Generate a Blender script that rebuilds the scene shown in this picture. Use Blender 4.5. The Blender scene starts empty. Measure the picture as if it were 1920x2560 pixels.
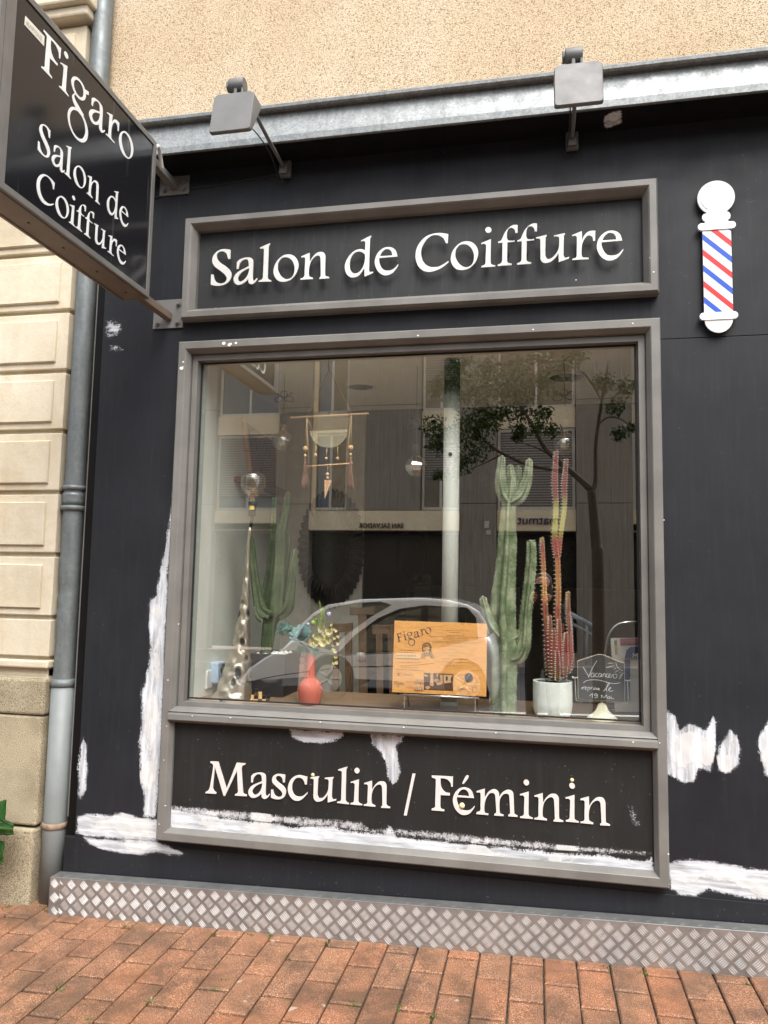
import bpy, bmesh, math, random
import numpy as np
from mathutils import Vector, Matrix
from mathutils.geometry import tessellate_polygon
random.seed(7); rng = np.random.default_rng(7)
SC = bpy.context.scene; COL = SC.collection
R = math.radians

# ------------------------------------------------------------------ camera
YAW, PIT, ROL, F, D, H = -0.20412775, 0.09636945, 0.01884666, 1880.0, 3.2, 1.449
YC = -0.03 - D
def _basis():
    cy, sy, cp, sp, cr, sr = math.cos(YAW), math.sin(YAW), math.cos(PIT), math.sin(PIT), math.cos(ROL), math.sin(ROL)
    f = np.array([sy*cp, cy*cp, sp]); r = np.array([cy, -sy, 0]); u = np.cross(r, f)
    return cr*r+sr*u, -sr*r+cr*u, f
RR, UU, FF = _basis()
cam = bpy.data.objects.new("camera", bpy.data.cameras.new("camera")); COL.objects.link(cam)
cam.data.sensor_fit = 'VERTICAL'; cam.data.sensor_height = 36.0; cam.data.lens = F/2560*36.0
cam.data.clip_start = 0.02; cam.data.clip_end = 2000
cam.matrix_world = Matrix(((RR[0], UU[0], -FF[0], 0), (RR[1], UU[1], -FF[1], YC), (RR[2], UU[2], -FF[2], H), (0, 0, 0, 1)))
SC.camera = cam

# ------------------------------------------------------------------ world, sun, exposure
SUN_EL, SUN_AZ = R(55), R(152)           # compass-like azimuth: the sun stands behind the photographer
wd = bpy.data.worlds.new("World"); SC.world = wd; wd.use_nodes = True
nt = wd.node_tree; bg = nt.nodes['Background']
sky = nt.nodes.new('ShaderNodeTexSky'); sky.sky_type = 'NISHITA'; sky.sun_disc = False
sky.sun_elevation = SUN_EL; sky.sun_rotation = SUN_AZ; sky.air_density = 1.0; sky.dust_density = 4.0; sky.ozone_density = 1.0
hs = nt.nodes.new('ShaderNodeHueSaturation'); hs.inputs['Saturation'].default_value = 0.42
nt.links.new(sky.outputs[0], hs.inputs['Color']); nt.links.new(hs.outputs[0], bg.inputs['Color']); bg.inputs['Strength'].default_value = 0.125
sl = bpy.data.lights.new("sun", 'SUN'); sl.energy = 1.5; sl.angle = R(38); sl.color = (1.0, 0.975, 0.94)
so = bpy.data.objects.new("sun", sl); COL.objects.link(so)
sd = Vector((math.sin(SUN_AZ)*math.cos(SUN_EL), math.cos(SUN_AZ)*math.cos(SUN_EL), math.sin(SUN_EL)))
so.rotation_euler = sd.to_track_quat('Z', 'Y').to_euler(); so.location = (0, -8, 12)
SC.view_settings.view_transform = 'Standard'; SC.view_settings.look = 'None'; SC.view_settings.gamma = 1.0
SC.view_settings.use_curve_mapping = False; SC.view_settings.exposure = 1.4
SC.cycles.max_bounces = 12; SC.cycles.transparent_max_bounces = 24; SC.cycles.caustics_reflective = False; SC.cycles.caustics_refractive = False
SC.cycles.use_denoising = True

# ------------------------------------------------------------------ photo measurements -> places
def ray(u, v): return RR*((u-960)/F)+UU*((1280-v)/F)+FF
def W(u, v, y):
    d = ray(u, v); P = d*((y-YC)/d[1]); return np.array([P[0], y, P[2]+H])
def WX(u, v, x):
    d = ray(u, v); P = d*(x/d[0]); return np.array([x, P[1]+YC, P[2]+H])
def WZ(u, v, z):
    d = ray(u, v); P = d*((z-H)/d[2]); return np.array([P[0], P[1]+YC, z])
YG = 0.06                                  # front of the shop glass
def M(u, v, y):                            # a thing across the street (depth y < 0) that the glass shows at u, v
    P = W(u, v, 2*YG-y); return np.array([P[0], y, P[2]])
def px(y): return (y-YC)/F*1.0             # metres per photo pixel at depth y
def crop(ox, oy, k): return lambda x, y: (ox+x/k, oy+y/k)
k3, k4, k5, k6 = crop(440, 860, 2.765), crop(1040, 860, 2.765), crop(440, 1360, 2.765), crop(1040, 1360, 2.765)
k7 = crop(1400, 1600, 7.541); k8 = crop(960, 1530, 5.925)
GS = 0.026                                 # the pavement climbs gently to the right
def gz(x): return GS*x

# ------------------------------------------------------------------ mesh helpers
class MB:
    def __init__(s): s.v = []; s.f = []; s.m = []; s.s = []; s.at = {}
    def add(s, vs, fs, mi=0, sm=False):
        o = len(s.v); s.v += [tuple(map(float, p)) for p in vs]
        for f in fs: s.f.append([i+o for i in f]); s.m.append(mi); s.s.append(sm)
        return s
    def box(s, lo, hi, mi=0):
        x0, y0, z0 = lo; x1, y1, z1 = hi
        return s.hexa([(x0,y0,z0),(x1,y0,z0),(x1,y1,z0),(x0,y1,z0),(x0,y0,z1),(x1,y0,z1),(x1,y1,z1),(x0,y1,z1)], mi)
    def hexa(s, p, mi=0): return s.add(p, [(3,2,1,0),(4,5,6,7),(0,1,5,4),(1,2,6,5),(2,3,7,6),(3,0,4,7)], mi)
    def tube(s, pts, rad, n=10, mi=0, cap=True, star=0, depth=0.0, sm=True, flat=1.0):
        pts = [np.array(p, float) for p in pts]; L = len(pts)
        if not hasattr(rad, '__len__'): rad = [rad]*L
        up = None; vs = []
        for i, p in enumerate(pts):
            t = pts[min(i+1, L-1)]-pts[max(i-1, 0)]; t = t/(np.linalg.norm(t)+1e-9)
            if up is None:
                a = np.array([0, 1.0, 0]) if abs(t[1]) < .9 else np.array([1.0, 0, 0]); up = np.cross(t, a); up /= np.linalg.norm(up)
            up = up-t*np.dot(up, t); up /= (np.linalg.norm(up)+1e-9); w = np.cross(t, up)
            for j in range(n):
                th = 2*math.pi*j/n; r = rad[i]
                if star: r *= 1-depth*(0.5-0.5*math.cos(star*th))
                vs.append(p+r*(math.cos(th)*up+flat*math.sin(th)*w))
        fs = [(i*n+j, i*n+(j+1)%n, (i+1)*n+(j+1)%n, (i+1)*n+j) for i in range(L-1) for j in range(n)]
        s.add(vs, fs, mi, sm)
        if cap: s.add(vs[:n], [tuple(range(n))[::-1]], mi); s.add(vs[-n:], [tuple(range(n))], mi)
        return s
    def lathe(s, prof, c=(0,0,0), n=32, mi=0, sx=1, sy=1, wob=None, sm=True):
        vs = []
        for k, (r, z) in enumerate(prof):
            for j in range(n):
                th = 2*math.pi*j/n; q = wob(th, z) if wob else 1
                vs.append((c[0]+r*q*math.cos(th)*sx, c[1]+r*q*math.sin(th)*sy, c[2]+z))
        L = len(prof)
        fs = [(i*n+j, i*n+(j+1)%n, (i+1)*n+(j+1)%n, (i+1)*n+j) for i in range(L-1) for j in range(n)]
        s.add(vs, fs, mi, sm); s.add(vs[:n], [tuple(range(n))[::-1]], mi, sm); s.add(vs[-n:], [tuple(range(n))], mi, sm); return s
    def ball(s, c, r, n=14, mi=0, rz=None):
        rz = rz or r; h = n//2+1
        return s.lathe([(max(1e-4, r*math.sin(math.pi*i/h)), -rz*math.cos(math.pi*i/h)) for i in range(h+1)], c, n, mi)
    def prism(s, conts, fn, d0, d1, mi=0, back=True, side=None):
        # conts: outer contour and holes as 2D points; fn(a, b, d) -> world; d0 = front depth
        tri = tessellate_polygon([[Vector((a, b, 0)) for a, b in c] for c in conts])
        flat = [p for c in conts for p in c]
        a = [fn(x, y, d0) for x, y in flat]; s.add(a, [tuple(t) for t in tri], mi)
        if d1 != d0:
            b = [fn(x, y, d1) for x, y in flat]
            if back: s.add(b, [tuple(t) for t in tri], mi if side is None else side)
            for c in conts:
                n = len(c); A = [fn(x, y, d0) for x, y in c]; B = [fn(x, y, d1) for x, y in c]
                s.add(A+B, [(i, (i+1)%n, n+(i+1)%n, n+i) for i in range(n)], mi if side is None else side)
        return s
    def frame(s, x0, x1, z0, z1, prof, mi=0):
        # mitred moulding round an opening; prof = (inset, y)
        vs = []
        for i, y in prof: vs += [(x0+i, y, z0+i), (x1-i, y, z0+i), (x1-i, y, z1-i), (x0+i, y, z1-i)]
        fs = [(4*a+b, 4*a+(b+1)%4, 4*a+4+(b+1)%4, 4*a+4+b) for a in range(len(prof)-1) for b in range(4)]
        return s.add(vs, fs, mi)
    def grid(s, nx, ny, fn, mi=0, sm=True):
        vs = [fn(i/nx, j/ny) for j in range(ny+1) for i in range(nx+1)]
        return s.add(vs, [(j*(nx+1)+i, j*(nx+1)+i+1, (j+1)*(nx+1)+i+1, (j+1)*(nx+1)+i) for j in range(ny) for i in range(nx)], mi, sm)
def wloc(o):
    p = np.zeros(3)
    while o is not None: p += np.array(o.location); o = o.parent
    return p
def obj(name, mb, mats, parent=None, bevel=0, attr=None, origin=None, fix=True, subsurf=0):
    if not isinstance(mats, (list, tuple)): mats = [mats]
    off = wloc(parent) if parent is not None else (np.array(origin, float) if origin is not None else np.zeros(3))
    me = bpy.data.meshes.new(name)
    V = np.array(mb.v)-off
    me.from_pydata(V.tolist(), [], mb.f)
    for m in mats: me.materials.append(m)
    me.polygons.foreach_set('material_index', mb.m); me.polygons.foreach_set('use_smooth', mb.s)
    for k, vals in mb.at.items():
        a = me.attributes.new(k, 'FLOAT', 'POINT'); a.data.foreach_set('value', vals)
    if fix:
        bm = bmesh.new(); bm.from_mesh(me)
        bmesh.ops.remove_doubles(bm, verts=bm.verts, dist=1e-6) if not mb.at else None
        bmesh.ops.recalc_face_normals(bm, faces=bm.faces); bm.to_mesh(me); bm.free()
    me.update()
    o = bpy.data.objects.new(name, me); COL.objects.link(o)
    if parent is not None: o.parent = parent
    elif origin is not None: o.location = origin
    if bevel:
        b = o.modifiers.new('bevel', 'BEVEL'); b.width = bevel; b.segments = 2; b.limit_method = 'ANGLE'; b.angle_limit = R(40)
    if subsurf:
        b = o.modifiers.new('sub', 'SUBSURF'); b.levels = subsurf; b.render_levels = subsurf
    return o
def tag(o, label=None, cat=None, group=None, kind=None):
    if label: o['label'] = label
    if cat: o['category'] = cat
    if group: o['group'] = group
    if kind: o['kind'] = kind
    return o
def thing(name, label, cat, loc=(0,0,0), group=None):
    o = bpy.data.objects.new(name, None); COL.objects.link(o); o.location = tuple(map(float, loc)); o.empty_display_size = .1
    return tag(o, label, cat, group)
def copy_tree(o, parent=None):
    c = o.copy(); COL.objects.link(c)
    if parent is not None: c.parent = parent
    for ch in [x for x in bpy.data.objects if x.parent == o and x is not c]: copy_tree(ch, c)
    return c
def smooth(P, n=5):                        # P: (x, y, corner) closed contour -> rounded outline
    N = len(P); out = []
    for i in range(N):
        p0, p1, p2, p3 = P[i-1], P[i], P[(i+1)%N], P[(i+2)%N]
        if p1[2] and p2[2]: out.append((p1[0], p1[1])); continue
        if p1[2]: p0 = (2*p1[0]-p2[0], 2*p1[1]-p2[1])
        if p2[2]: p3 = (2*p2[0]-p1[0], 2*p2[1]-p1[1])
        for k in range(n):
            t = k/n; q = []
            for a in (0, 1):
                m1 = (p2[a]-p0[a])/2; m2 = (p3[a]-p1[a])/2
                q.append((2*t**3-3*t*t+1)*p1[a]+(t**3-2*t*t+t)*m1+(-2*t**3+3*t*t)*p2[a]+(t**3-t*t)*m2)
            out.append(tuple(q))
    return out
def spline(P, n=6):                        # open polyline through points (any dimension)
    P = [np.array(p, float) for p in P]; N = len(P); out = []
    for i in range(N-1):
        p1, p2 = P[i], P[i+1]; p0 = P[i-1] if i else 2*p1-p2; p3 = P[i+2] if i+2 < N else 2*p2-p1
        for k in range(n):
            t = k/n
            out.append(0.5*((2*p1)+(p2-p0)*t+(2*p0-5*p1+4*p2-p3)*t*t+(3*p1-p0-3*p2+p3)*t**3))
    return out+[P[-1]]
def text_mb(body, size, fn, d0, d1, sx=1.0, mi=0, mb=None, align='LEFT'):
    # built-in lettering turned into solid letters; fn(a, b, d) -> world
    cu = bpy.data.curves.new('lettering', 'FONT'); cu.body = body; cu.size = size; cu.align_x = align; cu.resolution_u = 3
    ob = bpy.data.objects.new('lettering', cu); COL.objects.link(ob)
    dg = bpy.context.evaluated_depsgraph_get(); me = bpy.data.meshes.new_from_object(ob.evaluated_get(dg))
    mb = mb or MB()
    V = [(v.co.x*sx, v.co.y) for v in me.vertices]
    mb.add([fn(a, b, d0) for a, b in V], [tuple(p.vertices) for p in me.polygons], mi)
    if d1 != d0:
        bm = bmesh.new(); bm.from_mesh(me); bm.edges.ensure_lookup_table()
        mb.add([fn(a, b, d1) for a, b in V], [tuple(p.vertices) for p in me.polygons], mi)
        for e in bm.edges:
            if len(e.link_faces) == 1:
                a, b = e.verts[0].index, e.verts[1].index
                mb.add([fn(*V[a], d0), fn(*V[b], d0), fn(*V[b], d1), fn(*V[a], d1)], [(0,1,2,3)], mi)
        bm.free()
    bpy.data.objects.remove(ob); bpy.data.curves.remove(cu); bpy.data.meshes.remove(me)
    return mb
# ------------------------------------------------------------------ materials
def srgb(r, g, b): return tuple(((c/255/12.92) if c/255 <= .04045 else ((c/255+.055)/1.055)**2.4) for c in (r, g, b))
class NT:
    def __init__(s, name):
        s.m = bpy.data.materials.new(name); s.m.use_nodes = True; s.t = s.m.node_tree; s.b = s.t.nodes['Principled BSDF']; s.out = s.t.nodes['Material Output']
        s.tc = s.t.nodes.new('ShaderNodeTexCoord').outputs['Object']
    def n(s, ty, **kw):
        x = s.t.nodes.new('ShaderNode'+ty)
        for k, v in kw.items():
            if hasattr(x, k): setattr(x, k, v)
            else: x.inputs[k.replace('_', ' ')].default_value = v
        return x
    def l(s, a, b): s.t.links.new(a, b)
    def vec(s, scale=(1,1,1), rot=(0,0,0)):
        m = s.n('Mapping'); m.inputs['Scale'].default_value = scale; m.inputs['Rotation'].default_value = rot; s.l(s.tc, m.inputs['Vector']); return m.outputs[0]
    def noise(s, scale, detail=4, rough=.55, vec=None, dist=0):
        x = s.n('TexNoise'); x.inputs['Scale'].default_value = scale; x.inputs['Detail'].default_value = detail; x.inputs['Roughness'].default_value = rough; x.inputs['Distortion'].default_value = dist
        s.l(vec if vec is not None else s.tc, x.inputs['Vector']); return x.outputs[0]
    def ramp(s, fac, stops, interp='LINEAR'):
        r = s.n('ValToRGB'); cr = r.color_ramp; cr.interpolation = interp
        while len(cr.elements) > 1: cr.elements.remove(cr.elements[-1])
        for i, (p, c) in enumerate(stops):
            e = cr.elements[0] if i == 0 else cr.elements.new(p)
            e.position = p; e.color = (*c, 1) if hasattr(c, '__len__') else (c, c, c, 1)
        s.l(fac, r.inputs[0]); return r.outputs[0]
    def mix(s, fac, a, b, mode='MIX'):
        x = s.n('Mix', data_type='RGBA', blend_type=mode)
        for i, q in ((0, fac), (6, a), (7, b)):
            if hasattr(q, 'is_linked') or hasattr(q, 'links'): s.l(q, x.inputs[i])
            elif i == 0: x.inputs[0].default_value = q
            else: x.inputs[i].default_value = (*q, 1)
        return x.outputs[2]
    def math(s, op, a, b=None, clamp=False):
        x = s.n('Math', operation=op, use_clamp=clamp)
        for i, q in ((0, a), (1, b)):
            if q is None: continue
            if hasattr(q, 'links'): s.l(q, x.inputs[i])
            else: x.inputs[i].default_value = q
        return x.outputs[0]
    def bump(s, h, strength=.5, dist=.003, prev=None):
        x = s.n('Bump'); x.inputs['Strength'].default_value = strength; x.inputs['Distance'].default_value = dist; s.l(h, x.inputs['Height'])
        if prev is not None: s.l(prev, x.inputs['Normal'])
        return x.outputs[0]
    def attr(s, name):
        a = s.n('Attribute'); a.attribute_name = name; return a.outputs['Fac']
    def rnd(s): return s.n('NewGeometry').outputs['Random Per Island']
    def col(s, c): s.l(c, s.b.inputs['Base Color'])
    def set(s, **kw):
        for k, v in kw.items():
            i = s.b.inputs[k.replace('_', ' ')]
            if hasattr(v, 'links'): s.l(v, i)
            else: i.default_value = (*v, 1) if isinstance(v, tuple) and len(v) == 3 and i.type == 'RGBA' else v
        return s
def plain(name, c, rough=.5, metal=0, var=.12, scale=18, bump=0, bscale=60, spec=.5, **kw):
    t = NT(name); a = t.noise(scale, 5)
    t.col(t.mix(t.ramp(a, [(.3, 0), (.7, 1)]), tuple(x*(1-var) for x in c), tuple(min(1, x*(1+var)) for x in c)))
    t.set(Roughness=t.ramp(t.noise(scale*1.7, 3), [(.25, max(.02, rough-.08)), (.75, min(1, rough+.1))]), Metallic=metal, Specular_IOR_Level=spec, **kw)
    if bump: t.set(Normal=t.bump(t.noise(bscale, 4), bump, .002))
    return t.m
MT = {}
def stucco():
    t = NT('roughcast'); v = t.n('TexVoronoi'); v.inputs['Scale'].default_value = 210; t.l(t.tc, v.inputs['Vector'])
    g = t.noise(280, 3, .6); h = t.math('ADD', t.math('MULTIPLY', v.outputs['Distance'], -.8), g)
    big = t.noise(1.3, 4); pits = t.ramp(t.noise(215, 2, .5, dist=.4), [(.32, srgb(88, 70, 50)), (.45, srgb(205, 187, 160)), (.75, srgb(224, 208, 183))])
    c = t.mix(t.ramp(big, [(.35, 0), (.7, .5)]), pits, srgb(224, 208, 184), 'MULTIPLY')
    c = t.mix(t.math('MULTIPLY', t.ramp(t.noise(3, 4, vec=t.vec((1, 1, .25))), [(.5, 0), (.8, 1)]), .25), c, srgb(190, 150, 112))
    t.col(c); t.set(Roughness=.95, Specular_IOR_Level=.15, Normal=t.bump(h, .8, .004)); return t.m
MT['stucco'] = stucco()
def ashlar():
    t = NT('ashlar_stone'); n = t.noise(2.2, 6, .6); c = t.ramp(n, [(.3, srgb(184, 172, 148)), (.5, srgb(206, 196, 174)), (.72, srgb(216, 208, 190))])
    st = t.ramp(t.noise(5.5, 6, .7, dist=.8), [(.52, 0), (.72, 1)]); c = t.mix(t.math('MULTIPLY', st, .35), c, srgb(184, 150, 104))
    c = t.mix(t.math('MULTIPLY', t.rnd(), .16), c, srgb(176, 160, 132)); c = t.mix(t.math('MULTIPLY', t.ramp(t.noise(3.5, 6, .7, vec=t.vec((2.2, 2.2, .25))), [(.5, 0), (.75, 1)]), .28), c, srgb(150, 134, 108))
    sp = t.ramp(t.noise(160, 2), [(.25, 1), (.33, 0)]); c = t.mix(t.math('MULTIPLY', sp, .5), c, srgb(110, 92, 70))
    t.col(c); t.set(Roughness=.9, Specular_IOR_Level=.2, Normal=t.bump(t.noise(28, 8, .75), .5, .006)); return t.m
MT['stone'] = ashlar()
def granite():
    t = NT('granite'); g = t.noise(300, 3, .65); c = t.ramp(g, [(.36, srgb(84, 74, 58)), (.46, srgb(150, 138, 114)), (.54, srgb(184, 172, 144)), (.7, srgb(206, 198, 178))])
    d = t.ramp(t.noise(4, 5), [(.4, .0), (.75, .55)]); c = t.mix(d, c, srgb(120, 105, 84), 'MULTIPLY')
    t.col(c); t.set(Roughness=.85, Specular_IOR_Level=.25, Normal=t.bump(g, .5, .004)); return t.m
MT['granite'] = granite()
def galv(name, c0, c1, metal=.75, rough=.42, scale=38):
    t = NT(name); v = t.n('TexVoronoi'); v.inputs['Scale'].default_value = scale; t.l(t.tc, v.inputs['Vector'])
    sp = t.ramp(v.outputs['Color'], [(.1, c0), (.9, c1)]); dr = t.ramp(t.noise(9, 5, .6, vec=t.vec((3, 3, .5))), [(.45, 0), (.75, 1)])
    c = t.mix(t.math('MULTIPLY', dr, .45), sp, tuple(x*.45 for x in c0)); fl = t.ramp(t.noise(210, 2), [(.27, 1), (.34, 0)])
    c = t.mix(t.math('MULTIPLY', fl, .4), c, (.09, .09, .085)); t.col(c)
    t.set(Metallic=metal, Roughness=t.ramp(t.noise(20, 4), [(.3, rough-.1), (.7, rough+.15)]), Normal=t.bump(t.noise(7, 4), .12, .01)); return t.m
MT['galv'] = galv('galvanised_sheet', (.21, .225, .225), (.33, .35, .35), .5, .5, 130)
MT['zinc'] = galv('zinc_pipe', srgb(112, 118, 118), srgb(122, 128, 128), .4, .5, 60)
MT['pipe_paint'] = plain('pipe_paint', srgb(122, 127, 126), .5, 0, .1, 9, .15, 25)
def paint(name, c, rough, speck=.5, tint=None, spec=.28):
    t = NT(name); big = t.noise(2.1, 5, .6); c2 = tint or tuple(x*1.5 for x in c)
    cc = t.mix(t.ramp(big, [(.35, 0), (.7, 1)]), c, c2)
    br = t.noise(30, 4, .6, vec=t.vec((1.6, 1, .12))); cc = t.mix(t.math('MULTIPLY', t.ramp(br, [(.5, 0), (.8, 1)]), .45), cc, tuple(x*2.4 for x in c))
    s1 = t.ramp(t.noise(120, 1, .3), [(.792, 0), (.81, 1)]); cc = t.mix(t.math('MULTIPLY', s1, speck), cc, (.3, .3, .31))
    sc = t.ramp(t.noise(9, 7, .8, vec=t.vec((1, 1, 2.5)), dist=.6), [(.62, 0), (.78, 1)]); cc = t.mix(t.math('MULTIPLY', sc, .10), cc, (.30, .31, .33))
    t.col(cc); t.set(Roughness=t.ramp(t.noise(6, 5), [(.3, rough-.08), (.75, rough+.14)]), Specular_IOR_Level=spec, Normal=t.bump(t.noise(120, 3), .12, .002)); return t.m
MT['black'] = paint('black_shop_paint', (.0105, .0115, .0142), .55, .35)
MT['black_fascia'] = paint('charcoal_sign_board', (.023, .0245, .0255), .6, .3)
MT['black_panel'] = paint('black_riser_paint', (.0125, .0122, .012), .55, .5)
MT['brown_black'] = plain('dark_corner_board', (.005, .0045, .004), .6, 0, .2, 6, spec=.15)
MT['soffit'] = plain('soffit_paint', (.006, .006, .0065), .8, 0, .3, 8, spec=.15)
def greypaint():
    t = NT('grey_frame_paint'); c0, c1 = srgb(104, 102, 98), srgb(120, 118, 113)
    c = t.mix(t.ramp(t.noise(6, 5), [(.35, 0), (.7, 1)]), c0, c1)
    d = t.ramp(t.noise(55, 5, .7), [(.66, 0), (.76, 1)]); c = t.mix(t.math('MULTIPLY', d, .3), c, srgb(80, 74, 68))
    t.col(c); t.set(Roughness=.48, Normal=t.bump(t.noise(70, 4, vec=t.vec((.35, 1, 1))), .14, .002)); return t.m
MT['grey'] = greypaint()
MT['lampgrey'] = plain('lamp_grey_paint', srgb(102, 102, 101), .5, 0, .1, 12, .1, 60)
MT['signframe'] = plain('sign_frame_paint', srgb(110, 109, 106), .45, 0, .14, 7, .08, 30)
MT['signunder'] = plain('sign_underside', srgb(112, 98, 86), .55, 0, .2, 5, .1, 30)
def letterwhite():
    t = NT('white_letter'); s = t.ramp(t.noise(140, 2), [(.3, 1), (.42, 0)])
    t.col(t.mix(t.math('MULTIPLY', s, .3), (.66, .66, .635), (.40, .40, .38))); t.set(Roughness=.5); return t.m
MT['white'] = letterwhite()
MT['pinkwhite'] = plain('off_white_letter', srgb(208, 202, 198), .5, 0, .05, 40)
MT['vinyl'] = plain('white_vinyl', (.80, .82, .82), .35, 0, .02)
def signface():
    t = NT('sign_face'); dr = t.ramp(t.noise(13, 3, .5, vec=t.vec((1, 2.2, .10))), [(.63, 0), (.70, 1)])
    c = t.mix(t.math('MULTIPLY', dr, .10), (.0135, .0135, .0165), (.3, .3, .32)); t.col(c); t.set(Roughness=.14, Specular_IOR_Level=.4, Normal=t.bump(t.noise(90, 2, vec=t.vec((1, 1, .02))), .03, .002)); return t.m
MT['signface'] = signface()
MT['red'] = plain('red_stripe', srgb(205, 22, 34), .45, 0, .04); MT['blue'] = plain('blue_stripe', srgb(0, 72, 180), .45, 0, .04)
MT['capwhite'] = plain('bright_white', (.77, .78, .79), .4, 0, .02)
def tread():
    t = NT('tread_plate_aluminium'); n = t.noise(8, 5, .6); t.col(t.mix(t.ramp(n, [(.35, 0), (.7, 1)]), (.33, .34, .335), (.47, .48, .47)))
    t.set(Metallic=.8, Roughness=t.ramp(t.noise(40, 4), [(.3, .30), (.7, .48)])); return t.m
MT['tread'] = tread()
MT['bar'] = plain('tread_bar', (.84, .84, .85), .32, .5, .05)  # bars whiter than the plate: the sky's glint put into their colour
def brick():
    t = NT('clay_paver'); r = t.rnd(); base = t.ramp(r, [(0, srgb(152, 106, 76)), (.25, srgb(162, 116, 86)), (.5, srgb(142, 104, 80)), (.75, srgb(164, 110, 78)), (1, srgb(136, 102, 80))])
    gr = t.noise(230, 3, .7); c = t.mix(t.ramp(gr, [(.38, .9), (.54, 0)]), base, srgb(84, 58, 44)); c = t.mix(t.ramp(gr, [(.58, 0), (.66, .85)]), c, srgb(222, 186, 158))
    dk = t.ramp(t.noise(5.2, 6, .68, dist=.5), [(.42, 0), (.62, 1)]); c = t.mix(t.math('MULTIPLY', dk, .68), c, srgb(74, 60, 48))
    c = t.mix(t.ramp(t.noise(16, 2, .4), [(.755, 0), (.77, .8)]), c, srgb(170, 160, 148))
    c = t.mix(t.math('MULTIPLY', t.ramp(t.noise(3.1, 4), [(.5, 0), (.7, 1)]), .2), c, srgb(196, 122, 80))
    t.col(c); t.set(Roughness=t.ramp(t.noise(5.2, 4), [(.4, .8), (.7, .5)]), Specular_IOR_Level=.35, Normal=t.bump(gr, .5, .003)); return t.m
MT['brick'] = brick()
def joint():
    t = NT('joint_sand'); c = t.ramp(t.noise(40, 5), [(.35, (.028, .022, .016)), (.6, (.07, .055, .04)), (.75, (.045, .06, .02))]); t.col(c); t.set(Roughness=1, Normal=t.bump(t.noise(150, 3), .8, .004)); return t.m
MT['joint'] = joint()
def asphalt():
    t = NT('asphalt'); t.col(t.ramp(t.noise(120, 4), [(.3, .035), (.7, .075)])); t.set(Roughness=.85, Normal=t.bump(t.noise(160, 3), .5, .004)); return t.m
MT['asphalt'] = asphalt()
MT['kerb'] = plain('kerb_stone', (.3, .29, .27), .85, 0, .15, 12, .3, 60); MT['roadpaint'] = plain('road_paint', (.7, .7, .68), .7, 0, .1, 20)
MT['farpave'] = plain('far_pavement', (.22, .17, .14), .85, 0, .2, 5)
def filler(name, rot, scale, thin, cover=(.68, .705, .735), wide=.032, low=(.50, .52, .56)):
    # brushed white filler: dry-brush edges from the distance-to-edge attribute, canvas grain and bristle streaks
    t = NT(name); st = t.noise(1, 6, .75, vec=t.vec(scale, rot)); fine = t.noise(190, 3, .6)
    e = t.math('ADD', t.math('ADD', t.attr('edge'), .0105), t.math('MULTIPLY', t.math('SUBTRACT', t.noise(14, 4), .5), .022))
    gr = t.math('ADD', t.math('MULTIPLY', fine, .5), t.math('MULTIPLY', st, .5))
    al = t.math('MULTIPLY', t.math('SUBTRACT', t.math('ADD', t.math('MULTIPLY', t.math('MINIMUM', e, wide*1.15), .42/wide), .30), gr), 7.5, True)
    cov = t.ramp(t.noise(1, 5, .6, vec=t.vec(tuple(x*.6 for x in scale), rot)), [(.34, thin), (.56, 1)])
    al = t.math('MULTIPLY', al, cov, True)
    put = t.math('MULTIPLY', t.ramp(t.math('ADD', t.noise(4.5, 6, .6), t.math('MULTIPLY', t.attr('edge'), 3.4)), [(.63, 0), (.67, .85)]), t.math('MULTIPLY', t.math('SUBTRACT', t.attr('edge'), .003), 400, True))
    c = t.mix(put, t.mix(t.ramp(st, [(.32, 0), (.62, 1)]), low, cover), t.ramp(t.noise(30, 5), [(.3, (.65, .65, .64)), (.7, (.72, .72, .71))])); t.col(c)
    t.set(Roughness=.6, Alpha=t.math('MAXIMUM', al, t.math('MULTIPLY', put, .97)), Normal=t.bump(t.math('ADD', t.math('MULTIPLY', st, .8), t.math('MULTIPLY', put, .6)), .4, .004)); return t.m
MT['fill_v'] = filler('white_filler_vertical', (0, 0, 0), (60, 60, 7), .5)
MT['fill_h'] = filler('white_filler_horizontal', (0, 0, 0), (7, 60, 70), .5, wide=.026)
MT['fill_d'] = filler('white_filler_slanted', (0, R(-9), 0), (70, 60, 7), .42, wide=.022)
MT['scrape'] = filler('scraped_filler', (0, R(-50), 0), (26, 60, 90), .0, wide=.055)
MT['drybrush'] = filler('dry_brushed_filler', (0, 0, 0), (80, 70, 60), .15, (.5, .5, .5), wide=.03, low=(.4, .4, .42))
MT['chip'] = plain('bare_chip', (.8, .77, .72), .6, 0, .1)
def pane_mat(name, tint, r0, front_only=False, grow=1.0):
    # clear sheet: Schlick reflection over straight-through transmission
    t = NT(name); g = t.n('BsdfGlossy'); g.inputs['Roughness'].default_value = 0.0; g.inputs['Color'].default_value = (1, 1, 1, 1)
    tr = t.n('BsdfTransparent'); tr.inputs['Color'].default_value = (*tint, 1); lw = t.n('LayerWeight'); lw.inputs['Blend'].default_value = .5
    f = t.math('ADD', t.math('MULTIPLY', t.math('POWER', lw.outputs['Facing'], 5.0), (1-r0)*grow), r0)
    if front_only == 'y':                                             # only the street face reflects; inner reflection left out to light the room more
        sp = t.n('SeparateXYZ'); t.l(t.n('NewGeometry').outputs['Normal'], sp.inputs[0]); f = t.math('MULTIPLY', f, t.math('LESS_THAN', sp.outputs[1], -.5))
    elif front_only: f = t.math('MULTIPLY', f, t.math('SUBTRACT', 1.0, t.n('NewGeometry').outputs['Backfacing']))
    mx = t.n('MixShader'); t.l(f, mx.inputs[0]); t.l(tr.outputs[0], mx.inputs[1]); t.l(g.outputs[0], mx.inputs[2]); t.l(mx.outputs[0], t.out.inputs[0]); return t.m
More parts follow.
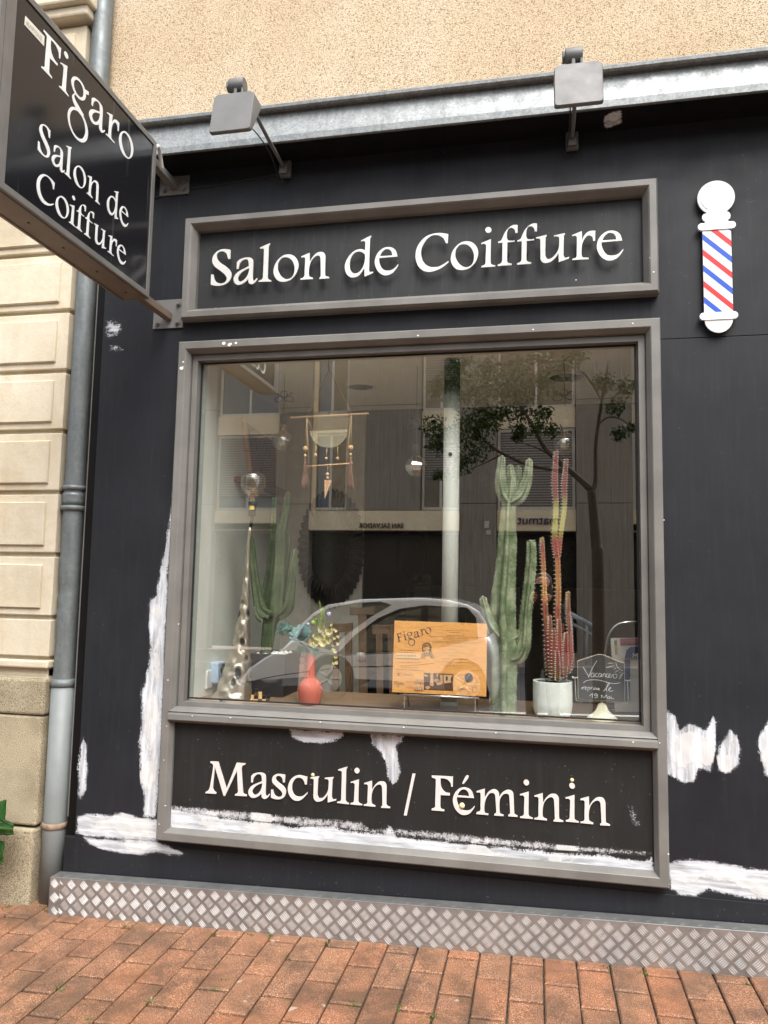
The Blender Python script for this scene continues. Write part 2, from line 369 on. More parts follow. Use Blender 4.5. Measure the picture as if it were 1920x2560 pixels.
MT['glass'] = pane_mat('shop_glass', (.98, .985, .98), .235, 'y')
MT['bulb'] = pane_mat('amber_bulb_glass', (.92, .87, .76), .09); MT['globeglass'] = pane_mat('globe_glass', (.90, .85, .72), .2); MT['mirrorbulb'] = pane_mat('half_mirrored_bulb', (.72, .60, .40), .40); MT['smoke'] = pane_mat('tinted_car_glass', (.16, .19, .19), .10, True)
MT['filament'] = plain('filament', srgb(236, 160, 70), .4); MT['silver'] = plain('polished_metal', (.75, .75, .74), .18, 1, .05)
MT['chrome'] = plain('chrome', (.8, .8, .8), .12, 1, .04); MT['blackplastic'] = plain('black_plastic', (.02, .02, .02), .4, 0, .1)
def hammered():
    t = NT('hammered_brass'); v = t.n('TexVoronoi'); v.inputs['Scale'].default_value = 21; t.l(t.vec((1, 1, .7)), v.inputs['Vector'])
    h = t.ramp(v.outputs['Distance'], [(.0, 0), (.45, .9), (.7, 1)]); c = t.mix(t.ramp(v.outputs['Distance'], [(.24, 0), (.38, 1)]), (.08, .078, .07), (.60, .54, .42)); t.col(c)
    t.set(Metallic=.8, Roughness=.36, Normal=t.bump(h, .7, .016)); return t.m
MT['brass'] = hammered()
def wood(name, c0, c1, scale=(2, 30, 30), rough=.5, dist=1.5):
    t = NT(name); n = t.noise(1, 6, .6, vec=t.vec(scale), dist=dist); f = t.noise(1, 3, .6, vec=t.vec(tuple(x*5 for x in scale)))
    c = t.ramp(n, [(.3, c0), (.48, c1), (.56, tuple(.5*(a+b) for a, b in zip(c0, c1))), (.7, c1)]); t.col(t.mix(t.math('MULTIPLY', t.ramp(f, [(.5, 0), (.8, 1)]), .3), c, c0)); t.set(Roughness=rough); return t.m
MT['ply'] = wood('golden_plywood', srgb(214, 140, 70), srgb(242, 182, 106), (5, 4, 20), .38, 3.0)
MT['dowel'] = wood('light_dowel', srgb(190, 140, 92), srgb(220, 178, 130), (4, 40, 40)); MT['bead'] = plain('wooden_bead', srgb(226, 188, 132), .55)
MT['chairwood'] = wood('aged_chair_wood', srgb(70, 52, 38), srgb(122, 94, 68), (40, 40, 3)); MT['shelfwood'] = wood('brown_shelf_wood', srgb(84, 56, 34), srgb(128, 90, 58), (20, 3, 20))
MT['ledge'] = wood('window_ledge_wood', srgb(112, 90, 70), srgb(156, 130, 104), (3, 20, 20)); MT['print'] = plain('dark_print', srgb(62, 62, 66), .6, 0, .1)
MT['printbrown'] = plain('brown_print', srgb(92, 62, 38), .6, 0, .1)
MT['cord'] = plain('string', srgb(186, 162, 120), .9, 0, .1, 200); MT['tassel'] = plain('brown_tassel', srgb(142, 104, 84), .9, 0, .2, 100); MT['greycord'] = plain('grey_cord', srgb(70, 70, 72), .8)
MT['felt'] = plain('grey_green_disc', srgb(150, 142, 116), .8, 0, .08)
def plant(name, stops, scale=14, rough=.55, ribs=True):
    t = NT(name); n = t.noise(scale, 5, .65); t.col(t.ramp(n, stops)); t.set(Roughness=rough, Normal=t.bump(t.noise(40, 4, vec=t.vec((1, 1, 2.2))), .4, .006)); return t.m
MT['cactus'] = plant('dark_cactus_skin', [(.3, srgb(50, 64, 40)), (.5, srgb(76, 92, 58)), (.66, srgb(100, 110, 74)), (.8, srgb(134, 134, 100))], 13)
MT['euphorbia'] = plant('grey_green_skin', [(.28, srgb(70, 86, 58)), (.45, srgb(104, 120, 84)), (.58, srgb(142, 154, 122)), (.74, srgb(180, 182, 150))], 17)
MT['spine'] = plain('pale_spine', srgb(206, 206, 180), .6)
def redplant():
    t = NT('red_euphorbia_skin'); sep = t.n('SeparateXYZ'); t.l(t.tc, sep.inputs[0]); z = t.math('ADD', t.math('MULTIPLY', sep.outputs[2], 1.03), t.math('MULTIPLY', t.math('SUBTRACT', t.noise(7, 4), .5), .22))
    c = t.ramp(z, [(.10, srgb(122, 104, 50)), (.20, srgb(140, 78, 58)), (.32, srgb(160, 74, 74)), (.40, srgb(150, 92, 70)), (.48, srgb(164, 96, 78)), (.58, srgb(196, 148, 92)), (.70, srgb(196, 134, 96)), (.775, srgb(178, 92, 96)), (.83, srgb(170, 166, 90)), (.92, srgb(172, 168, 92)), (.98, srgb(146, 84, 84))])
    t.col(c); t.set(Roughness=.55, Specular_IOR_Level=.3, Normal=t.bump(t.noise(60, 3), .3, .004)); return t.m
MT['redplant'] = redplant()
MT['potwhite'] = plain('white_ribbed_pot', srgb(226, 232, 224), .7, 0, .05, 40, .5, 120); MT['stone_dark'] = plain('dark_pebble', srgb(70, 72, 70), .6, 0, .3, 30); MT['stone_white'] = plain('white_pebble', srgb(220, 218, 208), .6)
def mesh_pot():
    t = NT('black_textured_pot'); b = t.n('TexBrick'); b.inputs['Scale'].default_value = 55; t.l(t.vec((1, 1, 1), (R(90), 0, 0)), b.inputs['Vector']); b.inputs['Color1'].default_value = (.035, .035, .037, 1); b.inputs['Color2'].default_value = (.045, .045, .047, 1); b.inputs['Mortar'].default_value = (.015, .015, .016, 1)
    t.col(b.outputs[0]); t.set(Roughness=.5, Normal=t.bump(b.outputs['Fac'], -.5, .003)); return t.m
MT['potblack'] = mesh_pot()
MT['coral'] = plain('coral_ceramic', srgb(208, 114, 95), .65, 0, .05); MT['succulent'] = plant('blue_succulent', [(.3, srgb(84, 126, 128)), (.55, srgb(130, 168, 164)), (.75, srgb(186, 208, 196))], 30)
MT['leafgreen'] = plant('artificial_green', [(.3, srgb(86, 130, 60)), (.7, srgb(176, 196, 96))], 30); MT['bluefern'] = plant('blue_green_fern', [(.3, srgb(60, 104, 96)), (.7, srgb(104, 150, 134))], 40)
MT['petal'] = plain('cream_petal', srgb(222, 214, 160), .7, 0, .12, 60); MT['thistle'] = plain('lilac_thistle', srgb(186, 186, 216), .8, 0, .15, 90)
MT['chalk'] = plain('chalkboard', srgb(52, 54, 52), .7, 0, .15, 20); MT['cream'] = plain('cream_enamel', srgb(226, 222, 196), .45, 0, .06); MT['chalkline'] = plain('chalk_line', (.82, .82, .80), .9)
MT['paper'] = plain('paper', srgb(222, 218, 206), .8, 0, .04); MT['pink'] = plain('pink_header', srgb(176, 104, 112), .7); MT['navy'] = plain('navy_sheet', srgb(44, 76, 124), .6); MT['sage'] = plain('grey_green_print', srgb(136, 140, 124), .7)
MT['plaster'] = plain('cream_plaster', srgb(230, 233, 221), .85, 0, .06, 6, .3, 14); MT['ceiling'] = plain('ceiling_white', srgb(240, 245, 228), .85, 0, .04)
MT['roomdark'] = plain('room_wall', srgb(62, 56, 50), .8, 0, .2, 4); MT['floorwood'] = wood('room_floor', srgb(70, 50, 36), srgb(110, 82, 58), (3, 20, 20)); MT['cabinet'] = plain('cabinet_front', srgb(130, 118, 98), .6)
MT['casing'] = plain('window_casing', srgb(170, 180, 170), .5); MT['rubber'] = plain('rubber_seal', (.01, .01, .01), .6)
def colshaded():
    t = NT('column_shaded_top'); sep = t.n('SeparateXYZ'); t.l(t.tc, sep.inputs[0]); n = t.noise(12, 5)
    z = t.math('ADD', sep.outputs[2], t.math('MULTIPLY', t.math('SUBTRACT', n, .5), .25)); t.col(t.ramp(t.math('MULTIPLY', z, .4), [(.50, srgb(206, 210, 200)), (.575, srgb(150, 160, 148)), (.60, srgb(50, 74, 66))])); t.set(Roughness=.5); return t.m  # top fades to dark green: shade near the ceiling put into the colour
MT['column'] = colshaded()
MT['mirrorframe'] = plain('dark_feather', srgb(46, 38, 34), .45, 0, .3, 30); MT['mirror'] = plain('old_mirror', (.055, .053, .05), .12, .9, .05)
MT['socketwhite'] = plain('socket_white', srgb(226, 226, 220), .4); MT['timerblue'] = plain('timer_blue', srgb(176, 196, 216), .4); MT['yellow'] = plain('yellow_label', srgb(220, 190, 70), .6)
def ribbed():
    t = NT('ribbed_concrete'); a = t.noise(1, 5, .7, vec=t.vec((20, 20, .9))); b = t.noise(26, 4); c = t.ramp(a, [(.25, srgb(116, 112, 104)), (.5, srgb(148, 143, 133)), (.75, srgb(168, 163, 152))])
    c = t.mix(t.math('MULTIPLY', t.ramp(t.noise(.5, 4), [(.4, 0), (.65, 1)]), .4), c, srgb(112, 106, 96))
    c = t.mix(t.ramp(b, [(.25, .6), (.36, 0)]), c, srgb(50, 46, 42)); t.col(c); t.set(Roughness=.9, Normal=t.bump(a, .8, .03)); return t.m
MT['concrete'] = ribbed()
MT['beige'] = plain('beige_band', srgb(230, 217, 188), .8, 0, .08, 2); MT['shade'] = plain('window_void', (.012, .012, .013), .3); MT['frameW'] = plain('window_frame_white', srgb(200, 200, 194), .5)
MT['curtain'] = plain('net_curtain', srgb(176, 182, 186), .9, 0, .15, 5); MT['signblue'] = plain('sign_blue', srgb(30, 36, 84), .5)
def shutter():
    t = NT('roller_shutter'); w = t.n('TexWave', wave_type='BANDS', bands_direction='Z'); w.inputs['Scale'].default_value = 5.2; t.l(t.tc, w.inputs['Vector']); t.col(t.ramp(w.outputs[0], [(.1, srgb(70, 66, 64)), (.45, srgb(132, 128, 124)), (.9, srgb(150, 146, 142))])); t.set(Roughness=.6, Normal=t.bump(w.outputs[0], .5, .01)); return t.m
MT['shutter'] = shutter()
def leafmat(name, c0, c1, spec=.3):
    t = NT(name); t.col(t.ramp(t.rnd(), [(0, c0), (1, c1)])); t.set(Roughness=.5, Specular_IOR_Level=spec); return t.m
MT['leaf'] = leafmat('tree_leaf', (.025, .045, .014), (.07, .11, .032), .05); MT['bark'] = plain('bark', (.07, .06, .05), .9, 0, .3, 20, .5, 30)
def bigleaf():
    t = NT('vine_leaf'); v = t.attr('vein'); c = t.ramp(t.noise(18, 5), [(.3, srgb(18, 50, 14)), (.6, srgb(34, 76, 22)), (.8, srgb(52, 96, 34))]); t.col(t.mix(t.ramp(v, [(.0, .5), (.10, 0)]), c, srgb(120, 160, 90))); t.set(Roughness=.4, Normal=t.bump(v, .5, .004)); return t.m
MT['vineleaf'] = bigleaf(); MT['moss'] = leafmat('moss_blade', (.03, .06, .012), (.12, .17, .04))
def carpaint():
    t = NT('silver_car_paint'); t.col(t.mix(t.noise(400, 1), (.74, .75, .76), (.84, .85, .86))); t.set(Metallic=.0, Roughness=.28, Coat_Weight=1.0, Coat_Roughness=.03); return t.m
MT['carpaint'] = carpaint(); MT['tyre'] = plain('tyre', (.015, .015, .015), .8); MT['carlamp'] = plain('headlight_glass', (.7, .72, .74), .1)
MT['cloth'] = plain('black_cloth', (.008, .008, .009), .9); MT['skin'] = plain('skin', srgb(206, 160, 136), .5); MT['hair'] = plain('brown_hair', srgb(70, 50, 36), .6)
GLY={
'S':["0.749,1.339c 0.692,1.358 0.597,1.377 0.487,1.392 0.346,1.378 0.192,1.306 0.071,1.177 0.024,1.028 0.043,0.873 0.154,0.713 0.349,0.562 0.528,0.413 0.62,0.301 0.646,0.208 0.603,0.105 0.512,0.05 0.387,0.037 0.244,0.098 0.144,0.226 0.095,0.406c 0,0.418c 0.004,0.031c 0.091,-0.008 0.281,-0.041 0.453,-0.037 0.623,0.013 0.758,0.125 0.823,0.287 0.815,0.424 0.74,0.566 0.594,0.698 0.401,0.833 0.253,0.981 0.2,1.107 0.205,1.214 0.271,1.285 0.396,1.316 0.507,1.283 0.605,1.184 0.67,0.991c 0.754,0.985c"],
'a':["0.105,0.825c 0.194,0.919 0.378,0.982 0.548,0.994 0.673,0.961 0.743,0.889 0.76,0.773 0.764,0.652 0.766,0.2 0.786,0.084 0.83,0.06 0.933,0.159c 0.956,0.121c 0.863,-0.002 0.758,-0.064 0.665,-0.049 0.607,0.015 0.589,0.145c 0.491,0.052 0.355,-0.029 0.217,-0.06 0.108,-0.029 0.026,0.061 0,0.175 0.033,0.294 0.121,0.409 0.257,0.497 0.425,0.57 0.595,0.649c 0.58,0.786 0.562,0.863 0.504,0.918 0.411,0.925 0.32,0.88 0.231,0.78 0.194,0.677 0.183,0.571c 0.108,0.57c","0.61,0.566c 0.488,0.526 0.322,0.426 0.218,0.312 0.176,0.209 0.195,0.123 0.274,0.066 0.366,0.09 0.486,0.188 0.573,0.333 0.607,0.482"],
'l':["0.013,1.344c 0.4,1.487c 0.402,1.436c 0.362,1.363 0.357,1.243 0.357,0.28 0.382,0.099 0.506,0.024c 0.501,-0.014c 0,0.01c 0.008,0.048c 0.129,0.091 0.172,0.172 0.173,0.292 0.177,1.211 0.147,1.283 0.085,1.305 0.017,1.304c"],
'o':["0.558,0.993 0.726,0.948 0.865,0.833 0.951,0.663 0.968,0.513 0.931,0.337 0.841,0.164 0.68,0.011 0.501,-0.051 0.35,-0.051 0.197,-0.002 0.072,0.126 0.002,0.295 0,0.445 0.054,0.651 0.184,0.837 0.362,0.965","0.455,0.893 0.593,0.853 0.717,0.739 0.798,0.569 0.822,0.389 0.794,0.212 0.708,0.084 0.559,0.031 0.422,0.073 0.282,0.202 0.185,0.373 0.155,0.524 0.174,0.703 0.275,0.846 0.365,0.887"],
'n':["0.003,0.878c 0.325,0.995c 0.336,0.646c 0.467,0.844 0.612,0.968 0.76,0.995 0.865,0.964 0.927,0.87 0.939,0.751 0.942,0.189 0.972,0.063 1.097,0.011c 1.102,-0.034c 0.73,-0.042c 0.734,0.005c 0.778,0.053 0.78,0.17 0.76,0.675 0.736,0.81 0.675,0.865 0.571,0.852 0.455,0.756 0.369,0.614 0.322,0.409 0.32,0.172 0.355,0.075 0.485,0.022c 0.48,-0.025c 0,-0.017c 0.005,0.024c 0.103,0.053 0.154,0.124 0.156,0.272 0.165,0.747 0.145,0.814 0.094,0.842 0.01,0.833c"],
'd':["0.585,1.319c 0.959,1.481c 0.96,1.437c 0.921,1.36 0.92,1.258 0.91,0.234 0.924,0.125 0.959,0.099 1.06,0.101c 1.063,0.057c 0.749,-0.067c 0.733,0.269c 0.641,0.121 0.514,-0.017 0.326,-0.069 0.18,-0.024 0.06,0.101 0,0.296 0.007,0.472 0.09,0.672 0.232,0.853 0.39,0.959 0.549,0.992 0.651,0.978 0.745,0.933c 0.751,1.197 0.732,1.272 0.673,1.3 0.592,1.289c","0.742,0.787c 0.639,0.868 0.522,0.906 0.391,0.886 0.263,0.777 0.194,0.606 0.178,0.431 0.202,0.253 0.293,0.115 0.396,0.079 0.525,0.114 0.653,0.251 0.729,0.451 0.751,0.625"],
'e':["0.864,0.319c 0.859,0.27c 0.776,0.136 0.665,0.014 0.524,-0.055 0.367,-0.062 0.208,0.016 0.076,0.17 0,0.379 0.002,0.569 0.078,0.767 0.219,0.918 0.376,0.988 0.533,0.988 0.677,0.928 0.779,0.804 0.83,0.611c 0.711,0.611 0.151,0.602c 0.156,0.47 0.217,0.291 0.32,0.153 0.449,0.107 0.592,0.111 0.719,0.169","0.172,0.667c 0.25,0.813 0.348,0.902 0.448,0.921 0.549,0.879 0.614,0.787 0.639,0.665c"],
'C':["1.176,1.311c 1.16,0.976c 1.09,0.981c 1.062,1.061 1.005,1.166 0.893,1.261 0.739,1.311 0.585,1.3 0.419,1.197 0.295,1.033 0.213,0.837 0.202,0.621 0.261,0.4 0.376,0.234 0.544,0.136 0.684,0.118 0.85,0.129 1.016,0.203 1.189,0.314c 1.195,0.262c 1.017,0.118 0.824,0.017 0.602,-0.04 0.421,-0.033 0.252,0.041 0.096,0.21 0.017,0.432 0,0.607 0.03,0.836 0.14,1.059 0.32,1.248 0.529,1.347 0.78,1.38 0.975,1.361"],
'i':["0,0.885c 0.344,1.01c 0.337,0.214 0.357,0.099 0.405,0.062 0.505,0.027c 0.5,-0.009c 0.008,-0.006c 0.013,0.039c 0.108,0.074 0.154,0.142 0.161,0.283 0.177,0.749 0.158,0.822 0.103,0.86 0.008,0.845c","0.252,1.461 0.326,1.424 0.361,1.344 0.326,1.27 0.253,1.244 0.18,1.281 0.144,1.361 0.179,1.436"],
'f':["0.69,1.449c 0.685,1.166c 0.61,1.172c 0.591,1.267 0.538,1.342 0.457,1.368 0.377,1.341 0.331,1.245 0.318,1.119 0.324,0.991 0.365,0.917 0.472,0.889 0.587,0.897c 0.584,0.852c 0.333,0.843c 0.326,0.229 0.34,0.129 0.38,0.084 0.49,0.054c 0.485,0.007c 0,0.004c 0.005,0.055c 0.099,0.09 0.147,0.157 0.157,0.297 0.166,0.845c 0.01,0.848c 0.015,0.896c 0.082,0.911 0.136,0.963 0.189,1.086 0.27,1.25 0.39,1.382 0.511,1.452 0.604,1.464"],
'u':["0,0.947c 0.366,1.017c 0.366,0.975c 0.332,0.921 0.327,0.838 0.318,0.335 0.336,0.223 0.388,0.141 0.467,0.135 0.558,0.179 0.663,0.282 0.755,0.442 0.787,0.607 0.79,0.858 0.77,0.901 0.704,0.934 0.618,0.927c 0.613,0.969c 0.986,1.029c 0.986,0.982c 0.952,0.943 0.947,0.846 0.934,0.29 0.949,0.206 0.988,0.134 1.118,0.161c 1.117,0.105c 0.772,-0.003c 0.765,0.317c 0.663,0.171 0.519,0.043 0.349,-0.004 0.244,0.02 0.17,0.109 0.152,0.236 0.148,0.823 0.127,0.881 0.074,0.908 0.003,0.905c"],
'r':["0,0.935c 0.334,1.054c 0.337,0.715c 0.403,0.876 0.507,0.993 0.636,1.038 0.782,1.032c 0.769,0.673c 0.702,0.678c 0.698,0.77 0.66,0.842 0.583,0.884 0.506,0.868 0.415,0.764 0.344,0.603 0.323,0.439 0.316,0.246 0.334,0.148 0.372,0.104 0.557,0.08c 0.551,0.036c 0.006,0.039c 0.011,0.086c 0.102,0.101 0.148,0.162 0.157,0.313 0.165,0.811 0.145,0.882 0.093,0.909 0.008,0.893c"],
'M':["0.172,1.309c 0.533,1.316c 0.951,0.23c 1.369,1.328c 1.763,1.328c 1.758,1.28c 1.645,1.234 1.607,1.136 1.611,0.945 1.696,0.187 1.742,0.08 1.864,0.048c 1.867,-0.016c 1.343,-0.022c 1.348,0.029c 1.446,0.09 1.478,0.172 1.466,0.298 1.399,1.01c 0.894,-0.077c 0.834,-0.065c 0.386,1.104c 0.335,0.314 0.356,0.156 0.413,0.08 0.489,0.037c 0.487,-0.017c 0,-0.023c 0.005,0.025c 0.112,0.09 0.178,0.191 0.222,0.402 0.309,1.083 0.275,1.21 0.178,1.252c"],
's':["0.599,0.97c 0.588,0.67c 0.51,0.668c 0.489,0.798 0.424,0.888 0.321,0.922 0.23,0.891 0.188,0.809 0.226,0.717 0.365,0.617 0.539,0.503 0.639,0.369 0.65,0.229 0.587,0.083 0.438,-0.015 0.252,-0.039 0.115,-0.02 0.004,0.016c 0,0.33c 0.082,0.332c 0.124,0.191 0.196,0.102 0.316,0.054 0.434,0.081 0.499,0.171 0.479,0.263 0.374,0.366 0.182,0.51 0.058,0.627 0.03,0.751 0.066,0.88 0.183,0.967 0.336,0.993 0.472,0.986"],
'c':["0.821,0.956c 0.807,0.652c 0.73,0.646c 0.692,0.769 0.605,0.872 0.469,0.91 0.335,0.87 0.221,0.736 0.17,0.56 0.182,0.373 0.272,0.207 0.409,0.139 0.56,0.144 0.693,0.207 0.846,0.349c 0.845,0.28c 0.695,0.113 0.548,-0 0.398,-0.036 0.228,0.007 0.071,0.162 0,0.36 0.007,0.564 0.101,0.791 0.266,0.943 0.466,1.004 0.652,0.985"],
'F':["0,1.363c 0.628,1.379 0.806,1.373 0.852,1.403c 0.861,1.385c 0.851,0.988c 0.796,0.984c 0.762,1.13 0.653,1.245 0.512,1.289 0.358,1.288c 0.365,1.08 0.4,0.924 0.495,0.796 0.612,0.736 0.742,0.732c 0.739,0.642c 0.45,0.635 0.366,0.638c 0.365,0.268 0.386,0.112 0.526,0.069c 0.522,0.015c 0.012,0.016c 0.021,0.076c 0.119,0.115 0.16,0.185 0.158,0.343 0.172,1.112 0.152,1.247 0.01,1.291c"],
"'":["0.247,1.437 0.215,1.345 0.065,1.137c 0,1.123c 0.009,1.187 0.122,1.419 0.201,1.47"],
'm':["0.003,0.881c 0.332,1.003c 0.33,0.668c 0.461,0.878 0.62,0.988 0.756,0.997 0.87,0.907 0.903,0.732c 1.006,0.895 1.187,1.01 1.345,1.008 1.435,0.926 1.458,0.751 1.481,0.223 1.504,0.114 1.607,0.069c 1.607,0.021c 1.248,0.019c 1.257,0.073c 1.315,0.122 1.324,0.21 1.291,0.738 1.264,0.847 1.165,0.875 1.052,0.832 0.939,0.668 0.908,0.489 0.918,0.179 0.95,0.093 1.068,0.058c 1.063,0.009c 0.702,0.008c 0.715,0.066c 0.769,0.102 0.782,0.213 0.748,0.699 0.721,0.821 0.643,0.869 0.529,0.838 0.416,0.697 0.34,0.491 0.314,0.266 0.328,0.112 0.374,0.058 0.479,0.048c 0.47,0.003c 0,0.007c 0.013,0.074c 0.123,0.118 0.168,0.211 0.167,0.344 0.164,0.768 0.127,0.845 0.017,0.833c"],
}
def parse(g):
    out = []
    for s in g:
        P = []
        for q in s.split():
            c = q.endswith('c'); x, y = q.rstrip('c').split(','); P.append((float(x), float(y), c))
        out.append(smooth(P, 4))
    return out
GL = {k: parse(v) for k, v in GLY.items()}
def ell(cx, cy, rx, ry, rot=0, n=36): return [(cx+rx*math.cos(a)*math.cos(rot)-ry*math.sin(a)*math.sin(rot), cy+rx*math.cos(a)*math.sin(rot)+ry*math.sin(a)*math.cos(rot)) for a in [2*math.pi*i/n for i in range(n)]]
def letters(mb, items, z, sx, sz, fn, d0, d1, side=None):
    # items: (letter, x); fn(x, z, depth)
    for ch, x in items:
        if ch == 'g':
            parts = [[ell(.44, .66, .40, .36, .15), ell(.44, .66, .27, .27, .15)], [ell(.52, -.66, .56, .56, -.1), ell(.50, -.66, .43, .47, -.1)],
                     [smooth([(.72,.86,0),(.98,.94,1),(1.0,.82,1),(.76,.74,0)], 4)], [smooth([(.33,.37,1),(.24,.26,0),(.30,.14,0),(.55,.02,0),(.80,-.10,1),(.66,-.22,0),(.40,-.14,0),(.20,-.02,0),(.13,.16,0),(.24,.34,1)], 4)]]
            for k, c in enumerate(parts): mb.prism([[(x+a*sx, z+b*sz) for a, b in q] for q in c], fn, d0-k*.00025, d1, 0, side=side)
            continue
        if ch == '/': mb.prism([[(x, z-.27*sz), (x+.12*sx, z-.27*sz), (x+.45*sx, z+1.39*sz), (x+.33*sx, z+1.39*sz)]], fn, d0, d1, 0, side=side); continue
        cs = GL[ch]
        if ch == 'i':
            for c in cs: mb.prism([[(x+a*sx, z+b*sz) for a, b in c]], fn, d0, d1, 0, side=side)
        else: mb.prism([[(x+a*sx, z+b*sz) for a, b in c] for c in cs], fn, d0, d1, 0, side=side)
    return mb
CL = 0.03                                   # front of the black cladding
WX0, WX1, WZ0, WZ1 = -1.673, .495, .297, 2.578          # big window frame
SZ0, SZ1 = 2.689, 3.194                                  # sign frame
TZ0, TZ1 = .815, .873                                    # transom
# ------------------------------------------------------------------ ground
def pavers():
    mb = MB(); pw, pl, j = .1246, .2690, .006
    for k in range(-26, 9):
        x0 = .514+k*pw; off = -.112 if k % 2 else -.246
        y = off+pl*2
        while y > -1.75:
            y1, y0 = y, y-pl; y -= pl
            if y0 > .32: continue
            y1 = min(y1, .32)
            cx = x0+pw/2; b = .005; dz = random.uniform(-.0012, .0012); tx, ty = random.uniform(-.006, .006), random.uniform(-.004, .004)
            xa, xb, ya, yb = x0+j/2, x0+pw-j/2, y0+j*1.3, y1-j*1.3
            if yb-ya < .03: continue
            z = lambda X, Y: gz(X)+dz+tx*(X-cx)+ty*(Y-(ya+yb)/2)
            jit = lambda: random.uniform(-.0012, .0012)
            o = [(xa+jit(), ya+jit()), (xb+jit(), ya+jit()), (xb+jit(), yb+jit()), (xa+jit(), yb+jit())]
            vs = [(X, Y, z(X, Y)-.03) for X, Y in o]+[(X, Y, z(X, Y)-b) for X, Y in o]
            cxm, cym = (xa+xb)/2, (ya+yb)/2
            for X, Y in o:
                X2, Y2 = X+math.copysign(b, cxm-X), Y+math.copysign(b, cym-Y); vs.append((X2, Y2, z(X2, Y2)))
            mb.add(vs, [(8,9,10,11)]+[(a+i, a+(i+1)%4, a+4+(i+1)%4, a+4+i) for a in (0, 4) for i in range(4)])
    X0, X1 = -40, 40
    mb.add([(X0, -1.6, gz(X0)-.013), (X1, -1.6, gz(X1)-.013), (X1, 6, gz(X1)-.013), (X0, 6, gz(X0)-.013)], [(0,1,2,3)], 1)
    mb.add([(X0, -5.2, gz(X0)-.002), (X1, -5.2, gz(X1)-.002), (X1, -1.6, gz(X1)-.002), (X0, -1.6, gz(X0)-.002)], [(0,1,2,3)], 2)
    return tag(obj('pavement', mb, [MT['brick'], MT['joint'], MT['farpave']], fix=False), kind='structure')
pavers()
def slab(name, x0, x1, y0, y1, dz, m, h=.14):
    mb = MB(); P = [(x0, y0), (x1, y0), (x1, y1), (x0, y1)]
    mb.hexa([(x, y, gz(x)+dz-h) for x, y in P]+[(x, y, gz(x)+dz) for x, y in P]); return tag(obj(name, mb, m), kind='structure')
slab('kerb', -40, 40, -5.36, -5.2, -.004, MT['kerb'], .2); slab('road', -300, 300, -11.0, -5.36, -.13, MT['asphalt'], .05)
slab('far_kerb', -40, 40, -11.16, -11.0, -.004, MT['kerb'], .2); slab('far_pavement', -300, 300, -14.2, -11.16, -.006, MT['farpave'], .1)
slab('ground', -300, 300, -300, 300, -.2, MT['farpave'], .05)
mb = MB(); mb.add([(-40, -6.55, gz(-40)-.126), (40, -6.55, gz(40)-.126), (40, -6.43, gz(40)-.126), (-40, -6.43, gz(-40)-.126)], [(0,1,2,3)])
tag(obj('road_marking', mb, MT['roadpaint']), kind='structure')
# moss and tiny weeds in the joints
mb = MB(); spots = [W(*p, -.06) for p in ()]
def G(u, v):
    d = ray(u, v); t = H/(GS*d[0]-d[2]); P = d*t; return np.array([P[0], P[1]+YC, P[2]+H])
wp = [(317, 2316, 12), (530, 2335, 8), (630, 2338, 14), (676, 2338, 12), (815, 2360, 10), (1070, 2330, 6), (1000, 2375, 8), (1515, 2420, 16), (1612, 2433, 16), (1690, 2436, 8), (1868, 2461, 8), (1080, 2542, 12), (1000, 2520, 10), (380, 2505, 12), (540, 2470, 6), (880, 2505, 14), (220, 2550, 8), (20, 2268, 26), (60, 2262, 18), (100, 2268, 24), (118, 2278, 20), (150, 2478, 10), (720, 2392, 8), (1450, 2395, 6), (560, 2450, 8), (145, 2470, 6)]
for u, v, n in wp:
    g = G(u, v)
    for i in range(n*2):
        a = random.uniform(0, 6.28); r = abs(random.gauss(0, .011)); x, y = g[0]+r*math.cos(a)*1.4, g[1]+r*math.sin(a); z = gz(x)-.005
        h = random.uniform(.004, .013); b = random.uniform(0, 6.28); w = random.uniform(.0015, .004); dx, dy = math.cos(b)*w, math.sin(b)*w; lx, ly = random.gauss(0, .006), random.gauss(0, .006)
        mb.add([(x-dx, y-dy, z), (x+dx, y+dy, z), (x+dx*.8+lx, y+dy*.8+ly, z+h*.7), (x+lx*1.4, y+ly*1.4, z+h)], [(0,1,2,3)])
tag(obj('moss', mb, MT['moss'], fix=False), 'tiny green moss and weeds growing in the paver joints', 'moss', kind='stuff')

# ------------------------------------------------------------------ upper facade and neighbour
fac = thing('rendered_facade', 'beige roughcast upper wall above the metal flashing', 'house', (-.5, .3, 3.5))
mb = MB(); mb.box((-2.29, .14, 3.0), (14, .5, 14)); mb.box((-2.29, .16, -.2), (-1.70, .5, 3.0), 0); obj('wall', mb, MT['stucco'], fac)
mb = MB(); mb.box((.55, .08, -.2), (9, .5, 3.0)); mb.box((-1.70, .08, 2.62), (.55, .14, 3.0)); mb.box((-1.70, .08, -.2), (.55, .14, .80)); obj('backing_wall', mb, MT['roomdark'], fac)
nb = thing('stone_building', 'cream cut stone house wall left of the grey downpipe', 'house', (-3.2, .2, 0))
XE = -2.305; XL = -9.0; yf = .03
mb = MB(); zj = [.973, 1.064, 1.26, 1.564, 1.87, 2.176, 2.48, 2.789, 3.094, 3.40, 3.705, 4.01, 4.33]
mb.box((XL, yf+.022, .95), (XE-.012, .6, 14))
def wobble(mb_, s=.0012):
    mb_.v = [(x+random.uniform(-s, s), y, z+random.uniform(-s, s)) for x, y, z in mb_.v]
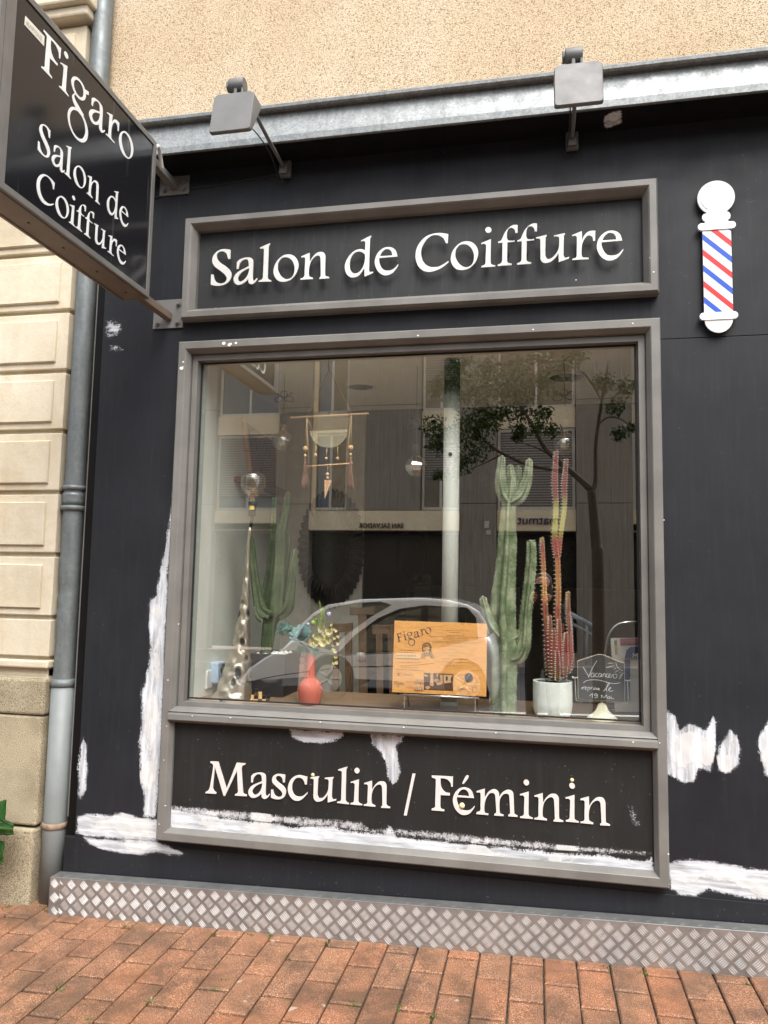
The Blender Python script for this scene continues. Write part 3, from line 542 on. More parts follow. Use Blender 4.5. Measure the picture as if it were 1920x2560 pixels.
for i, (a, b) in enumerate(zip(zj[1:], zj[2:])):
    g = .011; xs = [XE, -3.45, -4.9, -6.4, XL] if i % 2 else [XE, -4.1, -5.7, -7.3, XL]
    for xr, xl in zip(xs, xs[1:]):
        mb.box((xl+.006, yf, a+g), (xr-(0 if xr == XE else .006), .5, b-g))
        i0, i1, t, s2 = .058 if xr == XE else .05, .05, .042, .010   # raised field with a small chamfer
        X0, X1, Z0, Z1 = xl+i1, xr-i0, a+g+t-.01, b-g-t+.006
        if b-a > .25:
            mb.frame(X0, X1, Z0, Z1, [(0, yf+.001), (.002, yf-.010), (.006, yf-.013)]); mb.add([(X0+.006, yf-.013, Z0+.006), (X1-.006, yf-.013, Z0+.006), (X1-.006, yf-.013, Z1-.006), (X0+.006, yf-.013, Z1-.006)], [(0,1,2,3)])
obj('wall', mb, MT['stone'], nb, bevel=.004)
mb = MB(); mb.box((XL, .05, zj[0]), (XE+.0-.012, .55, zj[1]-.045)); mb.box((XL, yf-.012, zj[1]-.045), (XE+.006, .55, zj[1]-.008)); obj('base_moulding', mb, MT['stone'], nb, bevel=.008)
mb = MB(); mb.box((XL, .014, .80), (XE+.001, .55, zj[0]-.004)); mb.box((XL, .02, .29), (XE-.006, .55, .796)); mb.box((XL, .012, -.3), (XE-.010, .55, .278)); obj('plinth', mb, MT['granite'], nb, bevel=.012)
mb = MB(); mb.box((XL, -.02, 4.345), (XE+.03, .5, 4.40)); mb.box((XL, -.05, 4.40), (XE+.05, .5, 4.47)); obj('string_course', mb, MT['stone'], nb, bevel=.012)
# downpipe
dp = thing('downpipe', 'dented grey downpipe running down beside the stone wall', 'drainpipe', (-2.255, .085, -.05))
px0, py0 = -2.252, .085
zs = np.linspace(.58, 5.6, 150)
def dent(z): return .009*math.exp(-((z-1.40)/.025)**2)+.005*math.exp(-((z-1.32)/.018)**2)+.004*math.exp(-((z-1.17)/.05)**2)
mb = MB(); pts = [(px0+.35*dent(z), py0+.5*dent(z), z) for z in zs]; mb.tube(pts, [.0505-.45*dent(z) for z in zs], 28); obj('upper_pipe', mb, MT['zinc'], dp)
mb = MB(); c = (px0, py0, 0)
def ring(z, r, h): return mb.lathe([(.0505, z-h), (r, z-h*.7), (r+.002, z), (r, z+h*.7), (.0505, z+h)], c, 28)
ring(1.895, .062, .013); ring(1.795, .062, .014); mb.lathe([(.053, 1.81), (.057, 1.83), (.054, 1.842), (.058, 1.855), (.053, 1.875)], c, 28); mb.ball((px0-.06, py0-.01, 1.84), .012, 10); obj('collar', mb, MT['zinc'], dp)
mb = MB(); mb.lathe([(.053, .93), (.061, .935), (.062, .95), (.058, .965), (.0505, .97)], c, 28); obj('socket_ring', mb, MT['zinc'], dp)
mb = MB(); mb.lathe([(.055, -.06), (.055, .3), (.056, .93), (.050, .931)], c, 28); obj('lower_sleeve', mb, MT['pipe_paint'], dp)
mb = MB(); mb.lathe([(.055, .275), (.0595, .277), (.0595, .300), (.055, .302)], c, 28); mb.box((px0-.066, py0-.02, .277), (px0-.054, py0+.02, .30)); obj('rusty_clip', mb, plain('rusty_band', srgb(150, 128, 108), .7, .2, .35, 30), dp)

# ------------------------------------------------------------------ black shopfront
sf = thing('shopfront', 'black painted shopfront panelling patched with white filler', 'shopfront', (-.6, CL, 0))
XR = 9.0; XLc = -2.112; zt = 3.454
mb = MB()                                                         # cladding boards round the window hole, a hairline joint at z 2.50 on the right
bo = .004
def board(x0, x1, z0, z1): mb.box((x0, CL, z0), (x1, CL+.04, z1))
board(XLc, WX0+.03, -.05, zt); board(WX0+.03, WX1-.03, WZ1-.03, SZ0+.03); board(WX0+.03, WX1-.03, SZ1-.03, zt); board(WX0+.03, WX1-.03, .2, WZ0+.03)
board(WX1-.03, XR, 2.504, zt); board(WX1-.03, XR, .2, 2.501)
obj('cladding', mb, MT['black'], sf, bevel=.0008)
mb = MB(); mb.box((-2.16, CL-.004, -.05), (9.0, CL-.0005, .257)); mb.box((-2.16, CL, -.05), (-2.113, .12, .257)); obj('skirting', mb, MT['black'], sf, bevel=.002)
mb = MB(); mb.box((-2.168, .052, .2575), (XLc-.001, .16, zt)); obj('corner_board', mb, MT['brown_black'], sf)
mb = MB(); mb.box((-2.168, .049, .34), (-2.163, .0525, zt)); mb.box((XLc-.003, .047, .34), (XLc-.0015, .0525, zt)); obj('corner_trim', mb, MT['lampgrey'], sf)
mb = MB(); mb.box((-2.05, -.128, zt+.0005), (XR, .139, zt+.02)); obj('soffit', mb, MT['soffit'], sf)
# filler: real smears lying 2 mm proud of the paint
def patch(poly, y, m, name='filler_patch', parent=sf, step=.005, mapf=None, marg=.012, label=None, thick=.002):
    P = np.array([(lambda q: (q[0], q[2]))(W(u, v, y)) if mapf is None else mapf(u, v) for u, v in poly])
    lo, hi = P.min(0)-marg*2, P.max(0)+marg*2; nx, nz = int((hi[0]-lo[0])/step)+1, int((hi[1]-lo[1])/step)+1
    X, Z = np.meshgrid(np.linspace(lo[0], hi[0], nx), np.linspace(lo[1], hi[1], nz)); q = np.stack([X.ravel(), Z.ravel()], 1)
    ins = np.zeros(len(q), bool); dd = np.full(len(q), 9.0); n = len(P)
    for i in range(n):
        a, b = P[i], P[(i+1) % n]; e = b-a
        t = np.clip(((q-a)@e)/(e@e+1e-12), 0, 1); dd = np.minimum(dd, np.linalg.norm(q-a-t[:, None]*e, axis=1))
        cnd = ((a[1] > q[:, 1]) != (b[1] > q[:, 1])) & (q[:, 0] < e[0]*(q[:, 1]-a[1])/(e[1]+1e-12)+a[0]); ins ^= cnd
    sd_ = np.where(ins, dd, -dd); keep = sd_ > -.03
    idx = -np.ones(len(q), int); idx[keep] = np.arange(keep.sum()); mb = MB()
    mb.v = [(a, y-thick-.0006*math.sin(a*90)*math.cos(b*70), b) for a, b in q[keep]]
    for j in range(nz-1):
        for i in range(nx-1):
            f = [idx[j*nx+i], idx[j*nx+i+1], idx[(j+1)*nx+i+1], idx[(j+1)*nx+i]]
            if min(f) >= 0: mb.f.append([int(k) for k in f]); mb.m.append(0); mb.s.append(True)
    mb.at['edge'] = sd_[keep].tolist()
    o = obj(name, mb, MT[m], parent, fix=False)
    if label: o['label'] = label
    return o
k = 1.1574
def dsp(s): return [(float(a)*k, float(b)*k) for a, b in (q.split(',') for q in s.split())]
patch(dsp('378,1010 372,1060 364,1110 356,1180 344,1230 334,1285 322,1295 319,1350 322,1400 318,1440 306,1480 302,1500 304,1560 298,1600 300,1660 302,1700 308,1720 306,1768 342,1768 352,1600 364,1300 380,1030'), CL, 'fill_v', label='tall strip of white filler beside the window frame')
patch(dsp('166,1762 190,1755 240,1760 262,1752 300,1764 345,1766 343,1818 300,1815 240,1812 185,1808 164,1798'), CL, 'fill_h')
patch(dsp('176,1806 240,1811 335,1814 372,1828 408,1846 390,1850 340,1842 300,1850 250,1842 215,1836 192,1822'), CL-.004, 'fill_h')
patch(dsp('181,1588 190,1610 194,1660 188,1705 176,1738 168,1720 166,1660 172,1610'), CL, 'fill_v', marg=.006)
patch(dsp('1438,1528 1458,1548 1470,1572 1490,1560 1508,1570 1524,1578 1540,1545 1549,1560 1547,1620 1536,1668 1510,1660 1500,1690 1480,1692 1455,1682 1436,1670'), CL, 'fill_d', label='broad vertical strokes of white filler right of the window')
patch(dsp('1576,1574 1592,1590 1602,1620 1594,1655 1570,1672 1550,1664 1546,1636 1556,1600'), CL, 'fill_d', marg=.006)
patch(dsp('1662,1546 1645,1575 1636,1600 1640,1640 1652,1675 1680,1690 1702,1660 1708,1610 1694,1560'), CL, 'fill_d', marg=.006)
patch(dsp('1440,1860 1500,1855 1560,1862 1620,1872 1700,1880 1760,1888 1830,1905 1812,1925 1830,1945 1740,1958 1640,1944 1580,1936 1530,1924 1505,1938 1470,1936 1444,1922'), CL, 'fill_h', label='long band of white filler low on the right')
patch(dsp('226,690 246,686 268,694 270,712 258,728 236,736 224,728'), CL, 'scrape', 'scraped_patch', marg=.004)
patch(dsp('232,744 252,738 268,742 270,756 250,766 232,760'), CL, 'scrape', 'scraped_patch', marg=.004)
patch(dsp('1496,532 1508,529 1511,540 1506,546 1497,545'), CL, 'scrape', 'scraped_patch', marg=.003, step=.003)
def soff(u, v): q = WZ(u, v, zt); return (q[0], q[1])
def soffpatch():
    P = [soff(1340+.169*a, 100+.169*b) for a, b in ((1010, 1120), (1150, 1050), (1270, 1020), (1270, 1150), (1290, 1220), (1180, 1260), (1060, 1310), (1010, 1290), (1000, 1180))]
    mb = MB(); cx = sum(p[0] for p in P)/9; cy = sum(p[1] for p in P)/9; N = 24; vs = []; at = []
    for r in np.linspace(0, 1.15, 14):
        for i in range(N):
            t = i/N*9; a = P[int(t) % 9]; b = P[(int(t)+1) % 9]; f = t-int(t); x, y = a[0]+(b[0]-a[0])*f, a[1]+(b[1]-a[1])*f
            vs.append((cx+(x-cx)*r, min(.0285, max(-.125, cy+(y-cy)*r)), zt-.002)); at.append((1-r)*.05)
    mb.add(vs, [(j*N+i, j*N+(i+1) % N, (j+1)*N+(i+1) % N, (j+1)*N+i) for j in range(13) for i in range(N)]); mb.at['edge'] = at
    obj('filler_patch', mb, MT['fill_d'], sf, fix=False)
soffpatch()
# kick plate of tread metal, following the slope of the pavement
kp = thing('kick_plate', 'aluminium tread plate skirting along the foot of the shopfront', 'kick plate', (-.6, -.053, 0))
kx0, kx1, kf = -2.168, 8.9, -.053
def plate(x0, x1, yfr, z0=-.004, z1=.161):
    m = MB(); m.hexa([(x0, yfr, gz(x0)+z0), (x1, yfr, gz(x1)+z0), (x1, yfr+.002, gz(x1)+z0), (x0, yfr+.002, gz(x0)+z0), (x0, yfr, gz(x0)+z1), (x1, yfr, gz(x1)+z1), (x1, yfr+.002, gz(x1)+z1), (x0, yfr+.002, gz(x0)+z1)])
    m.hexa([(x0, yfr+.0021, gz(x0)+z1-.002), (x1, yfr+.0021, gz(x1)+z1-.002), (x1, CL-.0125, gz(x1)+z1-.002), (x0, CL-.0125, gz(x0)+z1-.002), (x0, yfr+.0021, gz(x0)+z1), (x1, yfr+.0021, gz(x1)+z1), (x1, CL-.0125, gz(x1)+z1), (x0, CL-.0125, gz(x0)+z1)]); return m
def bars(m, x0, x1, yfr, phx=0.0):
    p = .0628
    for i in range(int((x1-x0)/p*2)+2):
        for jj in range(0, 6):
            if (i+jj) % 2: continue
            A = (jj % 2 == 0); cx = x0+phx+i*p/2; cz = .012+jj*p/2
            for q in range(-2, 3):
                s = q*.0074; ang = R(-45 if A else 45); nx_, nz_ = math.cos(ang), math.sin(ang); ox, oz = -nz_*s, nx_*s; Lb = .0165; N = 4; top = []; bot = []; mid = []
                for t in range(N+1):
                    u = -1+2*t/N; w = .0015*math.sqrt(max(0, 1-(u*.97)**4)); bow = -.0022*(1-u*u)*(1 if A else 1)
                    X = cx+ox+nx_*Lb*u+(-nz_)*bow; Z = cz+oz+nz_*Lb*u+nx_*bow
                    top.append((X-nz_*w, Z+nx_*w)); bot.append((X+nz_*w, Z-nx_*w)); mid.append((X, Z))
                if any(not (0 < c[1] < .158 and x0 < c[0] < x1) for c in (top[0], top[-1], mid[2])): continue
                V = []
                for a, b, c in zip(top, mid, bot): V += [(a[0], yfr-.0002, gz(a[0])+a[1]), (b[0], yfr-.0017, gz(b[0])+b[1]), (c[0], yfr-.0002, gz(c[0])+c[1])]
                m.add(V, [(3*t+r, 3*t+r+1, 3*t+r+4, 3*t+r+3) for t in range(N) for r in range(2)], 0, True)
    # studs seen on the narrow top
    for i in range(int((x1-x0)/p)):
        cx = x0+phx+i*p+.01; z = gz(cx)+.1612
        for q in range(3):
            X = cx+q*.007; m.add([(X, yfr+.012, z), (X+.003, yfr+.012, z+.0004), (X+.022, yfr+.035, z+.0004), (X+.019, yfr+.035, z)], [(0,1,2,3)])
    return m
obj('plate', plate(kx0+.04, kx1, kf), MT['tread'], kp, bevel=.0012); obj('tread_pattern', bars(MB(), kx0+.04, 2.2, kf, .008), MT['bar'], kp, fix=False)
obj('end_plate', plate(kx0, kx0+.052, kf-.0025), MT['tread'], kp, bevel=.0012); obj('end_tread_pattern', bars(MB(), kx0, kx0+.052, kf-.0025, .028), MT['bar'], kp, fix=False)

# ------------------------------------------------------------------ window unit
sw = thing('shop_window', 'large grey framed shop window over a black riser panel', 'window', (-.6, CL, .3))
mb = MB(); mb.frame(WX0, WX1, WZ0, WZ1, [(0, .05), (0, -.024), (.006, -.03), (.036, -.03)]); obj('outer_frame', mb, MT['grey'], sw)
mb = MB(); mb.frame(WX0+.036, WX1-.036, TZ1-.01, WZ1-.036, [(0, -.03), (.004, -.026), (.018, -.001), (.018, .06)]); obj('frame_bevel', mb, MT['grey'], sw)
mb = MB(); mb.frame(WX0+.036, WX1-.036, WZ0+.036, TZ0+.012, [(0, -.03), (.003, -.028), (.016, -.004), (.016, .04)]); obj('riser_bevel', mb, MT['grey'], sw)
GX0, GX1, GZ0, GZ1 = -1.590, .408, .911, 2.4925
mb = MB(); mb.frame(WX0+.0545, WX1-.0545, TZ1, WZ1-.0545, [(0, .035), (0, .018), (.003, .015), (GX0-WX0-.0545, .015), (GX0-WX0-.0545, .075)]); obj('sash', mb, MT['grey'], sw)
mb = MB(); mb.frame(GX0+.0005, GX1-.0005, GZ0-.001, GZ1+.001, [(0, .052), (.006, .052), (.007, .0585)]); obj('rubber_seal', mb, MT['rubber'], sw)
mb = MB(); xa, xb = WX0+.0365, WX1-.0365; pr = [(.0145, .8725), (.0145, .870), (-.004, .868), (-.030, .857), (-.040, .853), (-.042, .829), (-.036, .823), (.02, .815), (.06, .83), (.06, .8725)]
mb.add([(xa, y, z) for y, z in pr]+[(xb, y, z) for y, z in pr], [(i, (i+1) % 10, 10+(i+1) % 10, 10+i) for i in range(10)]+[tuple(range(10)), tuple(range(19, 9, -1))]); obj('transom', mb, MT['grey'], sw, bevel=.002)
mb = MB(); mb.box((GX0-.004, .06, GZ0-.004), (GX1+.004, .066, GZ1+.004)); g = obj('glass_pane', mb, MT['glass'], sw)
mb = MB(); mb.box((WX0+.04, .009, WZ0+.04), (WX1-.04, .035, TZ0+.01)); obj('riser_panel', mb, MT['black_panel'], sw)
FASCIA = [('S', -1.5351), ('a', -1.4192), ('l', -1.2936), ('o', -1.22), ('n', -1.087), ('d', -0.8741), ('e', -0.7325), ('C', -0.5452), ('o', -0.3846), ('i', -0.2506), ('f', -0.1772), ('f', -0.0932), ('u', -0.0114), ('r', 0.1418), ('e', 0.2465)]
LOWER = [('M', -1.4593), ('a', -1.2568), ('s', -1.1515), ('c', -1.074), ('u', -0.9734), ('l', -0.8516), ('i', -0.7933), ('n', -0.7341), ('/', -0.5597), ('F', -0.4433), ('e', -0.3522), ("'", -0.314), ('m', -0.2554), ('i', -0.078), ('n', -0.0198), ('i', 0.104), ('n', 0.1622)]
wall_fn = lambda a, b, d: (a, d, b)
obj('lettering', letters(MB(), LOWER, .5105, .1045, .1045, wall_fn, .003, .0085), MT['pinkwhite'], sw)
RP = .0085
patch(dsp('362,1742 390,1748 450,1758 520,1768 600,1778 640,1786 720,1780 745,1792 830,1800 840,1778 860,1805 960,1815 1060,1826 1180,1838 1300,1846 1390,1858 1410,1846 1418,1890 1300,1880 1000,1858 700,1830 365,1796'), RP, 'fill_h', parent=sw, label='long band of white filler along the bottom of the riser panel')
patch(dsp('366,1738 420,1742 560,1754 700,1768 780,1774 800,1790 860,1788 1000,1800 1200,1822 1410,1838 1410,1850 1200,1838 1000,1822 700,1788 366,1760'), RP, 'drybrush', 'dry_filler', parent=sw, thick=.0012)
patch(dsp('622,1572 740,1580 744,1590 725,1602 690,1609 655,1606 632,1595'), RP, 'fill_h', parent=sw, marg=.006)
patch(dsp('798,1582 874,1588 870,1602 858,1612 862,1640 866,1668 858,1690 848,1698 838,1680 834,1650 822,1624 802,1606'), RP, 'fill_d', parent=sw, marg=.006)
patch(dsp('1350,1742 1368,1738 1392,1780 1372,1796 1356,1772'), RP, 'scrape', 'scraped_patch', parent=sw, marg=.004)
patch([(1637, 2108), (1642, 2096), (1650, 2120), (1651, 2160), (1640, 2185), (1634, 2180)], -.012, 'fill_v', parent=sw, marg=.003)
patch([(418, 2030), (426, 2020), (424, 2050), (416, 2080), (413, 2078)], -.010, 'fill_v', parent=sw, marg=.003)
def chip(u, v, y, r, par):                                         # a chip knocked out of the frame paint
    q = W(u, v, y); n = 7; mb = MB(); mb.add([(q[0]+r*random.uniform(.6, 1.2)*math.cos(6.283*i/n), y-.0012, q[2]+r*.8*random.uniform(.6, 1.2)*math.sin(6.283*i/n)) for i in range(n)], [tuple(range(n))]); obj('paint_chip', mb, MT['chip'], par, fix=False)
for u, v in [(1045, 839), (1333, 824), (1582, 809)]: chip(u, v, -.03, .0045, sw)
for u, v in [(481, 1790), (576, 1794), (801, 1805), (1010, 1818), (1240, 1832), (1583, 1855)]: chip(u, v, -.042, .004, sw)
for u, v, r in [(417, 1815, .003), (410, 1900, .003), (414, 2014, .004), (398, 2060, .003), (1649, 1857, .003), (1660, 1300, .003), (455, 920, .011), (458, 905, .006), (560, 858, .010), (575, 861, .012), (590, 858, .008), (447, 1560, .004), (420, 1700, .004), (1671, 2135, .004)]: chip(u, v, -.03, r, sw)
for u, v, y, r in ((1155, 2014, .006, .012), (1430, 1950, .008, .008), (782, 1937, .008, .008)): q = W(u, v, y); obj('filler_blob', MB().ball((q[0], y, q[2]), r, 8), MT['petal'], sw)

# ------------------------------------------------------------------ fascia sign
fs = thing('fascia_sign', 'framed charcoal sign with raised white letters above the window', 'shop sign', (-.6, CL, 2.69))
mb = MB(); mb.frame(WX0, WX1, SZ0, SZ1, [(0, .05), (0, -.012), (.008, -.03), (.034, -.03), (.040, -.024), (.058, .008), (.058, .036)]); obj('frame', mb, MT['grey'], fs)
mb = MB(); mb.box((WX0+.05, .033, SZ0+.05), (WX1-.05, .05, SZ1-.05)); obj('backboard', mb, MT['black_fascia'], fs)
obj('lettering', letters(MB(), FASCIA, 2.858, .1255, .1255, wall_fn, -.001, .004), MT['white'], fs)
for ch, x in FASCIA:
    a_ = (x+{'S': .052, 'l': .033, 'i': .033, 'n': .034, 'f': .046, 'u': .036, 'r': .037}.get(ch, .010), {'S': 2.945, 'd': 2.91}.get(ch, 2.918)); obj('standoff', MB().tube([(a_[0], .0042, a_[1]), (a_[0], .034, a_[1])], .0025, 6), MT['blackplastic'], fs)
for u, v, r in ((1634, 680, .005), (1440, 700, .003), (1624, 645, .002), (540, 770, .002)): chip(u, v, -.03, r, fs)

# ------------------------------------------------------------------ barber pole cut-out
kb = crop(1700, 420, 5.028)
PY = .004
bp0 = W(1790, 640, PY)
bp = thing('barber_pole', 'flat white barber pole sign with red and blue stripes', 'barber pole', bp0)
def bw(x, y): q = W(*kb(x, y), PY); return (q[0], q[2])
def bpr(pts, d0, d1): m = MB(); return m.prism([[bw(*p) for p in pts]], wall_fn, d0, d1)
ct = bw(453, 370); rx = (bw(690, 370)[0]-bw(217, 370)[0])/2; rz = (bw(453, 165)[1]-bw(453, 590)[1])/2
arc = lambda a0, a1, n=28: [(ct[0]+rx*math.cos(a0+(a1-a0)*i/n), ct[1]+rz*math.sin(a0+(a1-a0)*i/n)) for i in range(n+1)]
top = arc(R(-58), R(238))
nk = [bw(330, 572), bw(300, 578), bw(280, 600), bw(278, 635), bw(295, 660), bw(315, 666), bw(314, 720), bw(604, 700), bw(606, 640), bw(630, 628), bw(637, 595), bw(625, 560), bw(600, 548)]
mb = MB(); mb.prism([top+nk], wall_fn, PY, PY+.008); obj('globe', mb, MT['white'], bp)
mb = MB(); rim = [(ct[0]+rx*.80*math.cos(a), ct[1]+rz*.80*math.sin(a)) for a in np.linspace(R(110), R(235), 24)]; mb.tube([(a, PY-.0005, b) for a, b in rim], .0016, 6); obj('globe_rim', mb, MT['capwhite'], bp)
sl_, sr_ = bw(283, 790)[0]+.0, bw(660, 1500)[0]; bl0, br0 = bw(283, 790), bw(640, 760); zt0 = bw(460, 770)[1]; zb0 = bw(480, 1815)[1]
xl, xr_ = .5*(bw(283, 800)[0]+bw(303, 1800)[0]), .5*(bw(641, 760)[0]+bw(668, 1790)[0]); wS = xr_-xl
mb = MB()
# diagonal bands cut exactly to the shaft outline, each band its own colour
drop = bw(285, 825)[1]-bw(650, 1110)[1]; pitch = (bw(285, 825)[1]-bw(305, 1615)[1])/4; bandw = bw(285, 825)[1]-bw(288, 905)[1]
zs0 = bw(285, 825)[1]
edges = []
for i in range(-2, 6): edges += [(zs0-i*pitch, 2 if i % 2 == 0 else 1), (zs0-i*pitch-bandw, 0)]
def clipz(poly, z, keep_below):
    out = []
    for a, b in zip(poly, poly[1:]+poly[:1]):
        ia, ib = (a[1] <= z) == keep_below, (b[1] <= z) == keep_below
        if ia: out.append(a)
        if ia != ib: t = (z-a[1])/(b[1]-a[1]); out.append((a[0]+(b[0]-a[0])*t, z))
    return out
for (za, ca), (zb, _) in zip(edges, edges[1:]):
    P = [(xl, za), (xl, zb), (xr_, zb-drop), (xr_, za-drop)]; P = clipz(clipz(P, zt0, True), zb0, False)
    if len(P) > 2: mb.add([(a, PY, b) for a, b in P], [tuple(range(len(P)))], ca)
mb.add([(xl, PY, zb0), (xr_, PY, zb0), (xr_, PY, zt0), (xl, PY, zt0)]+[(xl, PY+.008, zb0), (xr_, PY+.008, zb0), (xr_, PY+.008, zt0), (xl, PY+.008, zt0)], [(0,1,5,4),(1,2,6,5),(2,3,7,6),(3,0,4,7),(4,5,6,7)])
obj('striped_shaft', mb, [MT['white'], MT['red'], MT['blue']], bp)
def capbar(a, b, r):
    p, q = bw(*a), bw(*b); z = (p[1]+q[1])/2; n = 14
    return [(p[0]+r+r*math.cos(t), z+r*math.sin(t)) for t in np.linspace(R(90), R(270), n)]+[(q[0]-r+r*math.cos(t), z+r*math.sin(t)) for t in np.linspace(R(-90), R(90), n)]
for a, b in (((222, 745), (700, 715)), ((246, 1872), (728, 1846))):
    mb = MB(); mb.prism([capbar(a, b, .0155)], wall_fn, PY-.004, PY+.009); obj('cap_bar', mb, MT['capwhite'], bp)
zc = bw(488, 1890)[1]; rb = (xr_-xl)/2; xc = (xl+xr_)/2; rzb = zc-bw(488, 2068)[1]
mb = MB(); mb.prism([[(xc+rb*.99*math.cos(t), zc+rzb*math.sin(t)) for t in np.linspace(R(180), R(360), 26)]], wall_fn, PY, PY+.008); obj('tip', mb, MT['white'], bp)
for z_ in (zb0+.1, zt0-.08): obj('standoff', MB().tube([(xc, PY+.008, z_), (xc, CL, z_)], .006, 8), MT['silver'], bp)

# ------------------------------------------------------------------ galvanised flashing over the shopfront
fl = thing('metal_flashing', 'galvanised metal flashing with rolled lip above the black shopfront', 'flashing', (-.5, -.1, 3.45))
cuts = [-2.05, -1.02, -.335, .475, 1.9, 9]
prof = [(.139, 3.690), (-.135, 3.634), (-.156, 3.632), (-.166, 3.622), (-.164, 3.610), (-.154, 3.605), (-.126, 3.607), (-.128, 3.600), (-.144, 3.486), (-.147, 3.482), (-.145, 3.455), (-.139, 3.4535), (-.128, 3.4550)]
for i, (a, b) in enumerate(zip(cuts, cuts[1:])):
    mb = MB(); o = .0008*(i % 2); a2 = a-.02 if i else a
    mb.add([(a2, y-o, z) for y, z in prof]+[(b, y-o, z) for y, z in prof], [(j, j+1, len(prof)+j+1, len(prof)+j) for j in range(len(prof)-1)])
    s_ = obj('section', mb, MT['galv'], fl); m_ = s_.modifiers.new('thickness', 'SOLIDIFY'); m_.thickness = .0012; m_.offset = 0

# ------------------------------------------------------------------ floodlights
def floodlight(x, label, dz=0):
    t = thing('floodlight', label, 'lamp', (x, .03, 3.41+dz), 'floodlights over the fascia sign')
    m = MB(); m.box((x-.027, .004, 3.375+dz), (x+.027, .0295, 3.455+dz)); m.hexa([(x-.020, -.03, 3.37+dz), (x+.020, -.03, 3.37+dz), (x+.020, .004, 3.385+dz), (x-.020, .004, 3.385+dz), (x-.020, -.018, 3.43+dz), (x+.020, -.018, 3.43+dz), (x+.020, .004, 3.45+dz), (x-.020, .004, 3.45+dz)]); obj('bracket', m, MT['lampgrey'], t, bevel=.005)
    m = MB(); m.tube(spline([(x, -.015, 3.41+dz), (x, -.20, 3.42+dz), (x, -.40, 3.44+dz), (x, -.45, 3.455+dz)], 5), .0085, 12); obj('arm', m, MT['lampgrey'], t)
    # head: a shallow box hung from the knuckle, its back turned to the street
    m = MB(); cx, w, h = x, .088, .094; cz = 3.308+dz
    def ringp(sx, sz, y, tilt): 
        out = []
        for sxn, szn, a0 in ((1, 1, 0), (-1, 1, 90), (-1, -1, 180), (1, -1, 270)):
            rc = .022 if szn > 0 else .012
            for q in range(5):
                a = R(a0+90*q/4); X = cx+sxn*(w*sx-rc)+rc*math.cos(a); Z = szn*(h*sz-rc)+rc*math.sin(a); out.append((X, y+tilt*Z, cz+Z))
        return out
    V = ringp(1, 1, -.478, .58)+ringp(1, 1, -.527, .20)+ringp(.96, .965, -.534, .20); n = 20
    m.add(V, [(j*n+i, j*n+(i+1) % n, (j+1)*n+(i+1) % n, (j+1)*n+i) for j in range(2) for i in range(n)]); m.add(V[2*n:], [tuple(range(n))]); hd = obj('head', m, MT['lampgrey'], t)
    for p in hd.data.polygons: p.use_smooth = len(p.vertices) == 4
    m = MB(); V = ringp(.95, .95, -.4765, .58); m.add(V, [tuple(range(n))[::-1]]); obj('lens', m, MT['blackplastic'], t)
    m = MB(); m.tube([(x-.045, -.455, 3.472+dz), (x+.02, -.455, 3.472+dz)], .030, 18); m.box((x-.022, -.475, 3.38+dz), (x-.008, -.43, 3.478+dz)); m.box((x+.010, -.475, 3.38+dz), (x+.019, -.43, 3.478+dz)); m.tube([(x-.056, -.455, 3.470+dz), (x-.045, -.455, 3.470+dz)], .024, 6); obj('knuckle', m, MT['lampgrey'], t, bevel=.003)
    m = MB(); m.tube(spline([(x-.03, -.45, 3.45+dz), (x-.035, -.38, 3.405+dz), (x-.02, -.28, 3.40+dz), (x-.016, -.15, 3.395+dz), (x-.022, -.04, 3.365+dz), (x-.03, .0, 3.345+dz), (x-.012, .02, 3.352+dz)], 6), .0028, 6); obj('cable', m, MT['blackplastic'], t)
    return t
fl1 = floodlight(-1.183, 'grey floodlight on an arm nearer the projecting sign')
fl2 = copy_tree(fl1); fl2.location.x = .145; fl2['label'] = 'grey floodlight on an arm above the word Coiffure'
for c in [o for o in bpy.data.objects if o.parent == fl1 and o.name.split('.')[0] in ('head', 'lens', 'knuckle')]: c.location = (-.026, -.03, .024)   # this lamp is swung out a little further
mb = MB(); mb.tube(spline([(-2.0, CL-.004, 3.30), (-1.75, CL-.004, 3.36), (-1.5, CL-.003, 3.375), (-1.22, CL-.003, 3.40), (-1.20, CL-.003, 3.36), (-1.17, CL-.003, 3.355)], 6), .003, 6)
tag(obj('cable', mb, MT['blackplastic']), 'thin black cable running to the left floodlight under the flashing', 'cable')

# ------------------------------------------------------------------ projecting sign
XS = -1.695; TH = .135
ps = thing('projecting_sign', 'black double sided sign box projecting over the pavement on two arms', 'shop sign', (XS-TH/2, CL, 2.7))
y0s, y1s, z0s, z1s = -1.235, -.277, 2.694, 3.425; bw_ = .026
mb = MB(); S = MB()
def vframe(m, xo, sgn):                          # face border: four mitred strips in the plane x = const
    pts = lambda i, d: [(xo+sgn*d, y0s+i*(2.2 if 0 else 1), z0s+i), (xo+sgn*d, y1s-i, z0s+i), (xo+sgn*d, y1s-i, z1s-i), (xo+sgn*d, y0s+i, z1s-i)]
    V = pts(0, 0)+pts(.004, .002)+pts(bw_, .002)+pts(bw_, -.004)
    m.add(V, [(4*a+b, 4*a+(b+1) % 4, 4*a+4+(b+1) % 4, 4*a+4+b) for a in range(3) for b in range(4)])
vframe(mb, XS, 1); vframe(mb, XS-TH, -1)
for a, b in (((y0s, z1s), (y1s, z1s)), ((y0s, z0s), (y0s, z1s)), ((y1s, z1s), (y1s, z0s))): mb.add([(XS, *a), (XS, *b), (XS-TH, *b), (XS-TH, *a)], [(0,1,2,3)])
for yv in (y0s-.022, y0s-.046): mb.box((XS-TH+.006, yv, z0s-.004), (XS+.004, yv+.021, z1s+.002))
obj('cabinet', mb, MT['signframe'], ps)
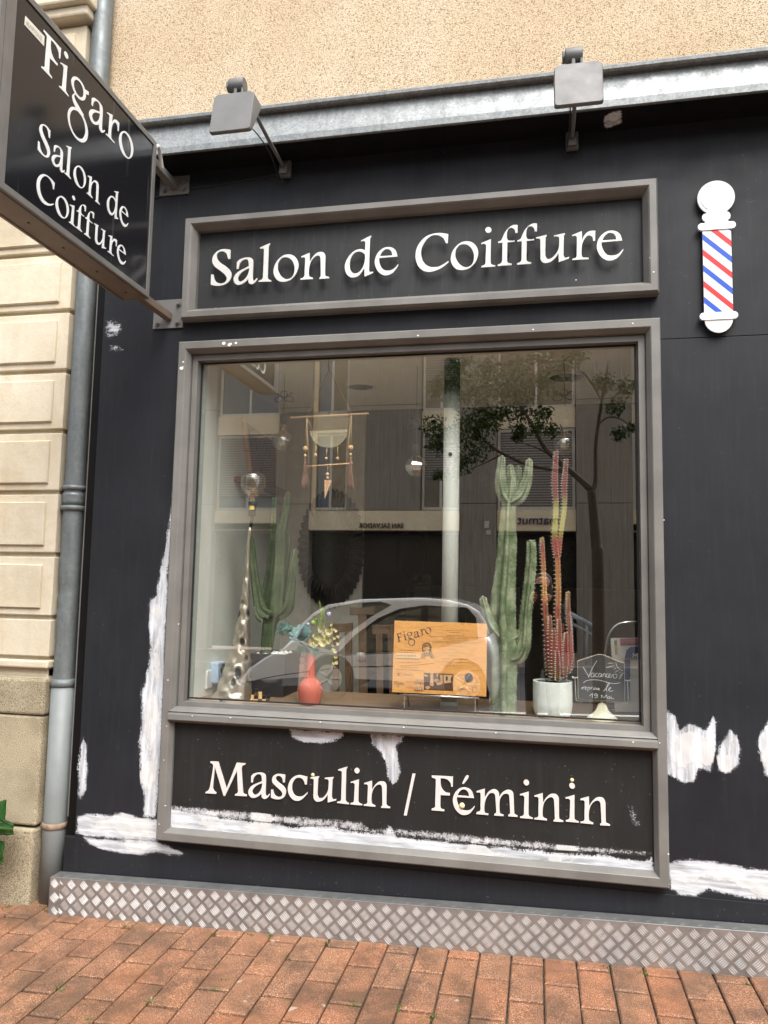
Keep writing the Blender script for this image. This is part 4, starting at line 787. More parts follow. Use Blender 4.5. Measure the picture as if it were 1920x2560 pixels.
mb = MB(); mb.add([(XS, y0s, z0s), (XS, y1s, z0s), (XS-TH, y1s, z0s), (XS-TH, y0s, z0s)], [(0,1,2,3)]); mb.box((XS-.016, y0s+.004, z0s-.003), (XS-.010, y1s-.004, z0s-.0003)); mb.box((XS-TH+.010, y0s+.004, z0s-.003), (XS-TH+.016, y1s-.004, z0s-.0003)); obj('underside', mb, MT['signunder'], ps)
for yy in (-1.0, -.80, -.58, -.36): obj('screw', MB().lathe([(.004, -.003), (.005, -.001), (.005, 0)], (XS-TH*.48, yy, z0s), 8), MT['blackplastic'], ps)
for xo, s in ((XS-.003, 1), (XS-TH+.003, -1)):
    mb = MB(); mb.add([(xo, y0s+.02, z0s+.02), (xo, y1s-.02, z0s+.02), (xo, y1s-.02, z1s-.02), (xo, y0s+.02, z1s-.02)], [(0,1,2,3)]); obj('face_panel', mb, MT['signface'], ps)
L1 = [('F', -1.068), ('i', -.968), ('g', -.905), ('a', -.783), ('r', -.667), ('o', -.573)]
L2 = [('S', -1.058), ('a', -.982), ('l', -.908), ('o', -.854), ('n', -.768), ('d', -.632), ('e', -.540)]
L3 = [('C', -1.051), ('o', -.945), ('i', -.865), ('f', -.822), ('f', -.768), ('u', -.710), ('r', -.609), ('e', -.543)]
face_fn = lambda a, b, d: (d, a, b)
mb = MB()
letters(mb, L1, 3.219, .114, .105, face_fn, XS-.0015, XS-.0028); letters(mb, L2, 2.923, .079, .080, face_fn, XS-.0015, XS-.0028); letters(mb, L3, 2.758, .079, .0765, face_fn, XS-.0015, XS-.0028)
obj('lettering', mb, MT['vinyl'], ps, fix=False)
mb = MB(); yb = lambda a: (y0s+y1s)-a; back_fn = lambda a, b, d: (d, yb(a), b)
letters(mb, L1, 3.219, .114, .105, back_fn, XS-TH+.0015, XS-TH+.0028); letters(mb, L2, 2.923, .079, .080, back_fn, XS-TH+.0015, XS-TH+.0028); letters(mb, L3, 2.758, .079, .0765, back_fn, XS-TH+.0015, XS-TH+.0028)
obj('lettering', mb, MT['vinyl'], ps, fix=False)
mb = MB(); mb.hexa([(XS-.0029, -1.163, 3.305), (XS-.0029, -1.062, 3.304), (XS-.001, -1.062, 3.304), (XS-.001, -1.163, 3.305), (XS-.0029, -1.162, 3.338), (XS-.0029, -1.062, 3.340), (XS-.001, -1.062, 3.340), (XS-.001, -1.162, 3.338)])
st = obj('sticker', mb, MT['paper'], ps); st['label'] = 'torn white paper sticker'
text_mb('#LAIPYOUZ', .020, lambda a, b, d: (d, -1.157+a*.78, 3.313+b), XS-.0005, XS-.0005, mb=(tm := MB())); obj('sticker_writing', tm, MT['sage'], ps, fix=False)
XA = XS-TH/2+.005
for zc_, up in ((2.722, 0), (3.385, 1)):
    mb = MB(); w_ = .018
    mb.box((XA-w_, y1s-(.02 if up else .35), zc_-w_), (XA+w_, .0205, zc_+w_)); obj('arm', mb, MT['signunder'] if not up else MT['signframe'], ps, bevel=.003)
    pl_ = MB(); pz = (2.665, 2.808) if not up else (3.342, 3.436); pl_.box((-1.838, .020, pz[0]), (-1.682, .0295, pz[1])); o_ = obj('wall_plate', pl_, MT['signframe'], ps, bevel=.001)
    for bx in (-1.812, -1.706):
        for bz in (pz[0]+.024, pz[1]-.028):
            bb = MB(); bb.tube([(bx, .0199, bz), (bx, .0172, bz)], .014, 14); bb.tube([(bx, .0172, bz), (bx, .007, bz)], .0095, 6); bb.tube([(bx, .007, bz), (bx, .002, bz)], .005, 8)
            b_ = obj('bolt', bb, MT['signframe'], ps); b_.parent = o_
mb = MB(); mb.tube(spline([(XS-.01, y1s+.0, 3.40), (XS-.01, y1s+.03, 3.425), (XS-.02, y1s+.07, 3.405), (XS-.03, y1s+.11, 3.36)], 6), .009, 8); obj('cable_sheath', mb, MT['white'], ps)
# ------------------------------------------------------------------ room behind the glass
LZ = .892; CZ = 2.53; XW = -1.60
rm = thing('salon_interior', 'dim salon room with cream side wall behind the shop window', 'room', (-.5, 2, .15))
def part(name, m, boxes, **kw):
    mb = MB()
    for lo, hi in boxes: mb.box(lo, hi)
    return obj(name, mb, m, rm, **kw)
part('side_wall', MT['plaster'], [((XW-.1, .081, .1), (XW, 2.3, 2.95))])
part('window_reveal', MT['casing'], [((XW-.08, .0755, LZ), (XW+.012, .115, CZ))])
part('back_wall', MT['roomdark'], [((XW-.6, 3.4, .1), (4.2, 3.5, 3.0)), ((4.1, .15, .1), (4.2, 3.4, 3.0)), ((XW-.5, 2.3, .1), (XW-.4, 3.4, 3.0)), ((XW-.45, 2.3, .1), (XW-.0, 2.35, 3.0))])
part('floor', MT['floorwood'], [((XW-.6, .15, .08), (4.2, 3.5, .14))])
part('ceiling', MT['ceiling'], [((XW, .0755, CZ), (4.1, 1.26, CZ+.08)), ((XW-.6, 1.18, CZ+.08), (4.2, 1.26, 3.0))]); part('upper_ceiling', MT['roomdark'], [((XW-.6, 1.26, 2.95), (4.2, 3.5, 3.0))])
part('front_wall', MT['roomdark'], [((.60, .145, .1), (4.1, .16, 3.0)), ((XW, .145, .1), (.60, .16, .80)), ((.44, .0755, .86), (.60, .30, CZ))])
part('window_ledge', MT['ledge'], [((XW, .068, .84), (.44, .62, LZ))])
for i in range(4): part('cabinet_door', MT['cabinet'], [((-1.15+i*.52, 3.37, .3), (-.68+i*.52, 3.40, 1.45)), ((-1.10+i*.52, 3.36, .4), (-.73+i*.52, 3.37, 1.35))])
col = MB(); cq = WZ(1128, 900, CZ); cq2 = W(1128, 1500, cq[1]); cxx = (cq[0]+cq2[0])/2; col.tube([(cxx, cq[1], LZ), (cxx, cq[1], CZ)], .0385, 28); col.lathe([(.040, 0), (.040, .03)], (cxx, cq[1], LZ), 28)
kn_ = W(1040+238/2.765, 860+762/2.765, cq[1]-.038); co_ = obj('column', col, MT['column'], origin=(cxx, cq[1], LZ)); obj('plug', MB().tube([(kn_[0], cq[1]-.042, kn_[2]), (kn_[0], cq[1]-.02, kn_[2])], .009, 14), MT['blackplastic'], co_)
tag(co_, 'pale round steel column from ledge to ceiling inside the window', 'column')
for u, v, r, lb in ((902, 966, .085, 'round ceiling vent above the macrame hanging'), (1418, 942, .10, 'round ceiling vent above the tall red plant')):
    q = WZ(u, v, CZ); t = thing('ceiling_vent', lb, 'vent', q, 'round vents in the shop ceiling')
    m = MB(); m.lathe([(r, 0), (r+.004, -.006), (r-.006, -.010), (r-.016, -.004), (r-.016, 0)], q, 36); obj('rim', m, MT['plaster'], t); m = MB(); m.lathe([(r-.016, -.003), (r*.55, -.002), (.005, -.002)], q, 36); obj('grille', m, MT['sage'], t)
for u, v in ((660, 930), (1128, 960), (1492, 905), (1338, 890)):
    q = WZ(u, v, CZ); m = MB(); m.tube(spline([q, q+[0, 0, -.03], q+[.008, 0, -.045], q+[.016, 0, -.038]], 4), .0022, 6)
    tag(obj('ceiling_hook', m, MT['silver'], origin=q), 'small wire hook screwed into the shop ceiling', 'hook', 'hooks in the shop ceiling')

# hammered floor lamp standing in the window
ly = .22
def L(u, v, y=ly): return W(u, v, y)
prof = [(475, 1260, 510, 1260), (474, 1382, 509, 1382)]
sil = [(k3(508, 1200), k3(524, 1200)), (k3(500, 1290), k3(522, 1290)), (k5(482, 60), k5(508, 60)), (k5(474, 200), k5(508, 200)), (k5(455, 350), k5(508, 350)), (k5(437, 470), k5(509, 470)), (k5(412, 600), k5(510, 600)), (k5(386, 720), k5(511, 720)), (k5(350, 830), k5(512, 830)), (k5(315, 930), k5(513, 930)), (k5(258, 1072), k5(516, 1072))]
rows = [(L(*a), L(*b)) for a, b in sil]
zz = [r[0][2] for r in rows][::-1]; xa_ = [r[0][0] for r in rows][::-1]; xb_ = [r[1][0] for r in rows][::-1]
lp = thing('floor_lamp', 'twisted hammered brass lamp with one big clear bulb', 'lamp', (float(xa_[0]+xb_[0])/2, ly, LZ))
mb = MB(); n = 40; NZ = 150; vs = []; zz_ = np.linspace(LZ, zz[-1], NZ)
hm = [(random.random(), random.random()) for _ in range(0)]
for z in zz_:
    a, b = np.interp(z, zz, xa_), np.interp(z, zz, xb_); c, r = (a+b)/2, (b-a)/2
    for j in range(n):
        th = 2*math.pi*j/n
        dent_ = math.sin(z*62+3*math.sin(th*2))*math.sin(th*4.0+z*30); rr = r*(1-.16*max(0, dent_)**2+.05*math.sin(z*95+th*3))
        vs.append((c+rr*math.cos(th), ly+min(r, .12)*(rr/r)*math.sin(th), z))
mb.add(vs, [(i*n+j, i*n+(j+1) % n, (i+1)*n+(j+1) % n, (i+1)*n+j) for i in range(NZ-1) for j in range(n)], 0, True); mb.add(vs[-n:], [tuple(range(n))]); obj('body', mb, MT['brass'], lp)
s = px(ly)/2.765; tp = L(*k3(520, 1195)); b0 = L(*k3(525, 1190)); bx, bz = b0[0], b0[2]
mb = MB(); mb.tube([(tp[0]-.002, ly, tp[2]-.05), (bx, ly, bz)], .009, 12); mb.lathe([(26*s, 0), (28*s, 12*s), (27*s, 40*s), (30*s, 42*s), (30*s, 78*s), (33*s, 80*s), (34*s, 100*s), (30*s, 108*s)], (bx, ly, bz), 24); obj('socket', mb, MT['blackplastic'], lp)
mb = MB(); mb.add([(bx+(31*s)*math.cos(t), ly+31*s*math.sin(t), bz+q) for q in (46*s, 74*s) for t in np.linspace(R(-110), R(-40), 8)], [(i, i+1, 9+i, 8+i) for i in range(7)]); o_ = obj('label', mb, MT['yellow'], lp)
bpf = [(20*s, 100*s), (28*s, 112*s), (34*s, 140*s), (52*s, 165*s), (80*s, 190*s), (88*s, 220*s), (88*s, 275*s), (80*s, 305*s), (55*s, 322*s), (20*s, 327*s), (.0005, 328*s)]
mb = MB(); mb.lathe(spline(bpf, 3), (bx, ly, bz), 36); obj('bulb', mb, MT['globeglass'], lp)
mb = MB(); mb.lathe(spline([(.0005, 150*s), (14*s, 155*s), (40*s, 172*s), (56*s, 200*s), (56*s, 270*s), (44*s, 300*s), (.0005, 306*s)], 3), (bx, ly, bz), 28); o_ = obj('bulb_glint', mb, MT['mirrorbulb'], lp)  # mirrored shape added to stand for the bright street reflected in the bulb
def filament(m, c, h, r, nn=4):
    for i in range(nn):
        a = 6.283*i/nn; m.tube([(c[0]+r*.3*math.cos(a), c[1]+r*.3*math.sin(a), c[2]), (c[0]+r*math.cos(a), c[1]+r*math.sin(a), c[2]+h*.5), (c[0]+r*.3*math.cos(a), c[1]+r*.3*math.sin(a), c[2]+h)], .0016, 5)
mb = MB(); filament(mb, (bx, ly, bz+190*s), 70*s, 14*s, 5); mb.tube([(bx, ly, bz+100*s), (bx, ly, bz+190*s)], .003, 6); obj('filament', mb, MT['filament'], lp)

# hanging bulbs with bows in their cords
def pendant(uv, rpx, socket_uv, bow_uv, y, label, facet=False):
    c = W(*uv, y); r = rpx*px(y)/2.765; sk = W(*socket_uv, y); bo_ = W(*bow_uv, y); x = c[0]
    t = thing('pendant_bulb', label, 'lamp', (x, y, CZ), 'filament bulbs hanging in the window')
    m = MB(); m.tube([(x, y, CZ), (x+.001, y, bo_[2])], .002, 6); m.tube([(x, y, bo_[2]), (x, y, sk[2]+.02)], .0022, 6)
    for i in range(5):
        a = R(-10+i*50); R_ = .022+.008*random.random(); P = [(x+R_*1.3*math.cos(a)*(1-math.cos(q))/1.4+R_*.6*math.sin(a)*math.sin(q), y+.006*math.sin(q*2+i), bo_[2]+R_*.7*math.sin(a)*(1-math.cos(q))+R_*.55*math.cos(a)*math.sin(q)) for q in np.linspace(0, 6.283, 22)]; m.tube(P, .0024, 6, cap=False)
    obj('cord', m, MT['greycord'], t)
    m = MB(); m.lathe([(.006, .035), (.017, .03), (.017, -.012), (.013, -.018)], (x, y, sk[2]), 20); obj('socket', m, MT['blackplastic'], t)
    m = MB(); top_ = sk[2]-.016-c[2]
    if facet: P = [(.012, top_), (.02, r*.9), (r*.75, r*.55), (r, 0), (r*.86, -r*.5), (r*.45, -r*.9), (.001, -r*1.05)]; m.lathe(P, c, 7, sm=False)
    else:
        P = [(.013, top_), (.016, r*1.05)]+[(r*math.sin(a), r*math.cos(a)) for a in np.linspace(.32, 3.14, 16)]; m.lathe(P, c, 32)
    obj('globe', m, MT['mirrorbulb' if facet else 'globeglass'], t)
    m = MB(); m.lathe([(.001, r*.40), (r*.46, r*.34), (r*.52, 0), (r*.38, -r*.42), (.001, -r*.5)], c, 9, sm=False); obj('globe_glint', m, MT['silver'], t)  # bright core added inside, standing for the street's reflection in the globe
    m = MB(); filament(m, c-np.array([0, 0, r*.3]), r*.9, r*.2, 4); m.tube([c+np.array([0, 0, r*.3]), (x, y, sk[2])], .003, 6); obj('filament', m, MT['filament'], t)
pendant(k3(738, 672), 76, k3(742, 525), k3(745, 375), .42, 'clear globe bulb hanging by the wall board')
pendant(k4(0, 843), 80, k4(0, 745), k4(5, 560), .36, 'faceted star shaped bulb hanging beside the column', True)
pendant(k4(1027, 690), 78, k4(1027, 570), k4(1028, 362), .36, 'clear globe bulb hanging over the tall red plant')

# macrame hanging
my = .17
def Q(x, y): return W(*k3(x, y), my)
mc = thing('macrame_hanging', 'wooden dowel wall hanging with beads, tassels and half disc', 'hanging', Q(1053, 140))
m = MB(); hz = Q(1053, 140); m.tube([(hz[0], my, CZ), (hz[0], my, hz[2]-.0)], .0015, 6); m.tube([hz, Q(1060, 178)], .003, 6); ap = Q(1060, 178)
for a, b in (((1060, 178), (905, 495)), ((1060, 178), (1212, 480)), ((905, 513), (946, 600)), ((1212, 495), (1162, 592))): m.tube([Q(*a), Q(*b)], .0018, 6)
for xx in ((903, 898), (909, 906), (905, 918)): m.tube([Q(xx[0], 505), Q(xx[1], 710 if xx[1] != 918 else 850)], .002, 6)
for xx in ((1208, 1198), (1214, 1212), (1208, 1180)): m.tube([Q(xx[0], 490), Q(xx[1], 700 if xx[1] != 1180 else 835)], .002, 6)
for a, b in (((968, 700), (965, 760)), ((1044, 718), (1037, 785)), ((1116, 695), (1117, 785)), ((1050, 828), (1047, 895))): m.tube([Q(*a), Q(*b)], .002, 6)
for i in range(2): m.tube([Q(895, 740), Q(893, 795)], .004, 6); m.tube([Q(1208, 735), Q(1207, 790)], .004, 6)
obj('cords', m, MT['cord'], mc)
for a, b, r in (((793, 510), (1332, 480), 6.5), ((878, 848), (1222, 825), 6)): m = MB(); m.tube([Q(*a), Q(*b)], r*px(my)/2.765, 14); obj('dowel', m, MT['dowel'], mc)
u_ = px(my)/2.765
m = MB()
for x, y, r in ((893, 772, 11), (1207, 764, 11), (965, 766, 12), (1038, 791, 11), (1117, 791, 12), (1046, 902, 14), (1048, 926, 12), (895, 723, 20), (1208, 716, 20)): obj('bead', MB().ball(Q(x, y), r*u_, 12 if r < 20 else 6), MT['bead'], mc)
for x, y in ((1208, 745), (895, 750)): obj('dark_bead', MB().ball(Q(x, y), 9*u_, 10), MT['blackplastic'], mc)
for tx, ty, tb in ((893, 795, 1005), (1207, 788, 1010)):
    m = MB()
    for i in range(26):
        a = random.gauss(0, 14); m.tube(spline([Q(tx+random.gauss(0, 4), ty), Q(tx+a*.6, (ty+tb)/2)+[0, random.gauss(0, .008), 0], Q(tx+a*1.3, tb+random.uniform(-25, 5))+[0, random.gauss(0, .012), 0]], 3), .0013, 4)
    m.ball(Q(tx, ty+4), 9*u_, 10); obj('tassel', m, MT['tassel'], mc)
hd = [(q[0], q[2]) for q in [Q(925, 604), Q(1186, 590)]+[Q(1056+131*math.cos(a), 596+122*math.sin(a)) for a in np.linspace(.02, 3.12, 28)]]
m = MB(); m.prism([hd], wall_fn, my-.002, my+.004); obj('half_disc', m, MT['felt'], mc)
tri = [(q[0], q[2]) for q in (Q(1025, 940), Q(1078, 940), Q(1028, 1073))]; m = MB(); m.prism([tri], wall_fn, my-.002, my+.004); obj('triangle', m, MT['dowel'], mc)

# cacti
def stem(mb, pts, rad, star=5, depth=.42, n=40, sp=None, tip=True, step=6, spn=.7, wav=0.0):
    P = spline(pts, step); Rr = np.interp(np.linspace(0, 1, len(P)), np.linspace(0, 1, len(rad)), rad)
    if tip: P += [P[-1]+(P[-1]-P[-2])/np.linalg.norm(P[-1]-P[-2])*Rr[-1]*q for q in (.5, .8, .95)]; Rr = list(Rr)+[Rr[-1]*.8, Rr[-1]*.5, Rr[-1]*.15]
    if wav: Rr = [r*(1+wav*math.sin(i*1.9)) for i, r in enumerate(Rr)]
    mb.tube(P, Rr, n, star=star, depth=depth)
    if sp is not None:
        up = None
        for i in range(0, len(P)-3):
            t = P[i+1]-P[i]; t = t/np.linalg.norm(t)
            if up is None: a = np.array([0, 1.0, 0]) if abs(t[1]) < .9 else np.array([1.0, 0, 0]); up = np.cross(t, a); up /= np.linalg.norm(up)
            up = up-t*np.dot(up, t); up /= np.linalg.norm(up); w = np.cross(t, up); L_ = np.linalg.norm(P[i+1]-P[i]); k_ = max(1, int(L_/.013))
            for kk in range(k_):
                for q in range(star):
                    th = 2*math.pi*q/star; d = math.cos(th)*up+math.sin(th)*w
                    if d[1] > .55: continue
                    b = P[i]+(P[i+1]-P[i])*(kk/k_)+d*Rr[i]*.97; e = b+d*.006*spn+t*.003*random.uniform(-1, 1); s_ = np.cross(d, t)*.0016*spn
                    sp.add([b-s_-t*.0015, b+s_-t*.0015, b+t*.002, e], [(0,1,3),(1,2,3),(2,0,3)])
cy_ = .45
def A(x, y, dy=0): return W(*k5(x, y), cy_+dy)
def B3(x, y, dy=0): return W(*k3(x, y), cy_+dy)
uc = px(cy_)/2.765
ca = thing('cactus', 'dark green branching cactus in a black square pot', 'plant', A(630, 760))
mb, sp = MB(), MB()
stem(mb, [A(622, 765), A(635, 650), A(650, 540), A(670, 480)], [46*uc, 50*uc, 56*uc, 84*uc], 5, .35, sp=sp, tip=False)
stem(mb, [A(690, 500), A(705, 300), A(722, 60), B3(738, 1280), B3(765, 1120), B3(775, 1035)], [75*uc, 66*uc, 48*uc, 36*uc, 26*uc, 20*uc], 5, .42, sp=sp)
stem(mb, [A(655, 500, -.03), A(590, 460, -.03), A(560, 340, -.03), A(535, 150, -.02), A(520, 0), B3(512, 1340)], [46*uc, 44*uc, 38*uc, 30*uc, 26*uc, 20*uc], 5, .42, sp=sp)
stem(mb, [A(650, 480, .06), A(618, 400, .06), A(642, 230, .06), A(662, 60, .06), B3(676, 1250, .06), B3(682, 1070, .06)], [50*uc, 42*uc, 34*uc, 30*uc, 24*uc, 18*uc], 5, .42, sp=sp)
stem(mb, [A(715, 500, -.02), A(775, 440, -.03), A(795, 320, -.03), A(810, 170, -.03), A(822, 50, -.02)], [42*uc, 42*uc, 34*uc, 26*uc, 20*uc], 5, .42, sp=sp)
stem(mb, [A(740, 420, .05), A(745, 200, .07), A(765, 60, .07), B3(775, 1330, .07)], [40*uc, 36*uc, 30*uc, 22*uc], 5, .42, sp=sp)
stem(mb, [A(600, 520, -.05), A(570, 500, -.06), A(552, 440, -.05)], [26*uc, 24*uc, 18*uc], 5, .4, sp=sp)
obj('stems', mb, MT['cactus'], ca); obj('spines', sp, MT['spine'], ca, fix=False)['kind'] = 'stuff'
a, b, c_, d_ = A(508, 762, -.13), A(757, 758, -.13), A(742, 1010, -.12), A(520, 990, -.12)
mb = MB(); xl_, xr2, zt_ = a[0], b[0], (a[2]+b[2])/2; t_ = .012
def ringq(i, z): return [(xl_+i, cy_-.125+i, z), (xr2-i, cy_-.125+i, z), (xr2-i, cy_+.125-i, z), (xl_+i, cy_+.125-i, z)]
V = ringq(.012, LZ)+ringq(0, zt_)+ringq(t_, zt_)+ringq(t_+.004, zt_-.035); mb.add(V, [(3,2,1,0)]+[(4*i+j, 4*i+(j+1) % 4, 4*i+4+(j+1) % 4, 4*i+4+j) for i in range(3) for j in range(4)]+[(12,13,14,15)]); obj('pot', mb, MT['potblack'], ca, bevel=.004)
mb = MB()
for i in range(60): mb.ball((random.uniform(xl_+.03, xr2-.03), cy_+random.uniform(-.1, .1), zt_-.022+random.uniform(0, .012)), random.uniform(.008, .014), 8)
obj('pebbles', mb, MT['stone_white'], ca)
ey = .19; ue = px(ey)/2.765
def E6(x, y, dy=0): return W(*k6(x, y), ey+dy)
def E4(x, y, dy=0): return W(*k4(x, y), ey+dy)
eu = thing('euphorbia', 'tall pale green candelabra cactus right of the wooden board', 'plant', E6(605, 1165))
mb, sp = MB(), MB()
P0 = E6(605, 1165); P0[2] = LZ
W_ = .0
stem(mb, [P0, E6(607, 1000), E6(610, 800), E6(605, 620), E6(600, 430), E6(618, 200), E6(630, 0), E4(632, 1290), E4(638, 1140), E4(650, 1060)], [84*ue, 84*ue, 88*ue, 86*ue, 88*ue, 70*ue, 64*ue, 56*ue, 46*ue, 42*ue], 4, .58, 48, sp, tip=False, step=7, spn=.9, wav=.03)
stem(mb, [E4(640, 1095), E4(600, 1030), E4(585, 930), E4(590, 830), E4(593, 785)], [42*ue, 44*ue, 38*ue, 25*ue, 19*ue], 4, .58, 40, sp, spn=.8)
stem(mb, [E4(650, 1080), E4(658, 960), E4(652, 850)], [40*ue, 33*ue, 22*ue], 4, .58, 40, sp, spn=.8)
stem(mb, [E4(665, 1090, .03), E4(700, 980, .04), E4(706, 860, .04)], [30*ue, 28*ue, 22*ue], 4, .58, 40, sp, spn=.8)
stem(mb, [E4(655, 1100), E4(725, 1050), E4(765, 950), E4(780, 850), E4(783, 805)], [36*ue, 40*ue, 34*ue, 24*ue, 18*ue], 4, .58, 40, sp, spn=.8)
stem(mb, [E6(660, 800), E6(715, 775), E6(748, 680), E6(758, 500), E6(780, 300), E6(797, 120), E6(797, 0), E4(795, 1372)], [42*ue, 44*ue, 44*ue, 40*ue, 37*ue, 34*ue, 28*ue, 20*ue], 4, .5, 40, sp, spn=.9, wav=.03)
stem(mb, [E6(580, 640, -.02), E6(520, 570, -.02), E6(490, 490, -.02), E6(468, 400, -.02), E6(463, 375, -.02)], [40*ue, 36*ue, 30*ue, 22*ue, 18*ue], 4, .58, 40, sp, spn=.8)
stem(mb, [E6(655, 660, .0), E6(700, 640, 0), E6(712, 600, 0)], [24*ue, 20*ue, 14*ue], 4, .5, 30, sp, spn=.5)
obj('stems', mb, MT['euphorbia'], eu); obj('spines', sp, MT['spine'], eu, fix=False)['kind'] = 'stuff'
ry = .19; ur = px(ry)/2.765
def R6(x, y, dy=0): return W(*k6(x, y), ry+dy)
def R4(x, y, dy=0): return W(*k4(x, y), ry+dy)
pc = R6(945, 1195); pc[2] = LZ
re_ = thing('red_euphorbia', 'spiny pink and orange euphorbia in a white ribbed pot', 'plant', pc)
mb, sp = MB(), MB()
RS = [([R6(985, 940), R6(990, 700), R6(985, 500), R6(988, 300), R6(982, 90)], [18, 22, 24, 22, 20]),
      ([R6(975, 90), R4(962, 1330), R4(972, 1120), R4(965, 960), R4(970, 830), R4(973, 745)], [18, 22, 20, 24, 18, 12]), ([R6(990, 80), R4(1005, 1310), R4(1030, 1130), R4(1030, 980), R4(1038, 880), R4(1042, 800)], [16, 18, 18, 22, 16, 11]),
      ([R6(925, 900), R6(915, 700), R6(898, 450), R6(888, 230), R6(880, 60), R4(876, 1345)], [18, 22, 22, 18, 16, 12]), ([R6(1055, 880), R6(1075, 740), R6(1065, 560), R6(1056, 430), R6(1055, 335)], [20, 20, 18, 14, 10]),
      ([R6(950, 940, -.03), R6(940, 780, -.03), R6(932, 600, -.03), R6(930, 500, -.03)], [18, 20, 16, 11]), ([R6(962, 920, -.05), R6(960, 760, -.05), R6(957, 600, -.05)], [18, 17, 11]), ([R6(1010, 920, -.04), R6(1000, 760, -.05), R6(996, 620, -.04), R6(995, 520, -.04)], [18, 18, 15, 10]),
      ([R6(1030, 930, 0), R6(1040, 800, 0), R6(1040, 690, 0), R6(1042, 620, 0)], [18, 19, 15, 10]), ([R6(915, 880, .03), R6(905, 700, .03), R6(912, 560, .03)], [16, 16, 10]), ([R6(1000, 900, .05), R6(1020, 740, .05), R6(1015, 560, .05)], [18, 18, 12]), ([R6(1035, 900, .04), R6(1078, 850, .03), R6(1086, 760, .03)], [16, 15, 10]), ([R6(985, 940, -.06), R6(985, 840, -.07), R6(980, 740, -.07)], [16, 16, 11])]
for P_, r_ in RS: stem(mb, P_, [q*ur for q in r_], 3, .5, 24, sp, spn=1.7, step=7)
mb.at = {}; obj('stems', mb, MT['redplant'], re_); obj('spines', sp, MT['spine'], re_, fix=False)['kind'] = 'stuff'
pr_ = 128*ur; zt_ = R6(945, 945)[2]
mb = MB(); h_ = zt_-LZ; mb.lathe(spline([(.02, 0), (pr_*.78, .001), (pr_*.93, .018), (pr_, .06), (pr_, h_-.012), (pr_*.985, h_), (pr_*.93, h_-.002), (pr_*.91, h_-.02)], 5), pc, 56, wob=lambda th, z: 1+(.006*math.sin(z*560) if .02 < z < h_*.62 else .002*math.sin(th*9+z*40))); mb.lathe([(pr_*.92, h_-.022), (.001, h_-.02)], pc, 40); obj('pot', mb, MT['potwhite'], re_)
mb = MB()
for i in range(26): a = random.uniform(0, 6.28); q = random.uniform(.2, .8)*pr_; mb.lathe([(.0001, -.008), (.016, -.004), (.018, .002), (.0001, .009)], (pc[0]+q*math.cos(a), pc[1]+q*math.sin(a), zt_-.012), 8)
obj('pebbles', mb, MT['stone_dark'], re_)

# timer plug on the wall socket
t = thing('wall_socket', 'white double wall socket with a blue grey timer plugged in', 'socket', (XW, .36, .985))
def wb(m, y0, y1, z0, z1, d): return m.box((XW+.0005, y0, z0), (XW+d, y1, z1))
m = MB(); wb(m, .262, .35, .925, 1.012, .010); wb(m, .355, .49, .925, 1.012, .010); obj('plate', m, MT['socketwhite'], t, bevel=.003)
m = MB(); wb(m, .31, .40, .945, 1.05, .045); obj('timer', m, MT['timerblue'], t, bevel=.008)
m = MB(); m.tube([(XW+.045, .358, 1.015), (XW+.052, .358, 1.015)], .024, 20); obj('dial', m, MT['blackplastic'], t)
m = MB(); m.tube([(XW+.045, .36, .965), (XW+.075, .365, .962)], .017, 14); m.tube(spline([(XW+.075, .365, .962), (XW+.10, .38, .93), (XW+.07, .42, .90)], 5), .004, 8); obj('plug', m, MT['blackplastic'], t)

# snake cube puzzle
m = MB(); zq = .16; base = W(*k5(580, 1065), zq); cs = .0168
for i, (a, b, c2) in enumerate([(0,0,0),(1,0,0),(2,0,0),(3,0,0),(-1,0,0),(0,1,0),(1,1,0),(2,1,0),(1,2,0),(0,3,0),(0,2,1),(3,1,1),(-1,1,1)]):
    an = R(28); X = (a-1)*cs*1.02; Y = c2*cs*1.02; x = base[0]+X*math.cos(an*.3)-Y*.2; y = zq+Y+X*.35; z = LZ+b*cs*.93+.0005
    dx, dy = cs/2*math.cos(an), cs/2*math.sin(an); m.hexa([(x-dx+dy, y-dx-dy, z), (x+dx+dy, y+dy-dx, z), (x+dx-dy, y+dx+dy, z), (x-dx-dy, y+dx-dy, z)]+[(x-dx+dy, y-dx-dy, z+cs*.92), (x+dx+dy, y+dy-dx, z+cs*.92), (x+dx-dy, y+dx+dy, z+cs*.92), (x-dx-dy, y+dx-dy, z+cs*.92)], i % 2)
tag(obj('cube_puzzle', m, [MT['bead'], MT['blackplastic']], origin=(base[0], zq, LZ), bevel=.001), 'small snake puzzle of light and black wooden cubes on the ledge', 'puzzle')

# coral vase and artificial flowers
vy = .17; vu = px(vy)/2.765
def V5(x, y, dy=0): return W(*k5(x, y), vy+dy)
vb = V5(925, 1102); vb[2] = LZ; vc = V5(925, 1100)
va = thing('vase', 'coral red vase with long neck and three side rings', 'vase', vb)
zb_ = lambda yy: V5(925, yy)[2]-LZ
m = MB(); m.lathe(spline([(.02, 0), (46*vu, .0005), (70*vu, 18*vu), (86*vu, zb_(1015)), (76*vu, zb_(965)), (50*vu, zb_(938)), (34*vu, zb_(920)), (31.5*vu, zb_(860)), (33*vu, zb_(758)), (34*vu, zb_(752)), (29*vu, zb_(752)), (27*vu, zb_(790))], 5), vb, 44); obj('body', m, MT['coral'], va)
for x, y in ((876, 797), (874, 846), (872, 895)):
    c_ = V5(x, y); m = MB(); m.tube([c_+np.array([22*vu*math.cos(a), 0, 22*vu*math.sin(a)]) for a in np.linspace(0, 6.283, 25)], 4.2*vu, 10, cap=False); obj('ring', m, MT['coral'], va)
fb = thing('flower_arrangement', 'artificial succulents and cream flowers standing in the coral vase', 'flowers', V5(930, 760))
